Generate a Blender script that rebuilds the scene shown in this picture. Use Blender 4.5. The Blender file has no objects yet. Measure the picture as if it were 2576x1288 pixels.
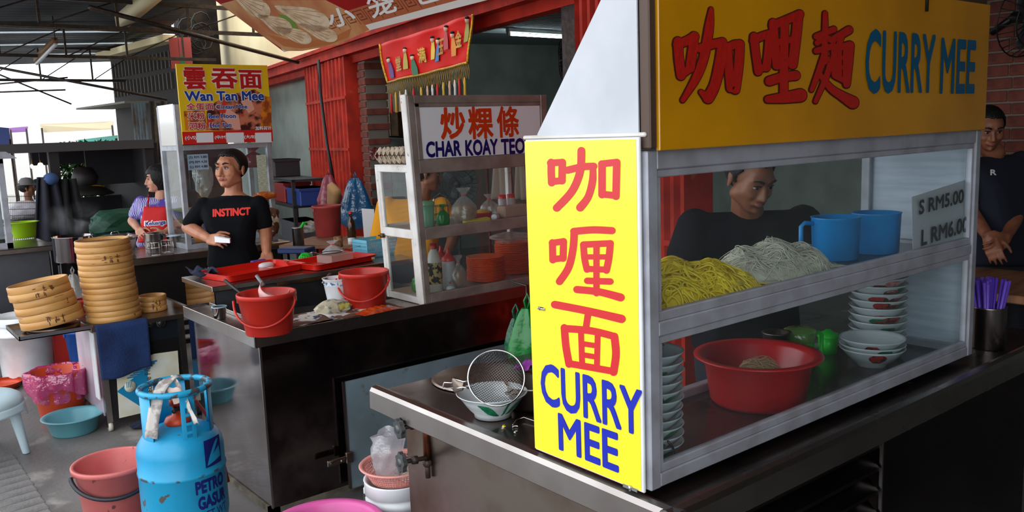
import bpy, bmesh, math, random
from mathutils import Vector, Matrix
import mathutils
random.seed(7)
SC = bpy.context.scene
COL = SC.collection

# ------------------------------------------------------------------ camera
FPX = 2146.595
CAM_H = 1.70
_R = Vector((0.77717, -0.62806, -0.03663))          # image right in the world
_D = Vector((-0.11963, -0.09034, -0.98870))         # image down
_R.normalize()
_D = (_D - _R * _D.dot(_R)).normalized()
_F = _R.cross(_D).normalized()                      # viewing direction
cam = bpy.data.cameras.new('camera')
cam.sensor_fit = 'HORIZONTAL'
cam.sensor_width = 36.0
cam.lens = 36.0 * FPX / 2576.0
cam.clip_start = 0.05
cam.clip_end = 200
camo = bpy.data.objects.new('camera', cam)
COL.objects.link(camo)
m = Matrix.Identity(4)
for i in range(3):
    m[i][0], m[i][1], m[i][2] = _R[i], -_D[i], -_F[i]
m[0][3], m[1][3], m[2][3] = 0, 0, CAM_H
camo.matrix_world = m
SC.camera = camo

# ------------------------------------------------------------------ sky and exposure
w = bpy.data.worlds.new('overcast_sky')
SC.world = w
w.use_nodes = True
wb = w.node_tree.nodes['Background']
wb.inputs[0].default_value = (0.90, 0.95, 1.0, 1)
wb.inputs[1].default_value = 1.9
SC.view_settings.view_transform = 'Standard'
SC.view_settings.look = 'None'
SC.view_settings.exposure = 0.5
SC.view_settings.gamma = 1.0
SC.view_settings.use_curve_mapping = False

# ------------------------------------------------------------------ measuring helpers
CAMP = Vector((0, 0, CAM_H))
FZ = -.12        # street level
def ray(px, py):
    return _R * (px - 1288) + _D * (py - 644) + _F * FPX
def at_z(px, py, z):
    d = ray(px, py); return CAMP + d * ((z - CAM_H) / d.z)
def at_x(px, py, x):
    d = ray(px, py); return CAMP + d * (x / d.x)
def at_y(px, py, y):
    d = ray(px, py); return CAMP + d * (y / d.y)
def at_d(px, py, D):
    return CAMP + ray(px, py) * (D / FPX)
def at_pl(px, py, p, n):
    d = ray(px, py); return CAMP + d * ((p - CAMP).dot(n) / d.dot(n))

# ------------------------------------------------------------------ materials
def lin(h):
    if isinstance(h, str):
        h = h.lstrip('#')
        c = [int(h[i:i+2], 16) / 255 for i in (0, 2, 4)]
    else:
        c = [v / 255 for v in h]
    return tuple(((v / 12.92) if v <= .04045 else ((v + .055) / 1.055) ** 2.4) for v in c) + (1,)
MATS = {}
def M(name, col, rough=.5, metal=0, col2=None, nscale=8, ndet=4, lo=.4, hi=.65, bump=0, bscale=60, stretch=None,
      emit=0, trans=0, coat=0, spec=.5, sub=0, col3=None, n3=40, lo3=.58, hi3=.62, rough2=None, alpha=1):
    if name in MATS: return MATS[name]
    m = bpy.data.materials.new(name); MATS[name] = m
    m.use_nodes = True
    nt = m.node_tree; N = nt.nodes; L = nt.links
    b = N['Principled BSDF']
    b.inputs['Base Color'].default_value = lin(col)
    b.inputs['Roughness'].default_value = rough
    b.inputs['Metallic'].default_value = metal
    b.inputs['Specular IOR Level'].default_value = spec
    b.inputs['Coat Weight'].default_value = coat
    b.inputs['Coat Roughness'].default_value = .08
    b.inputs['Alpha'].default_value = alpha
    if trans: b.inputs['Transmission Weight'].default_value = trans
    if sub:
        b.inputs['Subsurface Weight'].default_value = sub
        b.inputs['Subsurface Radius'].default_value = (.012, .005, .003)
    if emit:
        b.inputs['Emission Color'].default_value = lin(col)
        b.inputs['Emission Strength'].default_value = emit
    tc = None
    if col2 or bump or col3:
        tc = N.new('ShaderNodeTexCoord').outputs['Object']
        if stretch:
            mp = N.new('ShaderNodeMapping'); mp.inputs['Scale'].default_value = stretch
            L.new(tc, mp.inputs[0]); tc = mp.outputs[0]
    src = None
    if col2:
        n = N.new('ShaderNodeTexNoise'); n.inputs['Scale'].default_value = nscale; n.inputs['Detail'].default_value = ndet
        L.new(tc, n.inputs['Vector'])
        r = N.new('ShaderNodeMapRange'); r.inputs['From Min'].default_value = lo; r.inputs['From Max'].default_value = hi
        L.new(n.outputs['Fac'], r.inputs['Value'])
        mx = N.new('ShaderNodeMix'); mx.data_type = 'RGBA'
        mx.inputs['A'].default_value = lin(col); mx.inputs['B'].default_value = lin(col2)
        L.new(r.outputs[0], mx.inputs['Factor'])
        src = mx.outputs['Result']
        if rough2 is not None:
            rr = N.new('ShaderNodeMapRange'); rr.inputs['To Min'].default_value = rough; rr.inputs['To Max'].default_value = rough2
            L.new(r.outputs[0], rr.inputs['Value']); L.new(rr.outputs[0], b.inputs['Roughness'])
    if col3:
        n = N.new('ShaderNodeTexNoise'); n.inputs['Scale'].default_value = n3; n.inputs['Detail'].default_value = 6
        L.new(tc, n.inputs['Vector'])
        r = N.new('ShaderNodeMapRange'); r.inputs['From Min'].default_value = lo3; r.inputs['From Max'].default_value = hi3
        L.new(n.outputs['Fac'], r.inputs['Value'])
        mx = N.new('ShaderNodeMix'); mx.data_type = 'RGBA'
        mx.inputs['A'].default_value = lin(col); mx.inputs['B'].default_value = lin(col3)
        if src: L.new(src, mx.inputs['A'])
        L.new(r.outputs[0], mx.inputs['Factor'])
        src = mx.outputs['Result']
    if src: L.new(src, b.inputs['Base Color'])
    if bump:
        n = N.new('ShaderNodeTexNoise'); n.inputs['Scale'].default_value = bscale; n.inputs['Detail'].default_value = 3
        L.new(tc, n.inputs['Vector'])
        bp = N.new('ShaderNodeBump'); bp.inputs['Strength'].default_value = bump; bp.inputs['Distance'].default_value = .01
        L.new(n.outputs['Fac'], bp.inputs['Height']); L.new(bp.outputs[0], b.inputs['Normal'])
    return m
def schlick(N, L, normal=None):
    lw = N.new('ShaderNodeLayerWeight'); lw.inputs['Blend'].default_value = .5
    if normal is not None: L.new(normal, lw.inputs['Normal'])
    p = N.new('ShaderNodeMath'); p.operation = 'POWER'; p.inputs[1].default_value = 5
    L.new(lw.outputs['Facing'], p.inputs[0])
    a = N.new('ShaderNodeMath'); a.operation = 'MULTIPLY_ADD'; a.inputs[1].default_value = .9; a.inputs[2].default_value = .04
    L.new(p.outputs[0], a.inputs[0])
    return a
def glassmat(name, tint=(245, 250, 250), haze=.03, refl=1.0, hazecol=(190, 195, 200)):
    """thin pane: clear, fresnel reflection, a veil of dirt"""
    if name in MATS: return MATS[name]
    m = bpy.data.materials.new(name); MATS[name] = m
    m.use_nodes = True; nt = m.node_tree; N = nt.nodes; L = nt.links
    N.remove(N['Principled BSDF'])
    t = N.new('ShaderNodeBsdfTransparent'); t.inputs[0].default_value = lin(tint)
    g = N.new('ShaderNodeBsdfGlossy'); g.inputs['Roughness'].default_value = .03
    g.inputs[0].default_value = (refl, refl, refl, 1)
    d = N.new('ShaderNodeBsdfDiffuse'); d.inputs[0].default_value = lin(hazecol)
    fr = schlick(N, L)
    n = N.new('ShaderNodeTexNoise'); n.inputs['Scale'].default_value = 5; n.inputs['Detail'].default_value = 5
    tc = N.new('ShaderNodeTexCoord'); L.new(tc.outputs['Object'], n.inputs['Vector'])
    r = N.new('ShaderNodeMapRange'); r.inputs['From Min'].default_value = .3; r.inputs['From Max'].default_value = .75
    r.inputs['To Min'].default_value = haze * .5; r.inputs['To Max'].default_value = haze * 1.6
    L.new(n.outputs['Fac'], r.inputs['Value'])
    m1 = N.new('ShaderNodeMixShader'); L.new(r.outputs[0], m1.inputs[0]); L.new(t.outputs[0], m1.inputs[1]); L.new(d.outputs[0], m1.inputs[2])
    m2 = N.new('ShaderNodeMixShader'); L.new(fr.outputs[0], m2.inputs[0]); L.new(m1.outputs[0], m2.inputs[1]); L.new(g.outputs[0], m2.inputs[2])
    L.new(m2.outputs[0], N['Material Output'].inputs[0])
    return m
def filmmat(name, col, opac=.35, rough=.12, gloss=.25, bump=.6, bscale=25):
    """thin plastic bag film: partly clear, partly coloured, glossy creases"""
    if name in MATS: return MATS[name]
    m = bpy.data.materials.new(name); MATS[name] = m
    m.use_nodes = True; nt = m.node_tree; N = nt.nodes; L = nt.links
    N.remove(N['Principled BSDF'])
    t = N.new('ShaderNodeBsdfTransparent'); t.inputs[0].default_value = tuple(.35 * v + .65 for v in lin(col)[:3]) + (1,)
    d = N.new('ShaderNodeBsdfDiffuse'); d.inputs[0].default_value = lin(col)
    tl = N.new('ShaderNodeBsdfTranslucent'); tl.inputs[0].default_value = lin(col)
    g = N.new('ShaderNodeBsdfGlossy'); g.inputs['Roughness'].default_value = rough
    n = N.new('ShaderNodeTexNoise'); n.inputs['Scale'].default_value = bscale; n.inputs['Detail'].default_value = 3
    tc = N.new('ShaderNodeTexCoord'); L.new(tc.outputs['Object'], n.inputs['Vector'])
    bp = N.new('ShaderNodeBump'); bp.inputs['Strength'].default_value = bump; bp.inputs['Distance'].default_value = .02
    L.new(n.outputs['Fac'], bp.inputs['Height'])
    for s in (d, tl, g): L.new(bp.outputs[0], s.inputs['Normal'])
    a = N.new('ShaderNodeMixShader'); a.inputs[0].default_value = .4; L.new(d.outputs[0], a.inputs[1]); L.new(tl.outputs[0], a.inputs[2])
    b = N.new('ShaderNodeMixShader'); b.inputs[0].default_value = opac; L.new(t.outputs[0], b.inputs[1]); L.new(a.outputs[0], b.inputs[2])
    fr = schlick(N, L, bp.outputs[0])
    mu = N.new('ShaderNodeMath'); mu.operation = 'MULTIPLY_ADD'; mu.inputs[1].default_value = .55; mu.inputs[2].default_value = gloss * .3
    L.new(fr.outputs[0], mu.inputs[0])
    c = N.new('ShaderNodeMixShader'); L.new(mu.outputs[0], c.inputs[0]); L.new(b.outputs[0], c.inputs[1]); L.new(g.outputs[0], c.inputs[2])
    L.new(c.outputs[0], N['Material Output'].inputs[0])
    return m

STEEL = M('stainless', (178, 172, 168), rough=.24, metal=1, col2=(150, 142, 138), nscale=2.5, bump=.012, bscale=60, rough2=.32)
STEELD = M('stainless_stained', (150, 138, 128), rough=.3, metal=1, col2=(112, 92, 78), nscale=4, bump=.06, bscale=30, rough2=.45)
STEELM = M('stainless_mirror', (165, 158, 160), rough=.05, metal=1, col2=(140, 130, 130), nscale=3, bump=.012, bscale=5, rough2=.10)
ALU = M('aluminium_frame', (176, 178, 188), rough=.42, metal=.3, col2=(156, 156, 162), nscale=12, bump=.04, bscale=90)
CHROME = M('chrome', (205, 205, 205), rough=.12, metal=1)
DARKM = M('dark_iron', (52, 48, 46), rough=.5, metal=.6, col2=(78, 62, 52), nscale=20)
BLACK = M('black_plastic', (22, 22, 24), rough=.4)
WHITEP = M('white_plastic', (232, 234, 238), rough=.35, col2=(214, 214, 214), nscale=6)
WHITEM = M('white_painted_metal', (226, 222, 218), rough=.4, col2=(205, 198, 190), nscale=7, col3=(120, 96, 76), n3=24, lo3=.68, hi3=.72)
PAPER = M('white_paper', (228, 228, 230), rough=.7)
GLASS = glassmat('glass_pane')
REDP = M('red_bucket_plastic', (196, 46, 34), rough=.32, col2=(180, 38, 28), nscale=4, spec=.4)

# ------------------------------------------------------------------ mesh builder
class MB:
    def __init__(s): s.bm = bmesh.new(); s.mats = []; s.cur = 0
    def mat(s, m):
        if m not in s.mats: s.mats.append(m)
        s.cur = s.mats.index(m); return s
    def _t(s, vs, T):
        if T is not None: bmesh.ops.transform(s.bm, matrix=T, verts=vs)
    def _f(s, f0, smooth):
        s.bm.faces.ensure_lookup_table()
        for f in s.bm.faces[f0:]:
            f.material_index = s.cur; f.smooth = smooth
    def box(s, a, b, T=None, bev=0, seg=1):
        f0 = len(s.bm.faces)
        a, b = Vector(a), Vector(b)
        r = bmesh.ops.create_cube(s.bm, size=1)
        vs = r['verts']
        for v in vs: v.co = Vector(((a[i] + b[i]) / 2 + v.co[i] * (b[i] - a[i]) for i in range(3)))
        if bev:
            es = list({e for v in vs for e in v.link_edges})
            bmesh.ops.bevel(s.bm, geom=es, offset=bev, segments=seg, profile=.5, affect='EDGES')
            s.bm.faces.ensure_lookup_table()
            vs = list({v for f in s.bm.faces[f0:] for v in f.verts})
        s._t(vs, T); s._f(f0, bev > 0 and seg > 1)
        return s
    def poly(s, pts, T=None, smooth=False):
        f0 = len(s.bm.faces)
        vs = [s.bm.verts.new(p) for p in pts]; s.bm.faces.new(vs); s._t(vs, T); s._f(f0, smooth); return s
    def prism(s, pts, vec, T=None):
        """closed outline pts extruded by vec"""
        f0 = len(s.bm.faces); vec = Vector(vec)
        a = [s.bm.verts.new(Vector(p)) for p in pts]; b = [s.bm.verts.new(Vector(p) + vec) for p in pts]
        n = len(pts)
        s.bm.faces.new(a[::-1]); s.bm.faces.new(b)
        for i in range(n): s.bm.faces.new((a[i], a[(i + 1) % n], b[(i + 1) % n], b[i]))
        s._t(a + b, T); s._f(f0, False); return s
    def lathe(s, prof, seg=32, T=None, smooth=True, arc=None, squash=None):
        f0 = len(s.bm.faces); rings = []; allv = []
        full = arc is None
        for r, z in prof:
            if r < 1e-6:
                v = s.bm.verts.new((0, 0, z)); rings.append([v]); allv.append(v)
            else:
                ring = []
                cnt = seg if full else seg + 1
                for i in range(cnt):
                    a = (2 * math.pi * i / seg) if full else arc[0] + (arc[1] - arc[0]) * i / seg
                    ring.append(s.bm.verts.new((r * math.cos(a), r * math.sin(a) * (squash or 1), z)))
                rings.append(ring); allv += ring
        for A, B in zip(rings, rings[1:]):
            if len(A) == 1 and len(B) == 1: continue
            n = seg
            for i in range(n):
                j = (i + 1) % len(A) if len(A) > 1 else 0
                k = (i + 1) % len(B) if len(B) > 1 else 0
                try:
                    if len(A) == 1: s.bm.faces.new((A[0], B[k], B[i]))
                    elif len(B) == 1: s.bm.faces.new((A[i], A[j], B[0]))
                    else: s.bm.faces.new((A[i], A[j], B[k], B[i]))
                except ValueError: pass
        s._t(allv, T); s._f(f0, smooth); return s
    def tube(s, pts, r, seg=8, closed=False, T=None, taper=None, cap=True):
        f0 = len(s.bm.faces)
        pts = [Vector(p) for p in pts]; n = len(pts); rings = []; allv = []
        prev = None
        for i, p in enumerate(pts):
            if closed: t = (pts[(i + 1) % n] - pts[i - 1])
            else: t = pts[min(i + 1, n - 1)] - pts[max(i - 1, 0)]
            t.normalize()
            if prev is None:
                u = t.orthogonal().normalized()
            else:
                u = (prev - t * prev.dot(t))
                u = u.normalized() if u.length > 1e-6 else t.orthogonal().normalized()
            prev = u; v = t.cross(u)
            rr = r * (taper[i] if taper else 1)
            ring = [s.bm.verts.new(p + (u * math.cos(2 * math.pi * k / seg) + v * math.sin(2 * math.pi * k / seg)) * rr) for k in range(seg)]
            rings.append(ring); allv += ring
        m = n if closed else n - 1
        for i in range(m):
            A, B = rings[i], rings[(i + 1) % n]
            for k in range(seg):
                s.bm.faces.new((A[k], A[(k + 1) % seg], B[(k + 1) % seg], B[k]))
        if not closed and cap:
            s.bm.faces.new(rings[0][::-1]); s.bm.faces.new(rings[-1])
        s._t(allv, T); s._f(f0, True); return s
    def ball(s, c, r, T=None, sub=2):
        f0 = len(s.bm.faces)
        rr = r if hasattr(r, '__len__') else (r, r, r)
        mm = Matrix.Translation(c) @ Matrix.Diagonal((*rr, 1))
        if T is not None: mm = T @ mm
        bmesh.ops.create_icosphere(s.bm, subdivisions=sub, radius=1, matrix=mm); s._f(f0, True); return s
    def grid(s, fn, nu, nv, T=None, smooth=True, closeu=False):
        f0 = len(s.bm.faces)
        V = [[s.bm.verts.new(fn(i / (nu if closeu else nu), j / nv)) for j in range(nv + 1)] for i in range(nu + (0 if closeu else 1))]
        nn = len(V)
        for i in range(nu):
            for j in range(nv):
                s.bm.faces.new((V[i][j], V[(i + 1) % nn][j], V[(i + 1) % nn][j + 1], V[i][j + 1]))
        s._t([v for r in V for v in r], T); s._f(f0, smooth); return s
    def hull(s, balls, T=None, sub=2):
        """convex hull of ellipsoids [(centre, radius or (rx,ry,rz))]: a tapered limb"""
        f0 = len(s.bm.faces)
        tmp = bmesh.new()
        for c, r in balls:
            rr = r if hasattr(r, '__len__') else (r, r, r)
            bmesh.ops.create_icosphere(tmp, subdivisions=sub, radius=1, matrix=Matrix.Translation(c) @ Matrix.Diagonal((*rr, 1)))
        h = bmesh.ops.convex_hull(tmp, input=tmp.verts)
        bmesh.ops.delete(tmp, geom=list({v for v in h['geom_interior'] if isinstance(v, bmesh.types.BMVert)}), context='VERTS')
        me = bpy.data.meshes.new('tmp'); tmp.to_mesh(me); tmp.free()
        if T is not None: me.transform(T)
        s.bm.from_mesh(me); bpy.data.meshes.remove(me); s._f(f0, True); return s
    def mesh(s, name, recalc=True):
        if recalc: bmesh.ops.recalc_face_normals(s.bm, faces=s.bm.faces)
        me = bpy.data.meshes.new(name); s.bm.to_mesh(me); s.bm.free()
        for m in s.mats: me.materials.append(m)
        return me
    def build(s, name, mat=None, parent=None, loc=None, rotz=0, recalc=True, label=None):
        if mat is not None:
            s.mats = [mat] + [q for q in s.mats if q is not mat] if not s.mats else s.mats
        me = s.mesh(name, recalc)
        o = bpy.data.objects.new(name, me); COL.objects.link(o)
        if parent is not None: o.parent = parent
        if loc is not None: o.location = loc
        o.rotation_euler[2] = rotz
        if label: o['label'] = label
        return o
def tag(o, label, cat, group=None, kind=None):
    o['label'] = label; o['category'] = cat
    if group: o['group'] = group
    if kind: o['kind'] = kind
    return o
def thing(name, label, cat, loc=(0, 0, 0), rotz=0, group=None, rot=None):
    o = bpy.data.objects.new(name, None); COL.objects.link(o)
    o.empty_display_size = .05
    o.location = loc
    if rot: o.rotation_euler = rot
    else: o.rotation_euler = (0, 0, rotz)
    return tag(o, label, cat, group)
def struct(o):
    o['kind'] = 'structure'; return o
def part(name, mesh, parent, loc=(0, 0, 0), rot=(0, 0, 0), label=None):
    o = bpy.data.objects.new(name, mesh); COL.objects.link(o); o.parent = parent
    o.location = loc; o.rotation_euler = rot
    if label: o['label'] = label
    return o
def copy_tree(o, parent=None):
    c = o.copy(); COL.objects.link(c); c.parent = parent
    for ch in [q for q in bpy.data.objects if q.parent is o]: copy_tree(ch, c)
    return c
def Tr(loc=(0, 0, 0), rx=0, ry=0, rz=0, sc=None):
    t = Matrix.Translation(loc) @ Matrix.Rotation(rz, 4, 'Z') @ Matrix.Rotation(ry, 4, 'Y') @ Matrix.Rotation(rx, 4, 'X')
    if sc: t = t @ Matrix.Diagonal((*(sc if hasattr(sc, '__len__') else (sc,) * 3), 1))
    return t

def text_mesh(body, space=1., shear=0., align='CENTER'):
    cu = bpy.data.curves.new('txt', 'FONT')
    cu.body = body; cu.size = 1; cu.space_character = space; cu.shear = shear
    cu.resolution_u = 3; cu.align_x = align
    o = bpy.data.objects.new('txt', cu); COL.objects.link(o)
    bpy.context.view_layer.update()
    dg = bpy.context.evaluated_depsgraph_get()
    me = bpy.data.meshes.new_from_object(o.evaluated_get(dg))
    bpy.data.objects.remove(o); bpy.data.curves.remove(cu)
    return me
def text_on(parent, body, mat, o, u, v, w, h, bold=0., off=.0006, name='lettering', shear=0., warp=None, label=None, space=1.):
    """letters fitted to the w x h box whose lower-left corner is o, along unit vectors u (reading) and v (up); bold thickens every stroke"""
    me = text_mesh(body, space, shear)
    xs = [q.co.x for q in me.vertices]; ys = [q.co.y for q in me.vertices]
    x0, x1, y0, y1 = min(xs), max(xs), min(ys), max(ys)
    em = h / (y1 - y0); r = bold * em; rx = bold * min(em * 1.2, w / (x1 - x0))
    u = Vector(u).normalized(); v = Vector(v).normalized(); n = u.cross(v).normalized(); o = Vector(o)
    vs = []; fs = []
    shifts = [(0, 0)] if not bold else [(math.cos(k * math.pi / 5) * rx, math.sin(k * math.pi / 5) * r) for k in range(10)]
    for k, (dx, dy) in enumerate(shifts):
        base = len(vs)
        for q in me.vertices:
            a = rx + (q.co.x - x0) / (x1 - x0) * (w - 2 * rx) + dx; b = r + (q.co.y - y0) / (y1 - y0) * (h - 2 * r) + dy
            vs.append(warp(a, b, k * .00008) if warp else o + u * a + v * b + n * (off + k * .00008))
        fs += [[base + i for i in p.vertices] for p in me.polygons]
    bpy.data.meshes.remove(me)
    me = bpy.data.meshes.new('lettering'); me.from_pydata([tuple(q) for q in vs], [], fs)
    me.materials.append(mat)
    ob = bpy.data.objects.new(name, me); COL.objects.link(ob); ob.parent = parent
    if label: ob['label'] = label
    return ob
def brush(parent, strokes, at, n, mat, off, grow=0., name='lettering', step=0.):
    """a written character: strokes [[(x, y, width), ...]] in sign units, at(x, y) gives the point on the board, n its normal"""
    q = MB()
    for si, st in enumerate(strokes):
        pts = []
        m = len(st)
        for i in range(m - 1):
            p0, p1, p2, p3 = st[max(i - 1, 0)], st[i], st[i + 1], st[min(i + 2, m - 1)]
            for k in range(6):
                t = k / 6
                pts.append(tuple(.5 * ((2 * b) + (c - a) * t + (2 * a - 5 * b + 4 * c - d) * t * t + (3 * b - a - 3 * c + d) * t ** 3) for a, b, c, d in zip(p0, p1, p2, p3)))
        pts.append(st[-1])
        L_, R_ = [], []
        for i, (x, y, w_) in enumerate(pts):
            ax, ay, _ = pts[max(i - 1, 0)]; bx, by, _ = pts[min(i + 1, len(pts) - 1)]
            l = math.hypot(bx - ax, by - ay) or 1; nx, ny = -(by - ay) / l, (bx - ax) / l; h = w_ / 2 + grow
            L_.append((x + nx * h, y + ny * h)); R_.append((x - nx * h, y - ny * h))
        d = n * (off + step * si)
        for i in range(len(pts) - 1):
            q.poly([at(*p) + d for p in (L_[i], R_[i], R_[i + 1], L_[i + 1])])
        for (x, y, w_) in (pts[0], pts[-1]):
            q.poly([at(x + (w_ / 2 + grow) * math.cos(a), y + (w_ / 2 + grow) * math.sin(a)) + d * 1.02 for a in [k * math.pi / 7 for k in range(14)]])
    return q.build(name, mat, parent, recalc=False)
def solidify_mesh(o, t):
    md = o.modifiers.new('thickness', 'SOLIDIFY'); md.thickness = t; md.offset = 0
    return o
# ================================================================== the setting
CONC = M('wet_concrete', (116, 112, 109), rough=.55, col2=(70, 67, 67), nscale=1.3, ndet=8, lo=.38, hi=.68, col3=(160, 154, 148), n3=5, lo3=.6, hi3=.75, bump=.25, bscale=30, rough2=.22)
PAVER = M('paver_grey', (122, 118, 116), rough=.6, col2=(96, 93, 92), nscale=6, bump=.3, bscale=60)
fl = MB(); fl.box((-14, -8, FZ - .12), (16, 40, FZ)); floor = struct(fl.build('floor', CONC))
# drain strip of pavers by the kerb, each block its own piece
bm = MB(); bm.box((-.1, -.0495, -.006), (.1, .0495, .004), bev=.003)
pm = bm.mesh('paver'); pm.materials.append(PAVER)
for i in range(5):
    for j in range(16):
        part('paver', pm, floor, (.60 - .205 * i, 4.15 + .103 * j, FZ), (0, 0, random.uniform(-.01, .01) + .09))

# --- shop house facade, runs away to the left at 80 degrees
FO = at_z(1190, 46, 2.55); FO.z = 0
FD = Vector((.172, .985, 0)).normalized()       # along the facade, away
FN = Vector((-FD.y, FD.x, 0))                   # out of the building, to the street
FANG = math.atan2(FD.y, FD.x)
def Fp(s, t, z): return FO + FD * s - FN * t + Vector((0, 0, z))    # t: into the building
FT = Matrix.Translation(FO) @ Matrix.Rotation(FANG, 4, 'Z')          # local x along FD, local y = FN
def fbox(mb, s0, s1, t0, t1, z0, z1, **k): mb.box((s0, -t1, z0), (s1, -t0, z1), T=FT, **k); return mb
CREAM = M('cream_wall', (244, 226, 180), rough=.75, col2=(228, 206, 158), nscale=1.2, ndet=6, bump=.1, bscale=20)
REDPAINT = M('red_painted_steel', (190, 52, 36), rough=.6, col2=(150, 42, 32), nscale=5, spec=.12, bump=.08, bscale=40, col3=(176, 92, 58), n3=9, lo3=.64, hi3=.74)
SHOPW = M('grey_green_wall', (158, 168, 158), rough=.8, col2=(138, 146, 138), nscale=2.2, ndet=5, bump=.05, bscale=15)
CEIL = M('shop_ceiling', (150, 158, 160), rough=.8)
BRICK = M('brick_red', (120, 58, 42), rough=.8, col2=(92, 42, 32), nscale=14, bump=.3, bscale=50)
MORTAR = M('mortar', (118, 108, 98), rough=.9)

wl = MB(); fbox(wl, -8, 10.9, 0, .22, 2.68, 4.6)
struct(wl.build('wall_shopfront', CREAM))
tr = MB(); fbox(tr, -8, 10.8, -.06, .2, 2.55, 2.68); fbox(tr, -8, 10.8, -.10, -.06, 2.65, 2.69)
fbox(tr, -8, 10.8, .04, .16, 2.47, 2.55)
struct(tr.build('trim_1', REDPAINT))
# far reveal and inside of the shop
wl = MB(); fbox(wl, 4.62, 10.9, 1.6, 1.75, FZ, 3.2); struct(wl.build('wall_side', SHOPW))
wl = MB(); fbox(wl, -8, 6.2, 5.2, 5.35, FZ, 3.4); struct(wl.build('wall_back', SHOPW))
wl = MB(); fbox(wl, 6.2, 6.35, 1.75, 5.35, FZ, 3.2); struct(wl.build('wall_far', SHOPW))
wl = MB(); fbox(wl, -8.2, -8, 0, 5.35, FZ, 3.4); struct(wl.build('wall_near', SHOPW))
wl = MB(); fbox(wl, -8, 6.3, .2, 5.3, 3.05, 3.12)
for i in range(90):
    fbox(wl, -6 + i * .12, -5.96 + i * .12, .25, 5.2, 3.035, 3.05)
struct(wl.build('ceiling', CEIL))
wl = MB(); fbox(wl, 4.62, 10.85, .3, .4, FZ, 2.6); struct(wl.build('wall_blind', SHOPW))
# brick pier with single bricks, beyond the first opening
pier = MB(); fbox(pier, 2.70, 2.90, .08, .3, FZ, 2.5); pier = struct(pier.build('wall_brick_pier', MORTAR))
bk = MB(); bk.box((-.105, -.125, -.032), (.105, .125, .032), bev=.004); bkm = bk.mesh('brick'); bkm.materials.append(BRICK)
for r in range(33):
    for c in range(1):
        p = Fp(2.80 + (.012 if r % 2 else -.012), .19, FZ + .04 + r * .078)
        o = part('brick', bkm, pier, p, (0, 0, FANG))
# red pillars: folded accordion shutters, ribbed steel
def shutter(name, s0, s1, t0, t1, z1, n, lab):
    t = thing(name, lab, 'shutter', Fp((s0 + s1) / 2, (t0 + t1) / 2, 0), FANG)
    w = (s1 - s0) / n
    mb = MB()
    prof = []
    for i in range(n):
        x = s0 - (s0 + s1) / 2 + i * w
        d = -(t0 - (t0 + t1) / 2)
        prof += [(x, d), (x + w * .35, d), (x + w * .5, d - .035), (x + w * .85, d - .035)]
    prof += [(prof[-1][0] + w * .15, prof[0][1])]
    e = -(t1 - (t0 + t1) / 2)
    prof += [(prof[-1][0], e), (prof[0][0], e)]
    mb.prism([(x, y, FZ + .01) for x, y in prof], (0, 0, z1 - FZ - .01))
    mb.build('folded_leaf', REDPAINT, t)
    for z in (.4, 1.05, 1.55, 2.1):
        b = MB(); b.box((-(s1 - s0) / 2 - .004, -e * 0 + prof[0][1] - .01, z), ((s1 - s0) / 2 + .004, prof[0][1] + .012, z + .03)); b.build('hinge_strap', REDPAINT, t)
    return t
shutter('folding_shutter', 3.72, 4.6, -.02, .18, 2.54, 7, 'red ribbed folding steel shutter behind the hanging pink bag')
shutter('folding_shutter', 2.98, 3.64, -.05, .25, 2.54, 5, 'red ribbed folding steel shutter behind the hanging blue bag')
shutter('folding_shutter', -2.45, -1.45, -.04, .16, 2.54, 12, 'red ribbed folding steel shutter above the white cart hood')
pl = MB(); fbox(pl, -1.42, -1.16, .05, .4, FZ, 2.6); pier2 = struct(pl.build('wall_dark_pier', M('dark_pier', (46, 34, 32), rough=.8, col2=(70, 58, 54), nscale=30)))
# fluorescent tube on the shop ceiling
ta, tb = at_z(1282, 86, 2.955), at_z(1442, 95, 2.955)
tube_c = (ta + tb) / 2; tL = (tb - ta).length / 2
ft = thing('fluorescent_lamp', 'lit white fluorescent tube on the dark shop ceiling', 'lamp', tube_c, math.atan2(tb.y - ta.y, tb.x - ta.x))
b = MB(); b.tube([(-tL, 0, 0), (tL, 0, 0)], .018, 10)
TUBE = M('tube_light', (225, 245, 250), emit=14)
b.build('tube', TUBE, ft)
b = MB(); b.box((-tL - .04, -.035, .03), (tL + .04, .035, .08), bev=.005); b.box((-tL - .04, -.02, -.02), (-tL, .02, .04)); b.box((tL, -.02, -.02), (tL + .04, .02, .04)); b.build('batten', WHITEM, ft)

# --- unseen wall added behind the viewer to keep sky light off the carts' fronts
DARKW = M('shade_wall_brown', (96, 84, 76), rough=.85, col2=(70, 60, 54), nscale=3)
wl = MB(); wl.box((-.5, -3.0, FZ), (12, -2.85, 4.6)); struct(wl.build('wall_rear_shade', DARKW))
# right hand shop behind the curry cart: brick pier and dim back wall
wl = MB(); wl.box((7.2, -2.9, FZ), (7.35, 3.1, 4.4)); struct(wl.build('wall_right', M('dim_grey_wall', (112, 116, 112), rough=.85, col2=(92, 94, 92), nscale=3)))
pier = MB(); pier.box((5.56, 2.00, FZ), (5.80, 2.30, 3.4)); pier = struct(pier.build('wall_brick_column', MORTAR))
bk = MB(); bk.box((-.125, -.072, -.032), (.125, .072, .032), bev=.004); bkm = bk.mesh('brick'); bkm.materials.append(BRICK)
for r in range(46):
    for c in range(2):
        part('brick', bkm, pier, (5.675, 2.075 + c * .15 + (.012 if r % 2 else -.012), FZ + .04 + r * .075))
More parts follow.
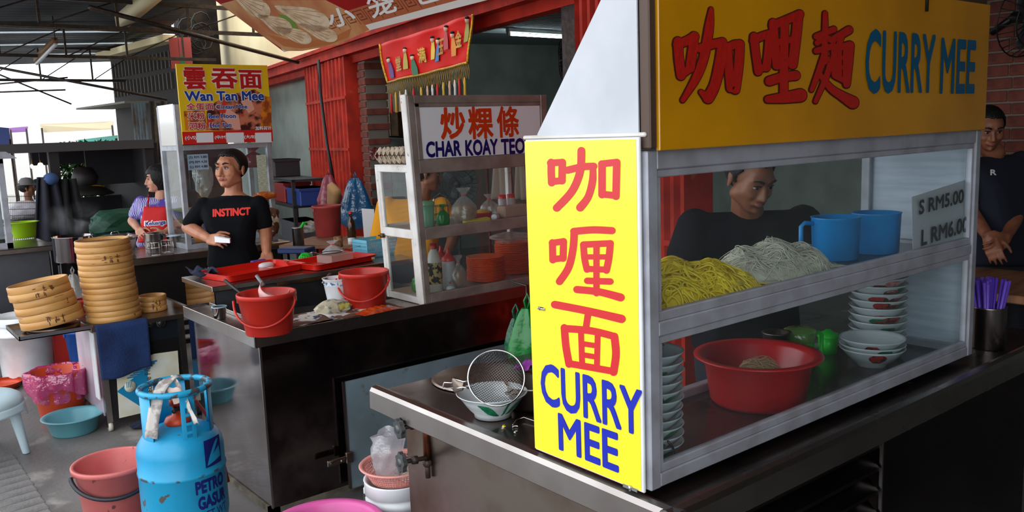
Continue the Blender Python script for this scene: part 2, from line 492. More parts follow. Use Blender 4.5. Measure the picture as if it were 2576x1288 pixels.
# --- corrugated roof
ROOFM = M('zinc_roof', (92, 98, 102), rough=.5, metal=.3, col2=(66, 68, 72), nscale=2, stretch=(1, .2, 1))
SKYL = filmmat('clear_roof_strip', (214, 222, 226), .45, .3, .1, .1, 5)
def roof_z(x, y): return 3.42 + .05 * (x - .3) - .020 * y
def rf(y0, y1, mat, name, parent=None):
    n = int((y1 - y0) / .05)
    b = MB()
    def fn(u, v):
        y = y0 + (y1 - y0) * u; x = .35 + (5.6 if y1 <= 4.7 else 3.3 + .1746 * (y - 10)) * v
        return (x, y, roof_z(x, y) + .014 * math.sin(y * 2 * math.pi / .2))
    b.grid(fn, n, 8)
    o = b.build(name, mat, parent)
    solidify_mesh(o, .003)
    return o
roof = struct(rf(-3, 4.6, ROOFM, 'ceiling_roof'))
for y0, y1, m_ in ((4.6, 13.2, 0),): rf(y0, y1, SKYL if m_ else ROOFM, 'roof_strip' if m_ else 'roof_sheet', roof)
for y0, y1 in ((13.4, 14.6), (14.8, 16.0), (16.2, 17.6)):
    rf(y0 - .2, y0, SKYL, 'roof_strip', roof); rf(y0, y1, ROOFM, 'roof_sheet', roof)
# --- trusses
def truss(name, y, x0, x1, zb, h, lab, dx=.75):
    t = thing(name, lab, 'truss', (x0, y, zb), group='steel roof trusses')
    L = x1 - x0
    for z in (0, h):
        b = MB(); b.box((0, -.02, z - .02), (L, .02, z + .02)); b.build('chord', DARKM, t)
    n = int(L / dx)
    for i in range(n + 1):
        b = MB(); b.box((i * dx - .012, -.012, 0), (i * dx + .012, .012, h)); b.build('post', DARKM, t)
        if i < n:
            b = MB(); b.tube([(i * dx, 0, 0), (i * dx + dx, 0, h)], .008, 5); b.build('web', DARKM, t)
    return t
truss('roof_truss', 9.9, .4, 4.4, 2.93, .28, 'dark steel lattice truss nearest, along the top left edge')
truss('roof_truss', 12.4, .4, 4.6, 2.86, .36, 'dark steel lattice truss, second one under the zinc roof')
truss('roof_truss', 15.2, .6, 5.2, 2.75, .5, 'dark steel lattice truss against the bright sky opening')
def rod(a, b, r, lab, name='steel_rod', mat=None):
    a, b = Vector(a), Vector(b)
    m = MB(); m.tube([(0, 0, 0), b - a], r, 6)
    return tag(m.build(name, mat or DARKM, None, a), lab, 'rod')
rod(at_d(225, 18, 7.6), at_pl(750, 157, Fp(0, -.1, 0), FN), .022, 'long brown steel brace rod sloping down to the red beam')
rod(at_d(-30, 165, 11), at_d(420, 250, 11.5), .018, 'thin dark brace rod crossing the white sky')
rod(at_d(-20, 180, 12), at_d(180, 262, 12.6), .012, 'short thin rod at the far left of the sky')
rod(at_d(-10, 232, 12), at_d(165, 226, 12.3), .012, 'thin level rod crossing the middle of the sky')
rod(at_d(-10, 212, 13), at_d(170, 195, 13), .012, 'thin level rod crossing the upper sky')
# ================================================================== curry mee cart (nearest)
def rect_y(px0, py0, px1, py1, y):
    mx, my = (px0 + px1) / 2, (py0 + py1) / 2
    return at_y(px0, my, y).x, at_y(px1, my, y).x, at_y(mx, py1, y).z, at_y(mx, py0, y).z
def rect_x(px0, py0, px1, py1, x):
    mx, my = (px0 + px1) / 2, (py0 + py1) / 2
    return at_x(px0, my, x).y, at_x(px1, my, x).y, at_x(mx, py1, x).z, at_x(mx, py0, x).z
CX0, CX1, CY0, CY1, CZ0 = 1.387, 3.035, 1.257, 1.662, .872
YEL = M('yellow_acrylic', (206, 142, 6), rough=.25, coat=.8, col2=(190, 128, 5), nscale=3)
YELP = M('yellow_vinyl', (252, 226, 36), rough=.32, coat=.35, bump=.03, bscale=25)
REDINK = M('red_letter', (206, 34, 40), rough=.35)
REDSIGN = M('dark_red_letter', (176, 26, 18), rough=.3, bump=.3, bscale=60, coat=.5)
REDEDGE = M('letter_edge_brown', (74, 22, 10), rough=.5)
BLUEINK = M('blue_letter', (14, 34, 170), rough=.35)
TEAL = M('teal_letter', (8, 84, 120), rough=.35, coat=.4)

case = thing('glass_display_case', 'aluminium and glass food case with yellow CURRY MEE signs, nearest', 'display case')
def cpart(name, a, b, mat=ALU, bev=.003):
    q = MB(); q.box(a, b, bev=bev); return q.build(name, mat, case)
pw = .034
for (x, y) in ((CX0, CY0), (CX1 - pw, CY0), (CX0, CY1 - pw), (CX1 - pw, CY1 - pw)):
    cpart('post', (x, y, CZ0), (x + pw, y + pw, 1.645))
for z0, z1, in ((CZ0, .905), (1.228, 1.262), (1.603, 1.647)):
    for y in (CY0 + .002, CY1 - pw):
        cpart('rail', (CX0 + pw, y, z0), (CX1 - pw, y + pw - .004, z1))
    for x in (CX0 + .002, CX1 - pw):
        cpart('rail', (x, CY0 + pw, z0), (x + pw - .004, CY1 - pw, z1))
for z0, z1 in ((.905, .925), (1.210, 1.228), (1.262, 1.284), (1.586, 1.603)):   # sliding beads
    cpart('glazing_bead', (CX0 + pw, CY0 + .006, z0), (CX1 - pw, CY0 + .026, z1), bev=.002)
for z0, z1 in ((.925, 1.21), (1.284, 1.586)):
    for x in (CX0 + pw, CX1 - pw - .016):
        cpart('glazing_bead', (x, CY0 + .006, z0), (x + .016, CY0 + .026, z1), bev=.002)
GLASSH = glassmat('glass_pane_greasy', haze=.02)
for z0, z1 in ((.922, 1.213), (1.281, 1.59)):
    q = MB(); q.box((CX0 + pw + .01, CY0 + .014, z0), (CX1 - pw - .01, CY0 + .018, z1)); q.build('glass_pane', GLASSH, case)
ENDP = M('brushed_end_panel', (200, 208, 220), rough=.5, metal=.2, col2=(180, 190, 204), nscale=9, stretch=(1, .5, 5))
q = MB(); q.box((CX1 - .012, CY0 + pw, .9), (CX1 - .006, CY1 - pw, 1.61)); q.build('end_panel', ENDP, case)
SHELFM = M('shelf_steel', (120, 112, 110), rough=.3, metal=.9)
cpart('shelf', (CX0 + pw, CY0 + .03, 1.236), (CX1 - pw, CY1 - .01, 1.248), SHELFM)
cpart('case_floor', (CX0 + pw, CY0 + .03, CZ0 - .002), (CX1 - pw, CY1 - .01, .880), M('case_floor_dark', (62, 40, 36), rough=.18, metal=.5))
# sign box: yellow board in front, white sloping gable at the side, roof sheet
sb = cpart('sign_board', (1.410, CY0 - .016, 1.645), (3.022, CY0 - .004, 2.048), YEL, .002)
ysg = CY0 - .0165
def sgn(body, box, mat, bold, edge=None):
    x0, x1, z0, z1 = rect_y(*box, ysg)
    if edge:
        text_on(sb, body, edge, (x0 - .004, ysg, z0 - .004), (1, 0, 0), (0, 0, 1), x1 - x0 + .008, z1 - z0 + .008, bold + .012, .0006, 'letter_outline')
    text_on(sb, body, mat, (x0, ysg, z0), (1, 0, 0), (0, 0, 1), x1 - x0, z1 - z0, bold, .0022)
def W(w, *pts): return [(1288 + x, y, w) if len(p) == 2 else (1288 + x, y, p[2]) for p in pts for x, y in [p[:2]]]
KA = [W(17, (416, 105), (418, 145), (424, 190)), W(16, (414, 112), (436, 104), (458, 92)), W(17, (456, 92), (452, 130), (446, 172)), W(13, (424, 188), (447, 172)),
      W(15, (499, 24, 5), (494, 70, 16), (482, 140, 17), (462, 195, 15), (428, 252, 6)), W(15, (470, 122), (502, 112), (528, 106)), W(20, (526, 108, 14), (520, 165), (508, 215), (492, 246, 22)), W(12, (492, 248, 18), (474, 232, 6)),
      W(15, (540, 118), (543, 165), (548, 222)), W(14, (540, 122), (558, 112), (572, 112)), W(17, (571, 112), (568, 165), (560, 225)), W(13, (548, 218), (562, 222))]
LI = [W(14, (607, 92), (611, 130), (618, 180)), W(14, (606, 102), (626, 92), (645, 86)), W(14, (645, 88), (643, 125), (638, 170)), W(12, (616, 176), (638, 168)),
      W(15, (655, 58), (659, 110), (664, 165)), W(15, (654, 64), (685, 52), (722, 36)), W(18, (718, 40), (712, 100), (704, 162)), W(10, (660, 108), (710, 98)), W(12, (662, 160), (704, 152)),
      W(15, (684, 56), (682, 150), (682, 240)), W(17, (646, 204), (680, 194), (712, 190)), W(20, (642, 250, 12), (682, 246), (724, 240, 26))]
MI = [W(9, (786, 34, 6), (786, 80), (784, 135)), W(9, (764, 92), (808, 74)), W(8, (766, 108), (780, 98)), W(8, (792, 96), (806, 104)), W(9, (764, 128), (808, 116)), W(10, (786, 132), (772, 175), (752, 226, 5)), W(9, (780, 158), (800, 150), (790, 190), (762, 255, 5)),
      W(13, (774, 190, 7), (800, 222, 12), (826, 240, 16), (856, 258, 24)), W(11, (808, 98), (846, 76, 14)), W(8, (828, 92), (818, 118)), W(9, (808, 122), (810, 190)), W(10, (808, 124), (848, 112)), W(12, (850, 114), (846, 160), (840, 212)), W(8, (812, 192), (840, 206)), W(5, (822, 122), (822, 192)), W(5, (836, 118), (835, 196)), W(4, (824, 146), (835, 144)), W(4, (824, 170), (835, 170))]
vN = Vector((0, -1, 0))
for st_ in (KA, LI, MI):
    brush(sb, st_, lambda x, y: at_y(x, y, ysg), vN, REDEDGE, .0006, 6.0, 'letter_outline', .00003)
    brush(sb, st_, lambda x, y: at_y(x, y, ysg), vN, REDSIGN, .0022, 3.0, 'lettering', .00003)
sgn('CURRY', (2175, 78, 2350, 236), TEAL, .022)
sgn('MEE', (2364, 98, 2452, 236), TEAL, .022)
HOODM = M('white_hood', (206, 208, 214), rough=.5, col2=(186, 189, 196), nscale=3, ndet=6, bump=.05, bscale=9)
q = MB()
zt = 2.075
q.prism([(CX0 - .004, CY0 + .02, 1.685), (CX0 - .004, 1.612, 1.685), (CX0 - .004, CY0 + .02 , zt + .03)], (.004, 0, 0))
q.build('hood_gable', HOODM, case)
q = MB(); q.prism([(CX1 - .004, CY0 + .02, 1.66), (CX1 - .004, 1.612, 1.66), (CX1 - .004, CY0 + .02, zt + .03)], (.004, 0, 0)); q.build('hood_gable', HOODM, case)
q = MB(); q.prism([(CX0, 1.612, 1.684), (CX0, 1.618, 1.688), (CX0, CY0 + .026, zt + .034), (CX0, CY0 + .02, zt + .03)], (CX1 - CX0, 0, 0)); q.build('hood_roof', HOODM, case)
BROWN = M('brown_trim', (84, 66, 56), rough=.5, metal=.4)
cpart('corner_strip', (CX0, CY0 - .01, 1.65), (CX0 + .022, CY0 + .02, 2.08), BROWN)
cpart('back_strip', (CX0, CY0, 2.048), (CX1, CY0 + .02, 2.10), BROWN)
cpart('top_ledge', (CX0 - .006, CY0, 1.676), (CX1, 1.668, 1.686), WHITEM)
# yellow side panel
xp = CX0 - .012
q = MB(); q.box((xp, CY0 + .012, .868), (xp + .008, 1.652, 1.676), bev=.002); sp = q.build('side_sign_panel', WHITEP, case)
q = MB(); q.box((xp - .001, CY0 + .020, .872), (xp, 1.652, 1.672)); q.build('yellow_vinyl', YELP, sp)
xs = xp - .001
def sgx(body, box, mat, bold):
    y0, y1, z0, z1 = rect_x(*box, xs)
    text_on(sp, body, mat, (xs, y0, z0), (0, -1, 0), (0, 0, 1), abs(y1 - y0), z1 - z0, bold, .0008)
K2 = [W(15, (99, 408), (99, 434), (100, 460)), W(14, (97, 410), (127, 408)), W(15, (127, 408), (126, 455)), W(14, (100, 457), (127, 454)),
      W(15, (140, 428), (175, 420), (206, 418)), W(15, (204, 418, 12), (203, 455), (192, 495), (172, 522, 17)), W(16, (175, 379), (172, 430), (152, 480), (113, 523)),
      W(15, (227, 412), (227, 490)), W(14, (226, 412), (263, 408)), W(15, (264, 408), (262, 494)), W(14, (227, 488), (262, 492))]
L2 = [W(14, (102, 610), (103, 654)), W(13, (101, 611), (130, 607)), W(14, (130, 607), (129, 650)), W(13, (103, 652), (129, 649)),
      W(15, (156, 582), (205, 578), (252, 580)), W(15, (157, 582), (154, 625), (143, 672), (120, 708)),
      W(13, (180, 615), (183, 650), (189, 678)), W(13, (180, 615), (248, 612)), W(14, (248, 612), (244, 650), (238, 680)), W(10, (184, 646), (243, 646)), W(12, (188, 676), (238, 678)), W(12, (213, 614), (213, 738)), W(13, (190, 706), (248, 708)), W(15, (164, 728), (220, 734), (274, 748, 17))]
M2 = [W(16, (108, 766), (190, 782), (276, 802, 18)), W(13, (192, 788), (186, 828)), W(15, (132, 824), (136, 870), (144, 916)), W(15, (132, 826), (200, 832), (258, 846)), W(16, (258, 846), (262, 890), (256, 936)), W(14, (143, 914), (200, 924), (256, 934)),
      W(11, (174, 834), (177, 918)), W(11, (216, 842), (214, 926)), W(10, (176, 864), (215, 870)), W(10, (177, 892), (214, 898))]
for st_ in (K2, L2, M2): brush(sp, st_, lambda x, y: at_x(x, y, xs), Vector((-1, 0, 0)), REDINK, .0010, 1.6, 'lettering', .00003)
sgx('CURRY', (1362, 945, 1616, 1058), BLUEINK, .022)
sgx('MEE', (1406, 1064, 1556, 1160), BLUEINK, .022)
q = MB(); p = at_x(1365, 776, xp); q.box((xp - .006, p.y - .012, p.z - .004), (xp - .001, p.y + .014, p.z + .004), bev=.002); q.tube([(xp - .004, p.y + .006, p.z - .004), (xp - .012, p.y + .008, p.z), (xp - .004, p.y + .006, p.z + .005)], .0015, 5); q.build('latch', CHROME, case)
q = MB(); q.box((xp - .004, CY0 + .03, .866), (xp, CY0 + .075, .874)); q.tube([(xp - .004, CY0 + .052, .864), (xp - .004, CY0 + .052, .876)], .004, 6); q.build('hinge', CHROME, case)
q = MB(); q.tube([(2.30, CY0 - .02, 2.12), (2.30, CY0 - .02, 2.01)], .005, 6); p = at_y(2332, 2, CY0 - .02); hk = q.build('hook', BLACK, case, (p.x - 2.30, 0, p.z + .005 - 2.045))
# thin black cable inside
q = MB(); p0 = at_y(1700, 1160, 1.30); p1 = at_y(1680, 1110, 1.30); q.tube([p0, (p0 + p1) / 2 + Vector((.004, 0, .008)), p1], .003, 6)
tag(q.build('black_cable', BLACK), 'short black cable beside the bowl stack in the near case', 'cable')

# cart under the case
cart = thing('food_cart', 'stained stainless steel cart under the yellow curry mee case', 'cart')
ZC = .852
q = MB()
q.box((1.375, 1.19, ZC - .012), (3.62, 1.70, ZC - .002)); q.box((1.375, 1.70, ZC - .012), (2.05, 2.462, ZC - .002))
q.build('counter_top', M('wet_dark_steel', (96, 84, 78), rough=.16, metal=.9, col2=(60, 50, 48), nscale=4, rough2=.3, bump=.02, bscale=10), cart)
def roll(p0, p1, name):
    # rolled edge: rounded lip with a deep skirt
    a, b = Vector(p0), Vector(p1); t = (b - a).normalized(); n = Vector((t.y, -t.x, 0))
    prof = [(0, -.002), (.004, .004), (.018, .008), (.034, .004), (.042, -.008), (.044, -.068), (.04, -.072), (.036, -.068), (.034, -.012), (.0, -.012)]
    q = MB(); q.prism([a + n * x + Vector((0, 0, ZC + z)) for x, z in prof], b - a)
    return q.build(name, STEEL, cart)
roll((1.40, 2.50, 0), (1.40, 1.165, 0), 'rolled_edge')
e = roll((1.357, 1.208, 0), (3.66, 1.208, 0), 'rolled_edge'); 
DARKSTEEL = M('dark_steel_front', (52, 44, 42), rough=.25, metal=.9, col2=(34, 28, 28), nscale=3)
q = MB(); q.box((1.445, 1.262, .06), (1.455, 2.42, .845)); q.build('side_panel', STEELD, cart)
q = MB(); q.box((1.455, 2.41, .06), (2.02, 2.42, .845)); q.box((2.01, 1.68, .06), (2.02, 2.42, .845)); q.box((2.02, 1.67, .06), (3.55, 1.68, .845)); q.build('back_panel', STEELD, cart)
q = MB(); q.box((3.55, 1.27, .06), (3.56, 1.68, .845)); q.build('end_panel', DARKSTEEL, cart)
xl = at_y(2215, 1150, 1.262).x
q = MB(); q.box((xl, 1.258, .06), (3.55, 1.268, .84)); q.build('front_panel', DARKSTEEL, cart)
q = MB(); q.box((xl - .006, 1.252, .06), (xl, 1.262, .80)); q.build('door_edge', STEEL, cart)
q = MB(); q.box((1.45, 1.30, .06), (xl, 1.31, .84)); q.build('louver_back', DARKSTEEL, cart)
q = MB(); q.box((1.45, 1.255, .755), (xl, 1.27, .845)); q.build('front_strip', DARKSTEEL, cart)
for i in range(9):
    z = .70 - i * .075
    q = MB(); q.prism([(1.46, 1.298, z + .05), (1.46, 1.258, z + .012), (1.46, 1.258, z), (1.46, 1.298, z + .034)], (xl - 1.475, 0, 0)); q.build('louver_slat', DARKSTEEL, cart)
for x, y in ((1.47, 1.29), (3.5, 1.29), (1.47, 2.38), (3.5, 1.63)):
    q = MB(); q.box((x, y, FZ), (x + .04, y + .04, .06)); q.build('foot', DARKM, cart)
# gas valves and copper pipe at the end of the cart
gv = thing('gas_valve_set', 'two grey gas valve knobs on a copper pipe at the cart corner', 'gas valve')
pc = Vector((1.42, 2.44, .80))
COPPER = M('copper_stained', (138, 74, 46), rough=.35, metal=.9, col2=(60, 44, 40), nscale=18)
GREYK = M('grey_knob', (96, 98, 98), rough=.4, metal=.5, col2=(66, 64, 62), nscale=12)
pt = at_d(1072, 1075, 2.80); pb = at_d(1075, 1165, 2.80)
q = MB(); q.tube([pt + Vector((0, 0, .05)), pt, pb], .012, 10); q.build('copper_pipe', COPPER, gv)
q = MB(); q.tube([pb + Vector((0, 0, .01)), pb - Vector((0, 0, .05))], .009, 8); q.ball(pb, .016, sub=2); q.build('pipe_stub', DARKM, gv)
def knob(px, py, ex, ey):
    c = at_d(px, py, 2.74); e = at_d(ex, ey, 2.79)
    ax = (e - c).normalized(); R = Vector((0, 0, 1)).rotation_difference(ax).to_matrix().to_4x4()
    q = MB()
    out = []
    for i in range(48):
        a = i * 2 * math.pi / 48; r = .031 + .0035 * math.cos(7 * a); out.append((r * math.cos(a), r * math.sin(a), 0))
    q.prism(out, (0, 0, .014), T=Matrix.Translation(c) @ R)
    q.lathe([(0, -.004), (.012, -.004), (.014, 0)], 16, T=Matrix.Translation(c) @ R)
    k = q.build('knob', GREYK, gv)
    q = MB(); q.tube([c + ax * .012, c + ax * .04, e], .008, 8); q.ball(c + ax * .05, .013); q.tube([c + ax * .045 , c + ax * .062], .015, 6); q.build('valve_stem', DARKM, gv)
knob(1000, 1080, 1068, 1062); knob(1005, 1164, 1072, 1152)
# ================================================================== char koay teow cart (middle)
MX0, MY0, MZ = 1.483, 3.808, .785
mc = thing('wok_cart', 'stainless steel wok cart with red buckets on its counter', 'cart')
q = MB()
q.box((1.49, 3.815, MZ - .006), (3.45, 4.13, MZ)); q.box((1.49, 4.13, MZ - .006), (1.615, 4.82, MZ)); q.box((2.72, 4.13, MZ - .006), (3.45, 4.5, MZ))
q.build('counter_top', M('counter_steel_dull', (128, 116, 108), rough=.26, metal=.9, col2=(92, 80, 74), nscale=4, rough2=.4), mc)
for a, b in (((1.483, 3.808, MZ - .052), (3.46, 3.816, MZ + .012)), ((1.483, 3.808, MZ - .052), (1.491, 4.825, MZ + .012)),
             ((1.607, 4.13, MZ), (1.613, 4.74, MZ + .022)), ((1.483, 4.817, MZ - .052), (1.63, 4.825, MZ + .012))):
    q = MB(); q.box(a, b, bev=.002); q.build('edge_lip', STEEL, mc)
q = MB(); q.box((1.525, 3.862, FZ + .02), (1.531, 4.79, MZ - .01)); q.build('side_panel', STEELM, mc)
FRONTM = M('smoky_mirror_steel', (134, 120, 118), rough=.09, metal=1, col2=(84, 70, 70), nscale=5, bump=.03, bscale=14, rough2=.2)
q = MB(); q.box((1.525, 3.856, FZ + .02), (3.42, 3.862, MZ - .01)); q.build('front_panel', FRONTM, mc)
q = MB(); q.box((1.520, 3.852, FZ + .02), (1.530, 3.862, MZ - .05)); q.build('corner_edge', STEEL, mc)
q = MB(); q.box((1.515, 3.85, FZ), (3.42, 3.90, FZ + .03)); q.box((1.515, 3.85, FZ), (1.56, 4.8, FZ + .03)); q.build('base_angle', M('rusty_base', (112, 104, 88), rough=.8, col2=(70, 62, 52), nscale=12), mc)
BLACKM = M('sooty_black', (30, 28, 28), rough=.55, col2=(46, 40, 38), nscale=8)
q = MB(); q.box((1.615, 4.13, .50), (2.72, 4.7, .51)); q.box((1.615, 4.125, .50), (2.72, 4.135, MZ - .006)); q.box((1.613, 4.13, .50), (1.619, 4.72, MZ)); q.box((2.715, 4.13, .5), (2.72, 4.72, MZ)); q.build('wok_well', BLACKM, mc)
# raised rear box with stove ledge
BZ = .896
q = MB(); q.box((1.62, 4.722, BZ - .03), (2.98, 5.24, BZ), bev=.003); q.build('rear_shelf', STEEL, mc)
q = MB(); q.box((1.635, 4.735, FZ + .02), (1.641, 5.23, BZ - .03)); q.build('rear_side_panel', STEELM, mc)
q = MB(); q.box((1.641, 4.735, .5), (2.95, 4.745, BZ - .03)); q.build('rear_front_panel', M('grey_scorched', (64, 66, 70), rough=.45, metal=.4, col2=(40, 40, 42), nscale=5), mc)
q = MB(); q.box((2.0, 4.70, BZ - .045), (2.75, 4.724, BZ - .03)); q.build('brass_lip', M('brassy_scorched', (128, 92, 52), rough=.35, metal=.8, col2=(70, 54, 40), nscale=6), mc)
# blue-grey door panel ajar, with hasp
BLUEG = M('blue_grey_sheet', (122, 142, 152), rough=.5, col2=(100, 116, 122), nscale=3, ndet=6, col3=(92, 88, 76), n3=10, lo3=.63, hi3=.72)
q = MB(); q.box((1.925, 3.80, FZ + .03), (3.42, 3.812, .475)); dr = q.build('door_panel', BLUEG, mc, label='blue-grey painted sheet door')
q = MB(); q.box((1.917, 3.797, FZ + .03), (1.927, 3.815, .478)); q.build('door_edge', STEEL, dr)
hp = at_y(855, 1157, 3.795)
q = MB(); q.box((hp.x - .075, 3.782, hp.z - .016), (hp.x + .03, 3.790, hp.z + .016), bev=.003); q.tube([(hp.x - .06, 3.778, hp.z), (hp.x + .02, 3.778, hp.z)], .007, 8); q.ball((hp.x, 3.776, hp.z), .009)
q.box((hp.x + .03, 3.780, hp.z - .026), (hp.x + .07, 3.798, hp.z + .03), bev=.003)
q.build('hasp', STEELD, dr)

# wok with two handles in the well
wk = thing('wok', 'blackened iron wok sunk behind the red buckets', 'wok', (2.08, 4.42, .56))
prof = [(0, 0), (.12, .02), (.2, .07), (.26, .15), (.268, .15), (.21, .06), (.12, .012), (0, -.008)]
q = MB(); q.lathe(prof, 40); q.build('wok_bowl', BLACKM, wk)
# pan handles
for a, b, lab in (((566, 706), (615, 745), 'thin steel ladle handle leaning on the rear stove ledge'), ((830, 690), (812, 712), 'flat steel spatula end beside the rear ledge')):
    p0, p1 = at_d(*a, 4.75), at_d(*b, 4.55)
    q = MB(); q.tube([(0, 0, 0), p1 - p0], .008, 6, taper=[1.3, .8]); tag(q.build('ladle_handle', BLACKM if lab[0] == 't' else STEEL, None, p0), lab, 'ladle')

# ------------------------------------------------------------------ buckets
def bucket(name, lab, loc, r1, r0, h, mat, hmat, rot=0, sag=.5, group=None, rim=.006, seg=44, hr=.0058):
    t = thing(name, lab, 'bucket', loc, rot, group)
    th = .003
    q = MB()
    q.lathe([(0, 0), (r0, 0), (r0 + .002, .003), (r1 - .001, h - .022), (r1 + rim, h - .020), (r1 + rim, h - .003), (r1 + rim - .002, h), (r1 - .002, h), (r1 - .004, h - .006), (r0 - th, .006), (0, .006)], seg)
    q.build('body', mat, t)
    for sgn in (-1, 1):
        q = MB(); q.box((sgn * (r1 + .001) - .006, -.014, h - .05), (sgn * (r1 + .001) + .006, .014, h - .018), bev=.003); q.build('ear', mat, t)
    if hmat:
        pts = []
        n = 24
        for i in range(n + 1):
            a = math.pi * i / n
            x = -(r1 + .012) * math.cos(a)
            d = math.sin(a)
            # handle resting down along the front wall
            zz = (h - .03) - sag * h * d
            rr = (r1 + .012) - (r1 - r0) * (1 - zz / h) * .9
            pts.append((x, -math.sqrt(max(0, (rr + .006) ** 2 - (x * rr / (r1 + .012)) ** 2)), zz))
        q = MB(); q.tube(pts, hr, 8); q.build('handle', hmat, t)
    return t
CAMROT = math.atan2(-.628, .777)     # faces the viewer
b1 = at_z(682, 838, MZ)
bucket('plastic_bucket', 'red plastic bucket with pink scoop inside, at the counter corner', (b1.x, b1.y + .02, MZ), .134, .106, .198, REDP, REDP, CAMROT, .58, 'red buckets on the wok cart')
b2 = at_z(925, 772, MZ)
bucket('plastic_bucket', 'red plastic bucket beside the white framed case door', (b2.x, b2.y + .02, MZ), .130, .104, .196, REDP, REDP, CAMROT, .58, 'red buckets on the wok cart')
q = MB(); q.lathe([(0, .0), (.118, .0), (.12, .004)], 30); tag(q.build('food_scraps', M('bucket_scraps', (150, 60, 48), rough=.4, col2=(200, 120, 100), nscale=40, bump=.6, bscale=60), None, (b2.x, b2.y + .02, MZ + .15)), 'wet red food filling the bucket by the case door', 'food', kind='stuff')
# scoop: quarter bowl with a round handle
sc_ = thing('plastic_scoop', 'pale pink plastic scoop with grey handle in the red bucket', 'scoop', (b1.x + .04, b1.y + .03, MZ + .17), CAMROT)
PINKS = M('pale_pink_plastic', (226, 176, 170), rough=.4, col2=(212, 150, 146), nscale=10)
q = MB(); q.lathe([(.068, 0), (.075, .03), (.07, .065), (.067, .063), (.07, .03), (.064, .0)], 20, T=Tr((0.0, 0, 0), rx=.5, ry=.35), arc=(math.pi * .95, math.pi * 2.05)); q.lathe([(0, 0), (.066, .0), (.066, .004), (0, .004)], 20, T=Tr((0, 0, 0), rx=.5, ry=.35), arc=(math.pi * .95, math.pi * 2.05)); q.build('scoop_bowl', PINKS, sc_)
q = MB(); q.tube([(-.05, .02, .05), (-.09, .05, .095)], .009, 8); q.build('handle', M('grey_handle', (120, 122, 124), rough=.4), sc_)
# steel cup
c0 = at_z(554, 802, MZ)
cp = thing('steel_cup', 'small stainless steel cup at the counter end', 'cup', (c0.x, c0.y, MZ))
q = MB(); q.lathe([(0, 0), (.026, 0), (.03, .004), (.037, .062), (.039, .064), (.036, .064), (.029, .006), (0, .005)], 28); q.build('cup_body', CHROME, cp)
q = MB(); q.lathe([(.0355, .062), (.0395, .063), (.0395, .067), (.0345, .066)], 28); q.build('rim', M('pale_blue_rim', (176, 206, 226), rough=.4), cp)
# newspaper sheets
NEWS = M('newsprint', (206, 198, 192), rough=.8, col2=(96, 60, 46), nscale=7, ndet=3, lo=.51, hi=.54, col3=(58, 60, 92), n3=16, lo3=.62, hi3=.64)
random.seed(3)
def sheet(name, lab, cx, cy, wx, wy, rot, z, mat, cat='newspaper', amp=.004, group=None):
    ph = random.random() * 6
    def fn(u, v):
        x, y = (u - .5) * wx, (v - .5) * wy
        e = max(abs(u - .5), abs(v - .5)) * 2
        return (x + .004 * math.sin(v * 9 + ph), y + .004 * math.sin(u * 8 + ph), z + amp * (1 + math.sin(u * 11 + v * 7 + ph)) * .5 + amp * e * e)
    q = MB(); q.grid(fn, 18, 12)
    o = q.build(name, mat, None, (cx, cy, 0), rot); solidify_mesh(o, .0006)
    return tag(o, lab, cat, group)
sheet('newspaper', 'printed newspaper spread under the corner red bucket', 1.80, 3.985, .42, .26, .05, MZ + .002, NEWS)
sheet('newspaper', 'printed newspaper spread under the orange packet', 2.12, 3.95, .40, .24, -.04, MZ + .005, NEWS)
q = MB(); p = at_z(950, 792, MZ)
def pk(u, v):
    x, y = (u - .5) * .24, (v - .5) * .10
    e = (1 - (2 * u - 1) ** 2) * (1 - (2 * v - 1) ** 4)
    return (x, y, .022 * e + .004 * math.sin(u * 40) * e + .002)
q.grid(pk, 24, 10); q.grid(lambda u, v: (*pk(u, v)[:2], .0), 24, 10)
tag(q.build('sauce_packet', M('orange_packet', (196, 72, 20), rough=.18, col2=(160, 46, 14), nscale=20, bump=.5, bscale=40, coat=.6), None, (p.x + .02, p.y + .03, MZ + .012), .12), 'flat glossy orange sauce packet lying on the newspaper', 'packet')
# pot with blue rim and crumpled bag in the wok area
p = at_d(850, 745, 4.62)
pot = thing('enamel_pot', 'white pot with blue patterned rim behind the second red bucket', 'pot', (p.x, p.y, .785))
q = MB(); q.lathe([(0, 0), (.045, 0), (.055, .03), (.075, .16), (.08, .165), (.074, .165), (.05, .03), (0, .01)], 28); q.build('pot_body', WHITEP, pot)
q = MB(); q.lathe([(.0705, .128), (.0755, .15)], 28); q.build('rim_band', M('blue_pattern', (90, 120, 170), col2=(226, 230, 236), nscale=60, lo=.45, hi=.5), pot)
def crumple(r, seed, squ=(1, 1, 1), sub=3, amp=.25):
    bm = bmesh.new(); bmesh.ops.create_icosphere(bm, subdivisions=sub, radius=r)
    rnd = random.Random(seed); off = Vector((rnd.random() * 50, rnd.random() * 50, rnd.random() * 50))
    for v in bm.verts:
        n = mathutils.noise.noise(v.co / r * 1.3 + off) + .6 * mathutils.noise.noise(v.co / r * 3.1 + off)
        v.co *= 1 + amp * n
        v.co = Vector((v.co.x * squ[0], v.co.y * squ[1], v.co.z * squ[2]))
    q = MB(); q.bm = bm
    for f in bm.faces: f.smooth = False
    return q
p = at_d(838, 762, 4.5)
tag(crumple(.085, 5, (1.2, .8, .62)).build('crumpled_bag', M('printed_bag', (196, 186, 160), rough=.4, col2=(90, 120, 116), nscale=14, lo=.5, hi=.56, col3=(206, 196, 90), n3=12), None, (p.x, p.y, .80)), 'crumpled pale printed plastic bag behind the newspapers', 'bag')

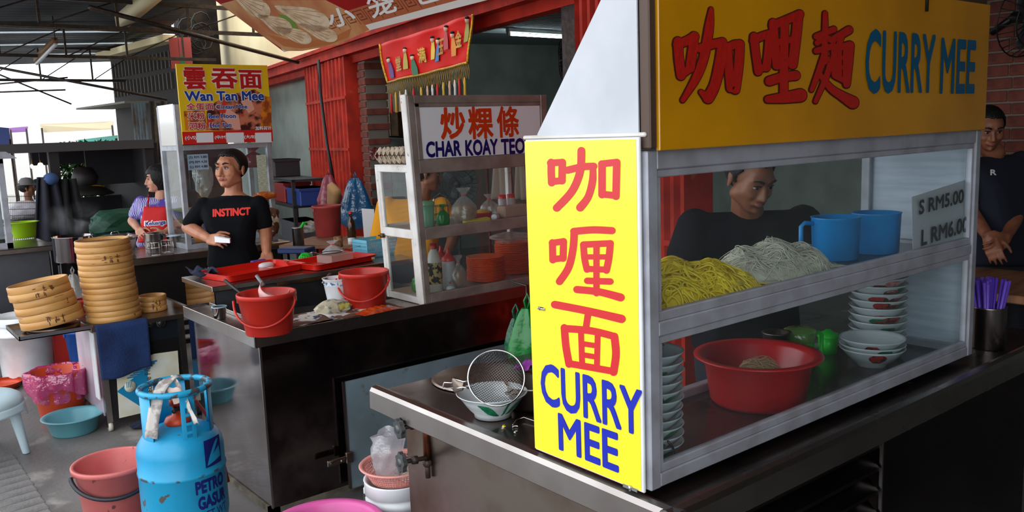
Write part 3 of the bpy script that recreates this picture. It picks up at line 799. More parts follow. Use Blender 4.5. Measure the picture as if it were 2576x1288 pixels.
# ------------------------------------------------------------------ glass case with CHAR KOAY TEOW sign
KX0, KX1, KY0, KY1 = 2.436, 3.36, 3.826, 4.21
kc = thing('glass_display_case', 'white framed glass case with the orange char koay teow sign', 'display case')
def lean(me):
    for v in me.vertices:
        f = max(0, min(1, 1 - (v.co.x - KX0) / .9)); v.co.x -= .042 * (v.co.z - .785) * f
def kbox(name, a, b, mat, bev=.003, parent=None):
    q = MB(); q.box(a, b, bev=bev); o = q.build(name, mat, parent or kc); lean(o.data); return o
def zk(py): return at_y(1070, py, KY0).z
GREYF = M('warm_grey_frame', (150, 138, 130), rough=.45, metal=.3, col2=(128, 114, 106), nscale=9)
zr = [zk(772), zk(742), zk(604), zk(574), zk(436), zk(402)]
kbox('post', (KX0, KY0, MZ), (KX0 + .012, KY0 + .05, 1.905), WHITEM)
kbox('post', (KX0 + .012, KY0 - .002, MZ), (KX0 + .05, KY0 + .03, 1.90), GREYF)
kbox('post', (KX1 - .045, KY0 - .002, MZ), (KX1, KY0 + .03, 1.90), GREYF)
kbox('post', (KX0, KY1 - .03, MZ), (KX0 + .03, KY1, 1.53), WHITEM)
kbox('post', (KX1 - .03, KY1 - .03, MZ), (KX1, KY1, 1.53), WHITEM)
for a, b in ((zr[0] + .004, zr[1]), (zr[2], zr[3]), (zr[4], zr[5])):
    kbox('rail', (KX0 + .05, KY0, a), (KX1 - .045, KY0 + .03, b), GREYF)
kbox('rail', (KX0 + .05, KY0, 1.858), (KX1 - .045, KY0 + .03, 1.90), GREYF)
for z0, z1 in ((zr[0] + .01, zr[1] - .02), (zr[2] + .005, zr[3] - .01), (1.50, 1.53)):
    kbox('side_rail', (KX0, KY0 + .05, z0), (KX0 + .024, KY1 - .03, z1), WHITEM)
    kbox('side_rail', (KX1 - .024, KY0 + .03, z0), (KX1, KY1 - .03, z1), WHITEM)
for z0, z1 in ((zr[1] - .02, zr[2] + .005), (zr[3] - .01, 1.50)):
    for y in (KY0 + .05, KY1 - .05):
        kbox('door_stile', (KX0 + .002, y, z0), (KX0 + .02, y + .02, z1), WHITEM)
    kbox('glass_pane', (KX0 + .009, KY0 + .05, z0), (KX0 + .012, KY1 - .03, z1), GLASS, 0)
for z0, z1 in ((zr[1] - .004, zr[2] + .004), (zr[3] - .004, zr[4] + .004)):
    kbox('glass_pane', (KX0 + .05, KY0 + .012, z0), (KX1 - .045, KY0 + .015, z1), GLASS, 0)
sb2 = kbox('sign_board', (KX0 + .075, KY0 + .003, zr[5] + .004), (KX1 - .05, KY0 + .02, 1.852), M('white_sign', (226, 226, 230), rough=.25, coat=.6), .001)
kbox('sign_frame', (KX0 + .05, KY0 - .001, zr[5]), (KX0 + .078, KY0 + .028, 1.858), GREYF)
kbox('sign_frame', (KX0 + .05, KY0 - .001, 1.838), (KX1 - .045, KY0 + .028, 1.858), GREYF)
ORANGE = M('orange_red_letter', (204, 56, 10), rough=.4); NAVY = M('navy_letter', (14, 14, 92), rough=.4)
def ksg(body, box, mat, bold):
    x0, x1, z0, z1 = rect_y(*box, KY0 + .003)
    text_on(sb2, body, mat, (x0, KY0 + .0025, z0), (1, 0, 0), (0, 0, 1), x1 - x0, z1 - z0, bold, .0008)
ksg('炒', (1107, 269, 1170, 351), ORANGE, .03); ksg('粿', (1177, 268, 1240, 350), ORANGE, .024); ksg('條', (1249, 267, 1305, 346), ORANGE, .024)
ksg('CHAR', (1071, 354, 1160, 395), NAVY, .035); ksg('KOAY', (1170, 350, 1252, 391), NAVY, .035); ksg('TEOW', (1260, 347, 1352, 387), NAVY, .035)
kbox('shelf', (KX0 + .02, KY0 + .03, zr[3] - .025), (KX1 - .02, KY1, zr[3] - .012), GREYF)
kbox('case_floor', (KX0 + .02, KY0 + .03, zr[1] - .03), (KX1 - .02, KY1, zr[1] - .018), GREYF)
kbox('top_panel', (KX0, KY0 + .03, 1.53), (KX1, KY1, 1.54), WHITEM)
kbox('back_rail', (KX0 + .03, KY1 - .024, zr[3] - .03), (KX1 - .03, KY1, zr[3]), WHITEM)
q = MB(); p = at_x(968, 594, KX0 - .03); q.box((KX0 - .034, KY1 - .045, p.z - .012), (KX0 - .014, KY1 - .02, p.z + .012), bev=.003); q.tube([(KX0 - .02, KY1 - .05, p.z), (KX0 - .02, KY1 + .02, p.z - .004)], .004, 6); q.build('latch', M('dark_brass', (90, 74, 52), rough=.4, metal=.8), kc)
ZS1, ZS0 = zr[3] - .012, zr[1] - .018     # shelf surfaces
# ================================================================== food and crockery in the curry case
SH = 1.248; FL = .880
def strands(name, lab, cx, cy, rx, ry, hgt, n, r, mat, seed, z0, curl=.5, step=.008, pts=16, cat='noodles', rot=0):
    rnd = random.Random(seed)
    def hf(x, y):
        d = ((x - cx) / rx) ** 2 + ((y - cy) / ry) ** 2
        return max(0, 1 - d) ** .6 * hgt * (1 + .25 * math.sin(x * 40) * math.cos(y * 37))
    q = MB()
    q.grid(lambda u, v: (cx + rx * (2 * u - 1), cy + ry * (2 * v - 1), z0 + .92 * hf(cx + rx * (2 * u - 1), cy + ry * (2 * v - 1))), 24, 16)
    for i in range(n):
        a = rnd.uniform(0, 6.283); d = math.sqrt(rnd.random()) * .97
        x, y = cx + rx * d * math.cos(a), cy + ry * d * math.sin(a)
        th = rnd.uniform(0, 6.283); k = rnd.uniform(-curl, curl); lift = rnd.uniform(.0, .012) * (1 if rnd.random() < .8 else 1.6)
        P = []
        for j in range(pts):
            P.append((x, y, z0 + max(r, hf(x, y) + lift * math.sin(math.pi * j / (pts - 1)) - .001)))
            th += k + rnd.uniform(-.25, .25); x += step * math.cos(th); y += step * math.sin(th)
            x = min(max(x, cx - rx), cx + rx); y = min(max(y, cy - ry), cy + ry)
        q.tube(P, r, 4, cap=False)
    o = q.build(name, mat, None, recalc=False)
    return tag(o, lab, cat, kind='stuff')
NYEL = M('yellow_noodle', (252, 224, 56), rough=.4, col2=(240, 204, 36), nscale=30)
NWHT = M('rice_noodle', (228, 222, 204), rough=.45, col2=(206, 200, 182), nscale=30)
strands('yellow_noodles', 'heap of yellow noodles on the upper shelf of the near case', 1.715, 1.47, .285, .172, .072, 520, .0030, NYEL, 1, SH + .004)
strands('rice_vermicelli', 'heap of white rice vermicelli beside the blue mugs', 2.19, 1.49, .21, .15, .075, 620, .0013, NWHT, 2, SH + .004, curl=.35, step=.01, pts=14)
q = MB(); q.box((1.44, 1.293, SH), (2.40, 1.645, SH + .003)); tag(q.build('noodle_tray', STEEL), 'flat steel tray under the yellow and white noodles', 'tray')
# blue mugs
BLUEM = M('blue_plastic', (12, 142, 216), rough=.35, col2=(8, 128, 200), nscale=5)
def mug(lab, loc, r, h, mat, ang, group=None, name='plastic_mug', wr=.0075):
    t = thing(name, lab, 'mug', loc, ang, group)
    q = MB(); q.lathe([(0, 0), (r * .9, 0), (r * .94, .004), (r, h - .004), (r + .003, h), (r - .003, h), (r * .93, .006), (0, .006)], 36); q.build('mug_body', mat, t)
    pts = [(r * .96, 0, h * .86), (r + .028, 0, h * .88), (r + .04, 0, h * .80), (r + .04, 0, h * .3), (r + .03, 0, h * .2), (r * .94, 0, h * .22)]
    q = MB(); q.tube(pts, wr, 8); q.build('handle', mat, t)
    return t
p1 = at_z(2112, 640, SH); p2 = at_z(2236, 645, SH)
mug('light blue plastic mug with its square handle to the left, beside the vermicelli', (2.54, 1.49, SH), .076, .138, BLUEM, math.radians(146), 'blue mugs')
mug('light blue plastic mug behind the price card', (2.74, 1.46, SH), .078, .136, BLUEM, math.radians(60), 'blue mugs')
# price card on the glass
x0, x1, z0, z1 = rect_y(2302, 470, 2432, 640, 1.29)
pcd = thing('price_card', 'white card reading S RM5.00 and L RM6.00 in the near case', 'price card')
q = MB(); q.prism([(x0, 1.292, z0 - .01), (x1, 1.284, z0 + .01), (x1 - .01, 1.290, z1 + .012), (x0 - .006, 1.300, z1 - .02)], (0, .001, 0)); q.build('card', M('price_card_paper', (206, 206, 212), rough=.6), pcd)
INK = M('dark_ink', (40, 48, 54), rough=.6)
vt = Vector((0, 0, 1)); ut = Vector((1, -.045, .06)).normalized()
for body, (a, b, c, d) in (('S RM5.00', (2316, 486, 2418, 536)), ('L RM6.00', (2322, 556, 2428, 612))):
    X0, X1, Z0, Z1 = rect_y(a, b, c, d, 1.282)
    text_on(pcd, body, INK, (X0, 1.289, Z0 + .006), ut, vt, X1 - X0, (Z1 - Z0) * .72, .03, .002)
# bowls
PORC = M('porcelain', (214, 220, 222), rough=.18, col2=(200, 206, 208), nscale=10, coat=.4)
ROOSTER = M('rooster_red', (190, 44, 36), rough=.3, col2=(30, 30, 32), nscale=70, lo=.5, hi=.56)
LEAFG = M('leaf_green_glaze', (30, 128, 84), rough=.3, col2=(16, 92, 60), nscale=80)
PINKG = M('peony_pink_glaze', (206, 110, 116), rough=.3, col2=(230, 180, 180), nscale=60)
def bprof(R, h): return [(0, .004), (.40 * R, .004), (.40 * R, 0), (.45 * R, 0), (.47 * R, .1 * h), (.62 * R, .30 * h), (.82 * R, .62 * h), (.95 * R, .90 * h), (R, h), (R * .985, h + .0015), (.93 * R, .91 * h), (.79 * R, .64 * h), (.58 * R, .33 * h), (.3 * R, .16 * h), (0, .15 * h)]
def outer(R, h, f):
    pts = [(.47 * R, .1 * h), (.62 * R, .30 * h), (.82 * R, .62 * h), (.95 * R, .90 * h), (R, h)]
    f = f * 4; i = min(3, int(f)); f -= i
    return (pts[i][0] * (1 - f) + pts[i + 1][0] * f + .0007, pts[i][1] * (1 - f) + pts[i + 1][1] * f)
_BM = {}
def bowl(lab, loc, R, h, seed, group, motifs=2, name='rooster_bowl', view=None, rings=False):
    rnd = random.Random(seed)
    t = thing(name, lab, 'bowl', loc, rnd.uniform(0, .3) if view is None else view, group)
    key = (R, h)
    if key not in _BM:
        q = MB(); q.lathe(bprof(R, h), 40); me = q.mesh('bowl_body'); me.materials.append(PORC); _BM[key] = me
    part('bowl_body', _BM[key], t)
    for k in range(motifs):
        a0 = rnd.uniform(-2.9, -.4) if view is None else (-1.75 + k * .7); wa = rnd.uniform(.25, .45)
        f0 = rnd.uniform(.05, .35); f1 = min(.95, f0 + rnd.uniform(.35, .6))
        def fn(u, v):
            w_ = .5 + .5 * math.sin(math.pi * v); a = a0 + (u - .5) * wa * w_ * 2
            r, z = outer(R, h, f0 + (f1 - f0) * (v + .12 * math.sin(u * 7)) if False else f0 + (f1 - f0) * v)
            return (r * math.cos(a), r * math.sin(a), z)
        q = MB(); q.grid(fn, 8, 6); q.build('painted_motif', rnd.choice([ROOSTER, LEAFG, LEAFG, PINKG, ROOSTER]), t)
    return t
ang = CAMROT
ls = at_z(1688, 1150, FL)
lx, ly = 1.533, 1.385
words_ = ['bottom', 'second', 'third', 'fourth', 'fifth', 'sixth', 'seventh', 'eighth', 'ninth', 'tenth', 'eleventh', 'topmost']
for i in range(11):
    w_ = 'bottom' if i == 0 else 'topmost' if i == 10 else words_[i]
    bowl(f'small white rooster bowl, {w_} of the stack at the left case post' if i in (0, 10) else f'small white rooster bowl, {w_} from the bottom in the stack at the left case post', (lx + random.uniform(-.003, .003), ly, FL + i * .0228), .079, .046, 10 + i, 'small bowls stacked at the left case post', 2, 'rooster_bowl')
mug('small white cup with a blue rim line on top of the left bowl stack', (lx - .005, ly, FL + 10 * .0228 + .010), .033, .05, PORC, 2, None, 'porcelain_cup', .003)
rb = Vector((2.66, 1.42, FL))
for i in range(3):
    bowl(('topmost', 'middle', 'lowest')[2 - i] + ' of three wide white bowls in front of the tall bowl stack', (rb.x, rb.y, FL + i * .020), .105, .062 if i == 0 else .055, 40 + i, 'wide bowls in the near case', 3, 'rooster_bowl')
for i in range(10):
    w_ = 'bottom' if i == 0 else 'topmost' if i == 9 else words_[i] + ' from the bottom'
    bowl(f'white flowered bowl, {w_} in the tall stack at the right case end', (2.87, 1.515, FL + i * .026), .098, .056, 60 + i, 'flowered bowls stacked at the right case end', 4, 'flowered_bowl')
q = MB(); q.lathe([(0, .012), (.05, .012), (.085, .0), (.088, .003), (.06, .03), (.03, .045), (0, .05)], 32); tag(q.build('dome_cover', STEELD, None, (2.87, 1.515, FL + 9 * .026 + .056)), 'dark dome cover on top of the tall flowered bowl stack', 'cover')
# red basin
def basin(name, lab, loc, R, r, h, mat, cat='basin', group=None, lip=.018, rot=0):
    t = thing(name, lab, cat, loc, rot, group)
    q = MB(); q.lathe([(0, 0), (r * .93, 0), (r, .01), (R - .01, h - .012), (R + lip, h - .004), (R + lip + .002, h - .001), (R + lip, h + .002), (R - .004, h + .001), (R - .014, h - .012), (r - .006, .014), (r * .9, .006), (0, .006)], 56)
    q.build('basin_body', mat, t); return t
REDB = M('red_basin_plastic', (206, 26, 32), rough=.28, col2=(186, 18, 26), nscale=4)
basin('red_basin', 'deep red plastic basin on the floor of the near case', (2.085, 1.465, FL), .166, .138, .142, REDB)
strands('bean_sprouts', 'small pile of bean sprouts in the red basin', 2.10, 1.47, .07, .06, .035, 220, .0016, M('bean_sprout', (206, 170, 130), rough=.4), 9, FL + .075, cat='bean sprouts')
GREENP = M('green_plastic', (14, 196, 40), rough=.35, col2=(8, 170, 30), nscale=6)
gm = mug('bright green plastic mug with film over its top in the near case', (2.49, 1.585, FL), .05, .12, GREENP, math.radians(-20))
q = MB(); q.lathe([(.05, .085), (.056, .10), (.052, .125), (.04, .13), (0, .127)], 20); o = q.build('cling_film', filmmat('brownish_film', (200, 190, 140), .35), gm)
tg = thing('plastic_tub', 'small green lidded tub behind the wide bowls', 'tub', (2.70, 1.605, FL))
q = MB(); q.lathe([(0, 0), (.03, 0), (.034, .06), (0, .06)], 24); q.build('tub_body', GREENP, tg); q = MB(); q.lathe([(.036, .058), (.036, .07), (.02, .076), (.008, .085), (0, .085)], 24); q.build('lid', GREENP, tg)
for lab, loc, r, h in (('dull steel pot behind the red basin', (2.392, 1.608, FL), .043, .13), ('steel mixing pot behind the red basin toward the left', (2.285, 1.608, FL),   .055, .11)):
    t = thing('steel_pot', lab, 'pot', loc)
    q = MB(); q.lathe([(0, 0), (r * .96, 0), (r, .01), (r, h - .004), (r + .006, h), (r - .003, h), (r - .004, .01), (0, .006)], 32); q.build('pot_body', STEELD, t)
    q = MB(); q.tube([(r, 0, h * .7), (r + .02, -.01, h * .72), (r + .02, -.03, h * .72)], .004, 6); q.build('handle', STEELD, t)
# straws in a steel canister
sp_ = at_z(2484, 872, ZC); sp_.z = ZC - .002
cn = thing('straw_canister', 'tall stainless canister of straws at the right counter end', 'canister', sp_)
q = MB(); q.lathe([(0, 0), (.056, 0), (.058, .003), (.058, .15), (.060, .153), (.056, .154), (.054, .15), (.054, .006), (0, .006)], 36); q.build('canister_body', STEEL, cn)
PURP = [M('purple_straw', (88, 58, 176), rough=.35), M('violet_straw', (110, 76, 196), rough=.35)]
rnd = random.Random(4)
q = MB(); q.lathe([(.0052, 0), (.0052, .235), (.0042, .235), (.0042, 0)], 10); sm = [q.mesh('straw')]; sm[0].materials.append(PURP[0])
q = MB(); q.lathe([(.0052, 0), (.0052, .235), (.0042, .235), (.0042, 0)], 10); sm.append(q.mesh('straw')); sm[1].materials.append(PURP[1])
used = []
for i in range(46):
    a = rnd.uniform(0, 6.283); d = math.sqrt(rnd.random()) * .046
    bx, by = d * math.cos(a) * .55, d * math.sin(a) * .55
    o = bpy.data.objects.new('drinking_straw', sm[i % 2]); COL.objects.link(o)
    tx, ty = d * math.cos(a) * 1.55 + rnd.uniform(-.006, .006), d * math.sin(a) * 1.55 + rnd.uniform(-.006, .006)
    dirv = Vector((tx - bx, ty - by, .235)).normalized()
    o.location = sp_ + Vector((bx, by, .012 + rnd.uniform(0, .012))); o.rotation_euler = Vector((0, 0, 1)).rotation_difference(dirv).to_euler()
    tag(o, 'purple drinking straw standing in the steel canister', 'straw', 'purple straws in the canister')
# ------------------------------------------------------------------ strainer in a bowl on the near counter
bz = .852
bc = at_z(1250, 1048, bz)
bb = thing('feather_bowl', 'white bowl painted with green leaves holding the strainer', 'bowl', (bc.x, bc.y + .02, bz), CAMROT)
R_, h_ = .108, .072
q = MB(); q.lathe([(0, .004), (.05, .004), (.05, 0), (.056, 0), (.058, .012), (.072, .026), (.092, .054), (.104, .070), (.1085, .0725), (.106, .074), (.098, .064), (.08, .036), (.05, .016), (0, .012)], 48); q.build('bowl_body', PORC, bb)
def leafp(a0, a1, f0, f1, wd, name='painted_leaf'):
    def fn(u, v):
        c = math.sin(math.pi * min(1, u * .98 + .02)) ** .7 * wd
        a = a0 + (a1 - a0) * u; f = f0 + (f1 - f0) * u + (v - .5) * c
        pr = [(.0585, .0125), (.0725, .026), (.0925, .054), (.1045, .070)]
        f = max(0, min(.999, f)) * 3; i = int(f); f -= i
        r = pr[i][0] * (1 - f) + pr[i + 1][0] * f + .0008; z = pr[i][1] * (1 - f) + pr[i + 1][1] * f
        ja = .012 * math.sin(u * 60) * (v - .5)
        return (r * math.cos(a + ja), r * math.sin(a + ja), z)
    q = MB(); q.grid(fn, 24, 6); q.build(name, LEAFG, bb)
leafp(-2.0, -1.25, .75, .12, .42); leafp(-1.15, -.95, .12, .85, .5); leafp(-.95, -.45, .2, .75, .4)
# strainer: ring, mesh bowl, clip and handle
st = thing('wire_strainer', 'round wire mesh strainer standing in the leaf painted bowl', 'strainer')
sc0 = at_d(1249, 950, 2.50); tocam = (CAMP - sc0).normalized()
axis = (tocam + Vector((.08, .0, .22))).normalized()
RS = Vector((0, 0, 1)).rotation_difference(axis).to_matrix().to_4x4(); TS = Matrix.Translation(sc0) @ RS
RR = .083
q = MB(); q.tube([(RR * math.cos(a), RR * math.sin(a), 0) for a in [i * 2 * math.pi / 48 for i in range(48)]], .0032, 8, closed=True, T=TS); q.build('ring', CHROME, st)
q = MB(); wires = MB()
nW = 27
for k in range(nW):
    o_ = -RR + 2 * RR * (k + .5) / nW
    L_ = math.sqrt(max(0, RR * RR - o_ * o_)); pa, pb = [], []
    for i in range(15):
        s_ = -L_ + 2 * L_ * i / 14
        d_ = .058 * math.sqrt(max(0, 1 - (o_ * o_ + s_ * s_) / (RR * RR)))
        pa.append((o_, s_, -d_)); pb.append((s_, o_, -d_))
    wires.tube(pa, .0010, 4, T=TS, cap=False); wires.tube(pb, .0010, 4, T=TS, cap=False)
wm = wires.build('wire_mesh', M('mesh_steel', (120, 114, 110), rough=.3, metal=1), st); wm['kind'] = 'stuff'
e1 = at_d(1150, 968, 2.52); e0 = at_d(1183, 962, 2.50); e2 = at_d(1112, 975, 2.54)
q = MB(); q.tube([at_d(1180, 958, 2.5), at_d(1165, 960, 2.5), at_d(1148, 955, 2.51)], .0035, 6); q.tube([at_d(1182, 977, 2.5), at_d(1165, 974, 2.5), at_d(1148, 978, 2.51)], .0035, 6); q.build('ring_arms', CHROME, st)
q = MB(); q.hull([(at_d(1143, 955, 2.52), .007), (at_d(1165, 962, 2.51), .006), (at_d(1147, 983, 2.52), .007), (at_d(1162, 978, 2.51), .006), (at_d(1140, 970, 2.56), .008)]); q.build('clip', STEELD, st)
q = MB(); q.tube([at_d(1142, 963, 2.53), at_d(1118, 962, 2.54), at_d(1115, 970, 2.54), at_d(1116, 978, 2.54), at_d(1142, 976, 2.53)], .0028, 6); q.build('handle_wire', CHROME, st)
# pot lid behind, pots half hidden by the yellow panel
lp = at_z(1160, 975, bz)
q = MB(); q.lathe([(0, .006), (.16, .004), (.175, 0), (.178, .003), (.16, .008), (0, .011)], 48); tag(q.build('pan_cover', STEELD, None, (lp.x + .12, lp.y + .04, bz)), 'large flat steel pan cover under the strainer handle', 'cover')
pp = at_z(1345, 1040, bz)
t = thing('steel_pot', 'dark steel pot half hidden behind the yellow panel', 'pot', (pp.x + .05, pp.y + .06, bz))
q = MB(); q.lathe([(0, 0), (.07, 0), (.078, .01), (.085, .07), (.092, .078), (.082, .074), (.07, .012), (0, .008)], 32); q.build('pot_body', STEELD, t)
q = MB(); q.tube([(-.085, -.02, .06), (-.11, -.03, .064), (-.11, .0, .064), (-.085, .01, .06)], .004, 6); q.build('handle', STEELD, t)
# scraps of noodle on the counter
rnd = random.Random(8)
for i, (px, py, col) in enumerate(((1271, 1072, NYEL), (1296, 1075, NWHT), (1300, 1088, NWHT), (1262, 1078, NWHT))):
    p = at_z(px, py, bz); q = MB(); a = rnd.uniform(0, 6)
    q.tube([(.008 * math.cos(a + j * .6), .006 * math.sin(a + j * .6), .0018) for j in range(6)], .0016, 5)
    tag(q.build('noodle_scrap', col, None, (p.x, p.y, bz)), ['yellow scrap of noodle on the wet counter before the leaf bowl', 'white curl of noodle next to the bent wire end', 'white curl of noodle nearest the rolled counter edge', 'white curl of noodle next to the yellow scrap'][i], 'noodle', 'noodle scraps on the counter')
p = at_z(1310, 1060, bz)
q = MB(); q.tube([at_z(1290, 1072, bz) + Vector((0, 0, .003)), at_z(1298, 1062, bz) + Vector((0, 0, .006)), at_z(1318, 1056, bz) + Vector((0, 0, .008)), at_z(1345, 1064, bz) + Vector((0, 0, .006))], .0016, 6)
tag(q.build('bent_wire', CHROME), 'thin bent wire lying on the counter by the yellow panel', 'wire')
# green carrier bags hanging between the carts
def hang_bag(name, lab, top, w, h, mat, seed, rot=0, group=None, depth=.35, neck=.25):
    def fn(u, v):
        a = u * 2 * math.pi; k = neck + (1 - neck) * min(1, (v * 1.6)) ** .8
        if v > .82: k *= 1 - ((v - .82) / .18) ** 2 * .55
        cr = 1 + .16 * math.sin(a * 5 + seed) * (1 - v * .6) + .1 * mathutils.noise.noise(Vector((math.cos(a) * 2, math.sin(a) * 2, v * 4 + seed)))
        return (w / 2 * k * cr * math.cos(a), w / 2 * depth * 2 * k * cr * math.sin(a), -h * v)
    q = MB(); q.grid(fn, 40, 18, closeu=True)
    t = thing(name, lab, 'bag', top, rot, group)
    q.build('bag_body', mat, t)
    q = MB(); q.tube([(0, 0, -.01), (-.008, 0, .03), (.004, 0, .06), (.014, 0, .03), (0, 0, -.01)], .006, 6); q.build('bag_handles', mat, t)
    return t
GBAG = filmmat('green_bag_film', (4, 150, 56), .92, .3, .12, .6, 14)
hang_bag('carrier_bag', 'bunch of green plastic carrier bags hanging from a hook', at_d(1325, 775, 3.45), .17, .24, GBAG, 2, CAMROT)
hang_bag('carrier_bag', 'dark green carrier bag hanging left of the brighter green bunch', at_d(1296, 800, 3.5), .09, .17, filmmat('dark_green_film', (6, 100, 66), .92, .3, .1, .8, 20), 5, CAMROT)
q = MB(); a = at_d(1326, 775, 3.45); q.tube([a, a + Vector((0, 0, .05)), a + Vector((.01, .01, .09)), a + Vector((.0, .12, .10))], .004, 6); tag(q.build('wire_hook', BLACK), 'black wire hook holding the green carrier bags', 'hook')
# ================================================================== things in the char koay teow case
def onk(px, py, z): return at_z(px, py, z)
def at_kd(px, y): # x on the shelf at distance y for a pixel column
    return at_y(px, 620, y).x
ORP = M('orange_plate', (240, 98, 26), rough=.35, col2=(226, 80, 18), nscale=6)
q = MB(); q.lathe([(0, .0), (.07, .0), (.085, .003), (.112, .013), (.114, .015), (.111, .0155), (.083, .006), (0, .004)], 40); plm = q.mesh('orange_plate'); plm.materials.append(ORP)
ordn = ['bottom', 'second', 'third', 'fourth', 'fifth', 'sixth', 'seventh', 'eighth', 'ninth', 'tenth', 'eleventh', 'twelfth', 'thirteenth', 'fourteenth', 'fifteenth', 'sixteenth', 'seventeenth', 'eighteenth']
def plates(x, y, n, where, grp, dz=.0078):
    for i in range(n):
        o = bpy.data.objects.new('orange_plate', plm); COL.objects.link(o)
        o.location = (x + random.uniform(-.002, .002), y + random.uniform(-.002, .002), ZS0 + .001 + i * dz)
        nm = 'bottom' if i == 0 else 'topmost' if i == n - 1 else ordn[i] + ' from the bottom'
        tag(o, f'orange melamine plate, {nm} of the {where}', 'plate', grp)
plates(at_kd(1220, 4.0), 4.0, 18, 'front plate stack in the white case', 'front stack of orange plates')
plates(at_kd(1290, 4.09), 4.09, 18, 'rear plate stack in the white case', 'rear stack of orange plates', .0108)
q = crumple(.10, 8, (1.25, .9, .28), 4, .35); tag(q.build('plastic_bag', filmmat('clear_white_bag', (220, 214, 208), .6), None, (at_kd(1285, 4.09), 4.09, ZS0 + 18 * .0108 + .035)), 'folded white plastic bag on top of the rear orange plates', 'bag')
# soy bottle
def bottle(lab, loc, prof, mat, capprof, capmat, name='sauce_bottle', label_band=None, lmat=None, rot=0, group=None):
    t = thing(name, lab, 'bottle', loc, rot, group)
    q = MB(); q.lathe(prof, 28); q.build('bottle_body', mat, t)
    q = MB(); q.lathe(capprof, 20); q.build('cap', capmat, t)
    if label_band:
        q = MB(); q.lathe([(label_band[0], label_band[1]), (label_band[0], label_band[2])], 28); q.build('paper_label', lmat, t)
    return t
sx = at_kd(1090, 3.93)
bottle('soy sauce bottle with tan and black label, front corner of the white case', (sx, 3.93, ZS0), [(0, 0), (.04, 0), (.042, .005), (.042, .16), (.036, .19), (.03, .22), (.018, .24), (.016, .25), (0, .25)], M('cloudy_bottle', (206, 190, 176), rough=.35), [(.019, .245), (.019, .275), (0, .277)], M('red_cap', (206, 40, 34), rough=.35), 'sauce_bottle', (.0428, .05, .17), M('tan_black_label', (196, 160, 100), rough=.5, col2=(24, 20, 18), nscale=26, lo=.5, hi=.54))
SQ = M('clear_squeeze', (206, 196, 196), rough=.3, trans=.35)
REDCAP = M('red_cap', (206, 40, 34))
for px, y, lab in ((1126, 3.95, 'clear squeeze bottle with red cone nozzle beside the soy bottle'), (1108, 4.06, 'second squeeze bottle with red nozzle, behind the soy bottle')):
    bottle(lab, (at_kd(px, y), y, ZS0), [(0, 0), (.034, 0), (.036, .004), (.037, .15), (.034, .165), (0, .165)], SQ, [(.037, .162), (.037, .178), (.022, .192), (.012, .205), (.008, .225), (.008, .236), (0, .236)], REDCAP, 'squeeze_bottle', group='red nozzled squeeze bottles')
CLB = filmmat('clear_bag', (222, 216, 210), .28)
def tied_bag(lab, loc, r, h, mat, seed, fill=None, fr=.85, rot=0, name='tied_bag'):
    t = thing(name, lab, 'bag', loc, rot)
    def fn(u, v):
        a = u * 2 * math.pi
        prof = [(0, .6), (.1, .92), (.3, 1), (.5, .85), (.66, .5), (.76, .16), (.82, .14), (.9, .34), (1, .5)]
        for (v0, r0), (v1, r1) in zip(prof, prof[1:]):
            if v0 <= v <= v1: k = r0 + (r1 - r0) * (v - v0) / (v1 - v0); break
        cr = 1 + .14 * math.sin(a * 6 + seed) * (.2 + v) + .16 * mathutils.noise.noise(Vector((math.cos(a) * 1.7, math.sin(a) * 1.7, v * 3 + seed)))
        return (r * k * cr * math.cos(a), r * k * cr * math.sin(a) * .8, h * v)
    q = MB(); q.grid(fn, 36, 20, closeu=True); q.build('bag_film', mat, t)
    q = MB(); q.tube([(r * .17 * math.cos(a), r * .15 * math.sin(a), h * .79) for a in [i * .7854 for i in range(8)]], .003, 6, closed=True); q.build('tie', REDCAP, t)
    if fill:
        q = MB(); q.ball((0, 0, h * .28), (r * fr, r * fr * .8, h * .27), sub=3); q.build('bag_filling', fill, t)
    return t
tied_bag('clear tied bag with red twist before the orange plates', (at_kd(1150, 3.92), 3.92, ZS0), .05, .19, CLB, 1, M('brown_sauce', (170, 110, 70), rough=.4))
tied_bag('small clear bag of white scraps beside the soy bottle', (at_kd(1128, 3.88), 3.88, ZS0), .03, .06, CLB, 3, WHITEP)
tied_bag('clear bag with green limes behind the lower side glass', (at_x(1030, 700, 2.50).x + .03, 3.99, ZS0), .055, .15, filmmat('green_clear', (60, 190, 60), .5), 4, M('lime_fill', (140, 190, 40), rough=.4, col2=(40, 140, 40), nscale=30))
# upper shelf
PGREEN = M('pale_green_plastic', (126, 170, 134), rough=.4)
t = thing('canister', 'pale green lidded canister on the upper shelf of the white case', 'canister', (at_kd(1080, 3.92), 3.92, ZS1))
q = MB(); q.lathe([(0, 0), (.034, 0), (.036, .004), (.038, .13), (0, .13)], 28); q.build('canister_body', PGREEN, t); q = MB(); q.lathe([(.041, .125), (.041, .142), (.02, .148), (0, .148)], 28); q.build('lid', PGREEN, t)
tied_bag('clear bag of brown fried bits hanging full on the upper shelf', (at_kd(1172, 3.95), 3.95, ZS1), .075, .20, CLB, 6, M('fried_bits', (186, 134, 74), rough=.7, col2=(150, 96, 46), nscale=60, bump=1, bscale=90), .95)
tied_bag('dark green bag on the upper shelf beside the pale canister', (at_kd(1118, 3.93), 3.93, ZS1), .04, .12, GBAG, 7)
t = thing('wire_basket', 'small black wire basket behind the green bag', 'basket', (at_kd(1112, 4.06), 4.06, ZS1))
q = MB()
for z in (.004, .05, .10): q.tube([(.05 * math.cos(a), .05 * math.sin(a), z) for a in [i * .5236 for i in range(12)]], .002, 5, closed=True)
for i in range(12): a = i * .5236; q.tube([(.05 * math.cos(a), .05 * math.sin(a), .004), (.05 * math.cos(a), .05 * math.sin(a), .10)], .0015, 5)
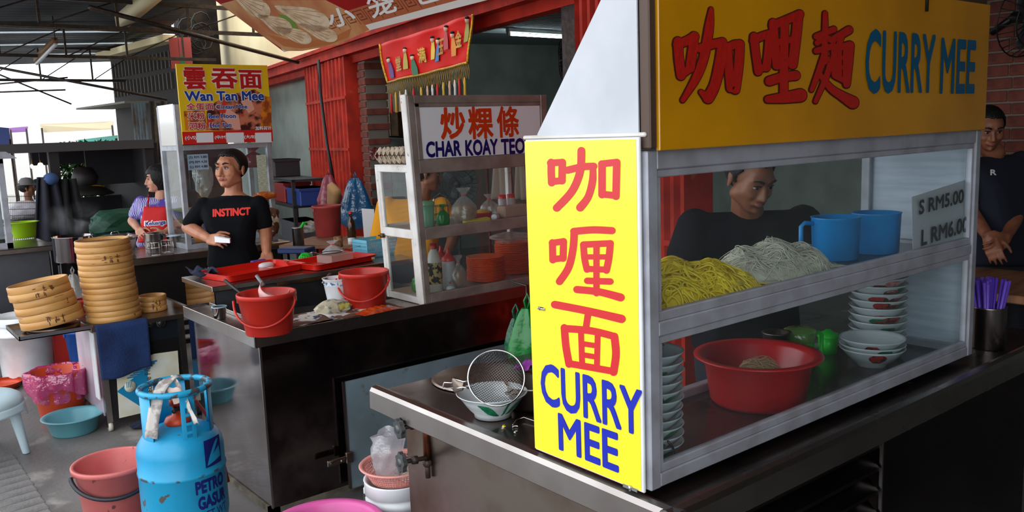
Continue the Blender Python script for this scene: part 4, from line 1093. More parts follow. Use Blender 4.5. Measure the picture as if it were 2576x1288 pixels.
q.build('basket_wires', BLACK, t); q = MB(); q.tube([(-.05, 0, .10), (-.04, 0, .15), (0, 0, .17), (.04, 0, .15), (.05, 0, .10)], .003, 6); q.build('handle', CHROME, t)
t = thing('plastic_tub', 'pink round tub with yellow contents on the upper shelf', 'tub', (at_kd(1215, 4.02), 4.02, ZS1))
q = MB(); q.lathe([(0, 0), (.05, 0), (.062, .04), (.064, .042), (.058, .038), (0, .03)], 28); q.build('tub_body', M('pink_tub', (196, 50, 70), rough=.4), t); q = MB(); q.ball((0, 0, .04), (.05, .05, .018)); q.build('yellow_food', M('yellow_food', (220, 170, 60), rough=.6, bump=.8), t)
q = MB(); q.prism([(-.08, -.018, 0), (.09, -.018, .008), (.09, .018, .012), (-.08, .018, .004)], (0, 0, .014)); tag(q.build('yellow_packet', M('yellow_packet', (214, 190, 60), rough=.4), None, (at_kd(1200, 3.885), 3.885, ZS1 + .001)), 'flat yellow packet at the front edge of the upper shelf', 'packet')
t = thing('jar', 'small white capped jar lying at the shelf front', 'jar', (at_kd(1248, 3.89), 3.89, ZS1 + .02), 0)
q = MB(); q.tube([(0, 0, 0), (.04, .02, 0)], .016, 16); q.build('jar_body', SQ, t); q = MB(); q.tube([(-.012, -.006, 0), (0, 0, 0)], .018, 18); q.build('lid', WHITEP, t)
q = MB(); q.box((-.10, -.04, 0), (.10, .04, .07), bev=.008); tag(q.build('cardboard_box', M('pinkish_card', (176, 142, 124), rough=.7), None, (at_kd(1295, 3.97), 3.97, ZS1)), 'low pinkish card box on the upper shelf, right side', 'box')
for px, y in ((1268, 4.1), (1290, 4.1)):
    bottle('red capped condiment jar behind the card box, ' + ('left one' if px == 1268 else 'right one'), (at_kd(px, y), y, ZS1), [(0, 0), (.026, 0), (.026, .1), (.02, .105), (0, .105)], SQ, [(.024, .1), (.024, .125), (0, .127)], REDCAP, 'condiment_jar', group='red capped jars')
tied_bag('loose clear bag draped over the pink tub', (at_kd(1235, 4.07), 4.07, ZS1), .06, .14, CLB, 12)
# egg trays on the case
EGG = M('egg_tray_pulp', (196, 178, 156), rough=.9, col2=(176, 156, 134), nscale=20, bump=.3, bscale=80)
def eggtray(lab, z, rot, flip):
    n = 6; c = .048
    def fn(u, v):
        x, y = (u - .5) * n * c, (v - .5) * n * c
        hh = .5 + .25 * (math.cos(2 * math.pi * (x / c)) + math.cos(2 * math.pi * (y / c)))
        return (x, y, .045 * (hh if not flip else 1 - hh))
    q = MB(); q.grid(fn, 36, 36, smooth=False)
    o = q.build('egg_tray', EGG, None, (2.575, 4.10, z), rot); solidify_mesh(o, .003)
    return tag(o, lab, 'egg tray', 'egg trays on the white case')
eggtray('grey pulp egg tray lying on the white case, lower one', 1.543, .03, False)
eggtray('grey pulp egg tray stacked on top of the other', 1.590, -.02, True)
q = crumple(.035, 3, (1, 1, 1.1), 3, .5); tag(q.build('dried_chillies', M('dried_chilli', (84, 22, 26), rough=.5), None, at_d(943, 388, 5.2)), 'dark red bunch of dried chillies hanging by the egg trays', 'chillies')

# ================================================================== trays and tools on the rear stove shelf
TRAYR = M('red_tray', (214, 30, 18), rough=.25, col2=(196, 22, 12), nscale=3)
def tray(lab, c, w, d, h, rot, mat, group=None):
    t = thing('serving_tray', lab, 'tray', c, rot, group)
    def rr(w, d, r, z, n=6):
        pts = []
        for cx, cy, a0 in ((w / 2 - r, d / 2 - r, 0), (-w / 2 + r, d / 2 - r, math.pi / 2), (-w / 2 + r, -d / 2 + r, math.pi), (w / 2 - r, -d / 2 + r, 1.5 * math.pi)):
            for i in range(n + 1): a = a0 + math.pi / 2 * i / n; pts.append((cx + r * math.cos(a), cy + r * math.sin(a), z))
        return pts
    loops = [rr(w - .05, d - .05, .03, 0), rr(w - .02, d - .02, .035, h - .004), rr(w, d, .04, h), rr(w, d, .04, h + .003), rr(w - .024, d - .024, .034, h + .002), rr(w - .056, d - .056, .028, .005)]
    q = MB(); L = [[q.bm.verts.new(p) for p in lp] for lp in loops]
    n = len(L[0])
    for A, B in zip(L, L[1:]):
        for i in range(n): q.bm.faces.new((A[i], A[(i + 1) % n], B[(i + 1) % n], B[i]))
    q.bm.faces.new(L[0][::-1]); q.bm.faces.new(L[-1]); q.build('tray_body', mat, t)
    return t
tr1 = tray('shallow red serving tray with white smears, nearer the man', (1.965, 4.985, BZ + .002), .56, .36, .038, .20, TRAYR, 'red serving trays')
tr2 = tray('shallow red serving tray holding a clear food box', (2.47, 4.935, BZ + .004), .52, .34, .036, .22, TRAYR, 'red serving trays')
for x, y, s_ in ((-.21, -.11, 1), (.18, .08, .8)):
    q = MB(); q.lathe([(0, .0065), (.03, .006)], 20, T=Tr((x, y, 0), sc=(s_, s_ * .6, 1))); q.build('white_smear', PAPER, tr1)
q = MB(); q.box((.19, -.166, .012), (.215, -.164, .026)); q.build('maker_label', M('cream_label', (226, 210, 150)), tr2)
fb = thing('food_container', 'clear plastic food box on the second red tray', 'container', (2.52, 4.97, BZ + .012), .25)
CLP = filmmat('clear_box', (232, 214, 206), .45, .2, .2, .2, 10)
q = MB(); q.prism([(-.09, -.06, 0), (.09, -.06, 0), (.10, .07, 0), (-.10, .07, 0)], (0, 0, .045)); q.build('box_body', CLP, fb); q = MB(); q.box((-.10, -.07, .045), (.10, .07, .05), bev=.002); q.build('lid', CLP, fb)
t = thing('skimmer', 'round wire skimmer resting on the clear food box', 'strainer', (2.50, 5.0, BZ + .068), .25)
q = MB(); q.tube([(.075 * math.cos(a), .06 * math.sin(a), 0) for a in [i * .314 for i in range(20)]], .003, 6, closed=True)
q.build('ring', DARKM, t); q = MB(); q.tube([(-.075, 0, 0), (-.14, .02, .02), (-.145, .03, .01)], .003, 6); q.build('hook', CHROME, t); q = MB(); q.tube([(.075, 0, 0), (.24, -.02, .012)], .003, 6); q.build('handle', CHROME, t)
# blue mesh basket
bb_ = thing('plastic_basket', 'light blue mesh plastic basket at the end of the red trays', 'basket', (2.86, 5.06, BZ), .1)
LBLUE = M('light_blue_plastic', (112, 190, 216), rough=.4)
w_, d_, h_ = .25, .17, .12
q = MB(); q.box((-w_ / 2, -d_ / 2, 0), (w_ / 2, d_ / 2, .005))
for z in (.0, h_ - .018): 
    for (a, b) in (((-w_ / 2, -d_ / 2, z), (w_ / 2, -d_ / 2 + .004, z + .018)), ((-w_ / 2, d_ / 2 - .004, z), (w_ / 2, d_ / 2, z + .018)), ((-w_ / 2, -d_ / 2, z), (-w_ / 2 + .004, d_ / 2, z + .018)), ((w_ / 2 - .004, -d_ / 2, z), (w_ / 2, d_ / 2, z + .018))): q.box(a, b)
q.build('basket_frame', LBLUE, bb_)
q = MB()
for i in range(26):
    x = -w_ / 2 + .004 + i * (w_ - .008) / 25
    for y in (-d_ / 2 + .002, d_ / 2 - .002): q.box((x - .0024, y - .0015, .01), (x + .0024, y + .0015, h_ - .01))
for i in range(18):
    y = -d_ / 2 + .004 + i * (d_ - .008) / 17
    for x in (-w_ / 2 + .002, w_ / 2 - .002): q.box((x - .0015, y - .0024, .01), (x + .0015, y + .0024, h_ - .01))
for z in (.035, .06, .085):
    q.box((-w_ / 2, -d_ / 2, z), (w_ / 2, -d_ / 2 + .003, z + .006)); q.box((-w_ / 2, -d_ / 2, z), (-w_ / 2 + .003, d_ / 2, z + .006))
o = q.build('mesh_slats', LBLUE, bb_); o['kind'] = 'stuff'
# green colander ball, white lids, bottles behind the trays
t = thing('plastic_colander', 'bright green plastic colander upside down behind the red trays', 'colander', (2.40, 5.17, BZ))
q = MB()
for i in range(14):
    a = i * 2 * math.pi / 14; q.tube([(.042 * math.cos(a), .042 * math.sin(a), 0), (.04 * math.cos(a), .04 * math.sin(a), .035), (.022 * math.cos(a), .022 * math.sin(a), .056), (0, 0, .06)], .005, 5)
for z, r in ((.004, .043), (.022, .042), (.04, .037)): q.tube([(r * math.cos(a), r * math.sin(a), z) for a in [i * .2618 for i in range(24)]], .004, 5, closed=True)
q.build('colander_ribs', GREENP, t)
for x, y, s_, lab in ((2.13, 5.17, 1, 'white oval plastic lid behind the first red tray, left one'), (2.25, 5.18, 1, 'white oval plastic lid behind the first red tray, right one')):
    q = MB(); q.lathe([(0, 0), (.05, 0), (.056, .012), (.05, .026), (.03, .032), (0, .033)], 28, T=Tr(sc=(1, .6, 1))); tag(q.build('food_cover', WHITEP, None, (x, y, BZ), .2), lab.replace('lid', 'food cover'), 'cover', 'white oval covers')
q = MB(); q.box((-.05, -.02, 0), (.05, .02, .018), bev=.006); tag(q.build('sponge', M('purple_sponge', (92, 62, 150), rough=.8), None, (2.10, 5.22, BZ + .03), .2), 'purple sponge on the far rim of the first red tray', 'sponge')
tied_bag('bulging white bag of tapioca sticks behind the clear food box', (2.60, 5.17, BZ), .075, .12, filmmat('milky_bag', (226, 226, 226), .6), 15)
q = MB(); q.lathe([(0, 0), (.03, 0), (.03, .07), (0, .07)], 24); tag(q.build('wicker_tin', M('wicker', (150, 110, 70), rough=.7, col2=(90, 60, 36), nscale=50), None, (2.66, 5.20, BZ + .07)), 'small brown patterned tin behind the clear food box', 'tin')
sheet('folded_cloth', 'dark navy cloth heaped at the left end of the rear shelf', 1.70, 5.10, .12, .22, 0, BZ + .004, M('navy_cloth', (30, 36, 60), rough=.9), 'cloth', .03)
# ================================================================== gas cylinder
gc = at_z(477, 1362, FZ)
gcy = thing('gas_cylinder', 'scuffed sky-blue gas cylinder with worn collar before the wok cart', 'gas cylinder', (gc.x, gc.y, FZ), CAMROT)
CYB = M('cylinder_blue', (26, 158, 204), rough=.38, col2=(18, 140, 188), nscale=4, col3=(92, 88, 84), n3=14, lo3=.665, hi3=.69, bump=.08, bscale=40)
CYW = M('cylinder_blue_worn', (30, 160, 204), rough=.4, col2=(70, 74, 80), nscale=22, lo=.5, hi=.56, bump=.1, bscale=40)
RC = .187
q = MB()
prof = [(0, .05), (.10, .05), (.15, .065), (.178, .10), (RC, .15), (RC, .355), (RC + .0025, .358), (RC + .0025, .372), (RC, .375), (RC, .455), (RC - .006, .49), (RC - .028, .525), (RC - .07, .552), (.06, .57), (0, .575)]
q.lathe(prof, 72); q.build('tank', CYB, gcy)
q = MB(); q.lathe([(RC + .003, .359), (RC + .0042, .362), (RC + .0042, .368), (RC + .003, .371)], 72); q.build('weld_seam', CYW, gcy)
q = MB(); q.lathe([(.145, .0), (.150, .0), (.150, .085), (.140, .085), (.14, .0)], 48); q.build('foot_ring', CYB, gcy)
# collar: three posts (one with slots) and a top ring
RG = .148
q = MB(); q.tube([(RG * math.cos(a), RG * math.sin(a), .74) for a in [i * 2 * math.pi / 56 for i in range(56)]], .014, 10, closed=True); q.build('collar_ring', CYW, gcy)
for a0, a1, slots in ((math.radians(-160), math.radians(-112), False), (math.radians(-62), math.radians(-38), True), (math.radians(-5), math.radians(55), False), (math.radians(95), math.radians(150), False)):
    q = MB()
    if not slots: q.lathe([(RG + .002, .50), (RG + .002, .74), (RG - .002, .74), (RG - .002, .50), (RG + .002, .5)], 14, arc=(a0, a1))
    else:
        wa = (a1 - a0)
        for b0, b1 in ((a0, a0 + wa * .3), (a1 - wa * .3, a1)): q.lathe([(RG + .002, .50), (RG + .002, .74), (RG - .002, .74), (RG - .002, .5), (RG + .002, .5)], 5, arc=(b0, b1))
        for z in (.50, .555, .595, .635, .675): q.lathe([(RG + .002, z), (RG + .002, z + (.04 if z == .5 else .065 if z == .675 else .012)), (RG - .002, z + (.04 if z == .5 else .065 if z == .675 else .012)), (RG - .002, z), (RG + .002, z)], 5, arc=(a0, a1))
    q.build('collar_post', CYB, gcy)
q = MB(); q.lathe([(0, .565), (.055, .57), (.06, .58), (.05, .60), (.022, .61), (.02, .63), (0, .63)], 24); q.build('valve_base', M('orange_red_valve', (206, 66, 26), rough=.4), gcy)
q = MB(); q.tube([(0, 0, .62), (0, 0, .665)], .02, 10); q.tube([(0, -.02, .645), (.01, -.055, .64)], .010, 8); q.build('valve', DARKM, gcy)
q = MB(); q.tube([(0, 0, .655), (0, 0, .69)], .03, 12); q.tube([(.0, .03, .66), (.05, .10, .64), (.10, .16, .5), (.13, .2, .2)], .008, 8); q.build('regulator', M('dark_red_reg', (160, 40, 24), rough=.4), gcy)
NAVYP = M('navy_print', (14, 28, 110), rough=.45)
def cylwarp(a_c, zc, rad):
    def f(a, b, k=0): return Vector(((rad + .0012 + k) * math.cos(a_c + a / rad), (rad + .0012 + k) * math.sin(a_c + a / rad), zc + b))
    return f
ac = math.radians(-52)
text_on(gcy, 'PETRO', NAVYP, (0, 0, 0), (1, 0, 0), (0, 0, 1), .155, .062, .045, name='lettering', warp=cylwarp(ac - .03, .285, RC))
text_on(gcy, 'GASUR', NAVYP, (0, 0, 0), (1, 0, 0), (0, 0, 1), .155, .062, .045, name='lettering', warp=cylwarp(ac, .212, RC))
text_on(gcy, 'NET WT', NAVYP, (0, 0, 0), (1, 0, 0), (0, 0, 1), .15, .040, .0, name='lettering', warp=cylwarp(ac + .02, .160, RC))
def dpatch(pts, mat, name, dr=.0012):
    q = MB(); wf = cylwarp(math.radians(-37), .395, RC + dr)
    n = 12
    # fan of strips so the patch follows the curve
    lo = pts[0]; hi = pts[1]
    q.grid(lambda u, v: wf(*(Vector(lo(u)) * (1 - v) + Vector(hi(u)) * v)[:2]), n, 10)
    q.build(name, mat, gcy)
dpatch((lambda u: (.10 * u, 0, 0), lambda u: (.10 * u, .125, 0)), NAVYP, 'emblem_field')
dpatch((lambda u: (.008 + .085 * u, .008 + .02 * u, 0), lambda u: (.018 + .062 * u, .035 + .08 * math.sin(u * 1.5), 0)), CYB, 'emblem_swoosh', .0022)
dpatch((lambda u: (.04 + .05 * u, .052 + .03 * u, 0), lambda u: (.05 + .035 * u, .062 + .052 * u, 0)), NAVYP, 'emblem_swoosh', .0030)
# newspaper scrap tucked into the collar
def ribbon(name, lab, pts, wvec, mat, cat='paper', parent=None, th=.001, n=10):
    pts = [Vector(p) for p in pts]; wvec = Vector(wvec)
    def fn(u, v):
        f = u * (len(pts) - 1); i = min(len(pts) - 2, int(f)); f -= i
        p = pts[i].lerp(pts[i + 1], f); return p + wvec * (v - .5) + Vector((0, 0, .006 * math.sin(u * 17 + v * 5)))
    q = MB(); q.grid(fn, n, 4); o = q.build(name, mat, parent); solidify_mesh(o, th)
    return o if parent else tag(o, lab, cat)
base = Vector((gc.x, gc.y, FZ)); rv = Vector((math.cos(CAMROT), math.sin(CAMROT), 0)); fv = Vector((math.sin(CAMROT), -math.cos(CAMROT), 0))
def L3(x, y, z): return base + rv * x - fv * y + Vector((0, 0, z))
nw = thing('newspaper_scrap', 'torn newspaper stuffed into the blue cylinder collar', 'newspaper')
NEWS2 = M('newsprint_grey', (200, 194, 186), rough=.85, col2=(150, 140, 136), nscale=22, lo=.5, hi=.6)
ribbon('paper_strip', '', [L3(-.055, -.165, .56), L3(-.04, -.15, .66), L3(-.02, -.10, .77), L3(.02, -.05, .80)], rv * .055, NEWS2, parent=nw)
ribbon('paper_strip', '', [L3(.02, -.05, .80), L3(.08, -.10, .72), L3(.15, -.17, .62)], rv * .03 + fv * .02, NEWS2, parent=nw)
ribbon('paper_strip', '', [L3(-.02, -.06, .70), L3(.03, -.09, .765), L3(.07, -.12, .70)], rv * .06, M('newsprint_pink', (216, 190, 176), rough=.85), parent=nw)

# ================================================================== buckets and basins on the ground
PINKB = M('faded_pink_plastic', (214, 112, 108), rough=.4, col2=(196, 92, 90), nscale=4, col3=(120, 70, 70), n3=26, lo3=.64, hi3=.7)
pkp = at_d(300, 1280, 4.16)
bucket('large_bucket', 'big faded pink bucket with black handle beside the gas cylinder', (pkp.x, pkp.y, FZ), .178, .146, .315, PINKB, M('black_hose', (30, 34, 42), rough=.4), CAMROT + .45, .30, None, .014, 44, .010)
p = at_z(205, 1085, FZ)
basin('wash_basin', 'pale teal plastic basin on the ground before the orange bin', (1.075, 5.93, FZ), .172, .135, .115, M('teal_plastic', (104, 168, 178), rough=.35, col2=(90, 152, 164), nscale=4), lip=.014)
q = MB(); q.ball((0, 0, .018), (.035, .035, .018)); tag(q.build('soap_bar', WHITEP, None, (1.03, 5.90, FZ + .006)), 'white lump of soap in the pale teal basin', 'soap')
p = at_z(168, 1060, FZ)
ob = thing('waste_bin', 'orange plastic bin lined with a pink bag', 'bin', (1.08, 6.30, FZ))
ORB = M('orange_bin_plastic', (206, 72, 36), rough=.4)
q = MB(); q.lathe([(0, 0), (.125, 0), (.13, .006), (.172, .33), (.176, .334), (.168, .334), (.126, .01), (0, .008)], 40); q.build('bin_body', ORB, ob)
PINKF = filmmat('pink_bag_film', (226, 60, 140), .72, .15, .4, .9, 22)
def liner(u, v):
    a = u * 2 * math.pi; w1 = .012 * math.sin(a * 7) + .01 * math.sin(a * 13 + 1) + .02 * mathutils.noise.noise(Vector((math.cos(a) * 2, math.sin(a) * 2, v * 3)))
    prof = [(0, .150, .14), (.35, .163, .30), (.5, .176, .345), (.6, .186, .34), (1, .182, .20)]
    for (v0, r0, z0), (v1, r1, z1) in zip(prof, prof[1:]):
        if v0 <= v <= v1: f = (v - v0) / (v1 - v0); r = r0 + (r1 - r0) * f; z = z0 + (z1 - z0) * f; break
    if v > .6: z += .05 * math.sin(a * 3 + .5) * (v - .6) * 2
    return ((r + w1 * (1 if v > .5 else .4)) * math.cos(a), (r + w1 * (1 if v > .5 else .4)) * math.sin(a), z)
q = MB(); q.grid(liner, 60, 22, closeu=True); q.build('bag_liner', PINKF, ob)
q = MB(); q.lathe([(0, .15), (.15, .15)], 24); q.build('rubbish', M('rubbish', (190, 80, 110), rough=.6, col2=(230, 230, 236), nscale=16, lo=.55, hi=.6), ob)
q = MB(); q.tube([(.176, -.02, .22), (.20, 0, .21), (.2, .02, .19), (.176, .03, .18)], .006, 6); q.build('handle', BLACK, ob)
# big white pails, far left
def pail(lab, loc, r, h, mat=WHITEP, group=None):
    t = thing('white_pail', lab, 'pail', loc, 0, group)
    q = MB(); q.lathe([(0, 0), (r * .88, 0), (r * .9, .01), (r * .97, h * .72), (r * 1.03, h * .725), (r * 1.03, h * .76), (r * .98, h * .765), (r, h * .92), (r, h)], 40); q.build('pail_body', mat, t)
    q = MB(); q.lathe([(r * 1.04, h - .05), (r * 1.05, h), (r * 1.0, h + .012), (r * .94, h + .012), (r * .92, h + .004), (0, h + .004)], 40); q.build('lid', mat, t)
    return t
pail('large white lidded pail at the far left before the grey stall', (1.11, 7.68, FZ), .205, .50, group='white pails')
pail('large white pail cut by the left picture edge', (.80, 7.95, FZ), .205, .48, group='white pails')
q = MB(); q.lathe([(0, 0), (.12, 0), (.15, .05), (.152, .052), (.115, .008), (0, .006)], 32); tag(q.build('orange_dish', ORB, None, (.88, 7.45, FZ)), 'shallow orange dish on the ground behind the white pail', 'dish')
# red jerry container and blue bin
t = thing('red_container', 'tall red plastic drum behind the steamer cart', 'container', (1.44, 7.75, FZ))
q = MB(); q.box((-.17, -.14, .02), (.17, .14, .44), bev=.03, seg=2); q.box((-.14, -.12, 0), (.14, .12, .03)); q.build('drum_body', M('red_drum', (178, 40, 26), rough=.4, col2=(150, 30, 20), nscale=5), t)
q = MB(); q.tube([(-.08, 0, .44), (-.08, 0, .50), (.08, 0, .50), (.08, 0, .44)], .016, 8); q.build('handle', M('red_drum', (0, 0, 0)), t)
bucket('blue_bin', 'dark blue plastic bin with a green tub inside', (1.47, 7.18, FZ), .165, .125, .42, M('deep_blue_plastic', (16, 70, 150), rough=.35), None, 0)
q = MB(); q.lathe([(0, .30), (.10, .30), (.115, .42), (.12, .435), (.125, .44), (.118, .44), (.1, .31), (0, .31)], 32); tag(q.build('green_tub', M('lime_tub', (60, 176, 50), rough=.4), None, (1.49, 7.18, FZ)), 'lime green tub set inside the dark blue bin', 'tub')
bucket('red_pail', 'red pail with a loop handle on the cart tray behind the steamer tower', (1.30, 6.32, .55), .062, .05, .12, M('red_drum', (0, 0, 0)), M('red_drum', (0, 0, 0)), CAMROT, .6)
# plastic stool, cut by the frame
STW = M('pale_blue_white_plastic', (196, 218, 226), rough=.3)
ps = at_z(-12, 1120, FZ)
t = thing('plastic_stool', 'pale blue plastic stool cut by the left picture edge', 'stool', (.535, 5.82, FZ))
q = MB(); R0 = .25
q.lathe([(0, .375), (.18, .378), (.225, .372), (R0, .355), (R0 + .012, .32), (R0 + .006, .316), (R0 - .006, .35), (.22, .362), (0, .365)], 56); q.build('seat', STW, t)
def skirt(u, v):
    a = u * 2 * math.pi; d = .045 + .05 * max(0, math.cos(a * 4 + .5)) ** 2
    return ((R0 + .011 + .012 * v) * math.cos(a), (R0 + .011 + .012 * v) * math.sin(a), .32 - d * v)
q = MB(); q.grid(skirt, 80, 4, closeu=True); o = q.build('skirt', STW, t); solidify_mesh(o, .004)
for i in range(4):
    a = math.radians(45 + 90 * i + 20); q = MB()
    q.hull([((.20 * math.cos(a), .20 * math.sin(a), .33), (.035, .035, .01)), ((.25 * math.cos(a), .25 * math.sin(a), .008), (.022, .022, .008))]); q.build('leg', STW, t)
# magenta tub at the bottom
mp = at_d(816, 1300, 3.17)
MAG = M('magenta_plastic', (222, 96, 166), rough=.35, col2=(206, 80, 150), nscale=3)
zr_ = at_d(815, 1305, 3.30).z
basin('large_tub', 'large magenta washing tub at the bottom of the picture', (mp.x, mp.y, FZ), .200, .16, .40, MAG, 'tub', lip=.018)
q = MB(); q.lathe([(0, .16), (.09, .165), (.11, .235), (.113, .236), (.085, .16)], 32); tag(q.build('steel_bowl', STEELD, None, (mp.x - .04, mp.y - .03, FZ + .15)), 'steel bowl standing inside the magenta tub', 'bowl')
# white pail with pink colander
wp = at_d(1000, 1200, 3.45)
W3 = (wp.x, wp.y, FZ)
t = thing('white_bucket', 'white bucket with wire handle under the pink colander', 'bucket', W3, CAMROT)
q = MB(); q.lathe([(0, 0), (.105, 0), (.108, .005), (.125, .36), (.134, .362), (.134, .385), (.127, .388), (.127, .40), (.135, .402), (.135, .45), (.137, .455), (.13, .456), (.122, .45), (.103, .01), (0, .008)], 44); q.build('bucket_body', WHITEP, t)
q = MB(); q.tube([(-.134, -.02, .395), (-.12, -.09, .30), (-.06, -.125, .20), (.02, -.135, .15), (.09, -.125, .15), (.13, -.08, .2)], .003, 6); q.build('handle', DARKM, t)
for sx in (-1, 1): q = MB(); q.box((sx * .132 - .006, -.02, .36), (sx * .132 + .006, .02, .42), bev=.004); q.build('ear', WHITEP, t)
PKC = M('pink_colander', (226, 150, 140), rough=.45)
t = thing('plastic_colander', 'pink perforated colander resting on the white bucket', 'colander', (W3[0], W3[1], FZ + .45), CAMROT)
q = MB(); q.lathe([(.134, .052), (.15, .058), (.152, .062), (.148, .066), (.134, .062), (.134, .052)], 48); q.build('rim', PKC, t)
q = MB()
for k in range(6):
    z = .0 + k * .0105; r = .104 + k * .0055; q.tube([(r * math.cos(a), r * math.sin(a), z) for a in [i * 2 * math.pi / 48 for i in range(48)]], .0022, 4, closed=True)
for i in range(72): a = i * 2 * math.pi / 72; q.tube([(.104 * math.cos(a), .104 * math.sin(a), 0), (.135 * math.cos(a), .135 * math.sin(a), .058)], .002, 4, cap=False)
o = q.build('mesh_wall', PKC, t); o['kind'] = 'stuff'
q = MB(); q.lathe([(0, -.002), (.104, -.002), (.104, .001), (0, .001)], 40); q.build('colander_base', PKC, t)
strands('rice_vermicelli', 'white noodles lying in the pink colander', W3[0] + .05, W3[1] - .03, .06, .05, .02, 90, .0015, M('white_noodle', (226, 214, 208), rough=.4), 31, FZ + .455)
def openbag(u, v):
    a = u * 2 * math.pi; k = .038 + .018 * math.sin(v * 2.4) + .012 * v * v
    cr = 1 + .22 * math.sin(a * 4 + v * 3) * (.3 + v) * .5 + .25 * mathutils.noise.noise(Vector((math.cos(a) * 2, math.sin(a) * 2, v * 4)))
    return (k * cr * math.cos(a) + .01 * v, k * cr * math.sin(a), .19 * v + .01 * math.sin(a * 2) * v)
q = MB(); q.grid(openbag, 40, 16, closeu=True); tag(q.build('plastic_bag', filmmat('frosted_bag', (222, 222, 226), .5), None, (W3[0] - .045, W3[1] + .0, FZ + .455)), 'open frosted plastic bag standing in the pink colander', 'bag')

# ================================================================== steamer cart
SX0, SX1, SY0, SY1, SZ = 1.235, 1.775, 5.757, 6.42, .575
scart = thing('steamer_cart', 'small stainless gas stove cart carrying bamboo steamers', 'cart')
q = MB(); q.box((SX0 - .04, SY0 - .02, SZ - .03), (SX1 + .02, SY1, SZ), bev=.003); q.build('cart_top', STEELD, scart)
q = MB(); q.box((SX1 - .005, SY0 - .02, SZ), (SX1 + .02, SY1, SZ + .05)); q.build('back_lip', STEEL, scart)
for x, y in ((SX0, SY0), (SX1 - .04, SY0), (SX0, SY1 - .04), (SX1 - .04, SY1 - .04)):
    q = MB(); q.box((x, y, FZ + .06), (x + .035, y + .035, SZ - .03)); q.build('post', STEEL, scart)
    q = MB(); q.tube([(x + .005, y + .018, FZ + .03), (x + .03, y + .018, FZ + .03)], .03, 20); w_ = q.build('caster', M('cream_wheel', (210, 204, 186), rough=.5), scart)
    q = MB(); q.box((x - .002, y + .0, FZ + .03), (x + .003, y + .036, FZ + .062)); q.box((x + .031, y, FZ + .03), (x + .036, y + .036, FZ + .062)); q.build('caster_fork', STEELD, w_)
q = MB(); q.box((SX0 + .035, SY0 + .012, .42), (SX1 - .04, SY0 + .02, SZ - .03)); q.build('control_panel', M('dark_panel', (40, 46, 54), rough=.3, metal=.5), scart)
q = MB(); q.box((SX0 + .035, SY0 + .012, FZ + .10), (SX1 - .04, SY0 + .018, .42)); q.build('front_plate', M('smoked_plate', (66, 64, 66), rough=.2, metal=.8), scart)
def shp(px, py): v = at_y(px, py, SY0 + .005); return Vector((v.x, 0, v.z))
FILMW = M('film_white', (226, 226, 214), rough=.4, col2=(212, 204, 170), nscale=5); FILMT = M('film_teal', (10, 128, 176), rough=.4)
fy = SY0 + .004
def fpoly(pts, mat, name, par, dy=0.):
    q = MB(); q.prism([(v.x, fy - dy, v.z) for v in [shp(*p) for p in pts]], (0, .0015, 0)); return q.build(name, mat, par)
film = fpoly(((300, 1052), (456, 1016), (447, 882), (388, 890), (292, 930)), FILMW, 'protective_sheet', scart)
fpoly(((294, 985), (330, 955), (370, 925), (374, 1000), (368, 1032)), FILMT, 'printed_triangle', film, .0015)
for i in range(7):
    f = i / 7; x0_, y0_ = 318 + 52 * f, 953 - 42 * f
    fpoly(((x0_, y0_), (x0_ + 44 - 14 * f, y0_ - 8), (x0_ + 44 - 14 * f, y0_ - 12), (x0_ + 3, y0_ - 4)), FILMT, 'printed_bar', film, .003)
cc = shp(327, 972)
q = MB(); q.lathe([(0, 0), (.036, 0), (.036, .0012), (0, .0012)], 28, T=Tr((cc.x, fy - .0042, cc.z), rx=math.pi / 2)); q.build('printed_disc', FILMW, film)
for k in range(4):
    q = MB(); q.box((cc.x - .022 + k * .010, fy - .0062, cc.z - .004), (cc.x - .018 + k * .010, fy - .0055, cc.z + .034)); q.build('printed_bar', FILMT, film)
a, b = shp(383, 988), shp(372, 910)
q = shp(384, 1000)
text_on(film, 'Protective Film', M('film_ink', (60, 62, 60)), (q.x, fy - .002, q.z - .04), (0, 0, 1), (-1, 0, 0), .27, .034, .006, .001)
for px in (404, 380):
    c_ = shp(px, 812); q = MB(); q.lathe([(0, .03), (.02, .03), (.024, .012), (.03, .01), (.03, 0), (0, 0)], 24, T=Tr((c_.x, SY0 + .012, c_.z), rx=math.pi / 2)); k_ = q.build('burner_knob', BLACK, scart)
    q = MB(); q.tube([(c_.x + .026 * math.cos(a), SY0 - .0, c_.z + .026 * math.sin(a)) for a in [i * .3927 for i in range(16)]], .003, 5, closed=True); q.build('chrome_bezel', CHROME, k_)
SIDEW = M('side_film', (196, 180, 190), rough=.3, col2=(170, 150, 166), nscale=4)
q = MB(); q.box((SX0 - .004, SY0 + .04, FZ + .10), (SX0, SY1 - .04, SZ - .04)); q.build('side_plate', SIDEW, scart)
q = MB(); q.box((SX0 - .03, SY0 + .0, .10), (SX0 - .024, SY0 + .10, SZ - .04)); q.build('white_flap', WHITEP, scart)
# tray shelf hanging on the left
tl = at_z(60, 842, SZ)
lt = thing('steel_tray', 'shallow steel tray hooked to the left of the steamer cart', 'tray')
TX0, TX1, TY0, TY1 = .80, 1.21, 5.74, 6.2
q = MB(); q.box((TX0, TY0, SZ - .012), (TX1, TY1, SZ - .006)); q.build('tray_base', STEEL, lt)
for a, b in (((TX0, TY0, SZ - .012), (TX1, TY0 + .006, SZ + .015)), ((TX0, TY1 - .006, SZ - .012), (TX1, TY1, SZ + .015)), ((TX0, TY0, SZ - .012), (TX0 + .006, TY1, SZ + .015))): q = MB(); q.box(a, b); q.build('tray_rim', STEEL, lt)
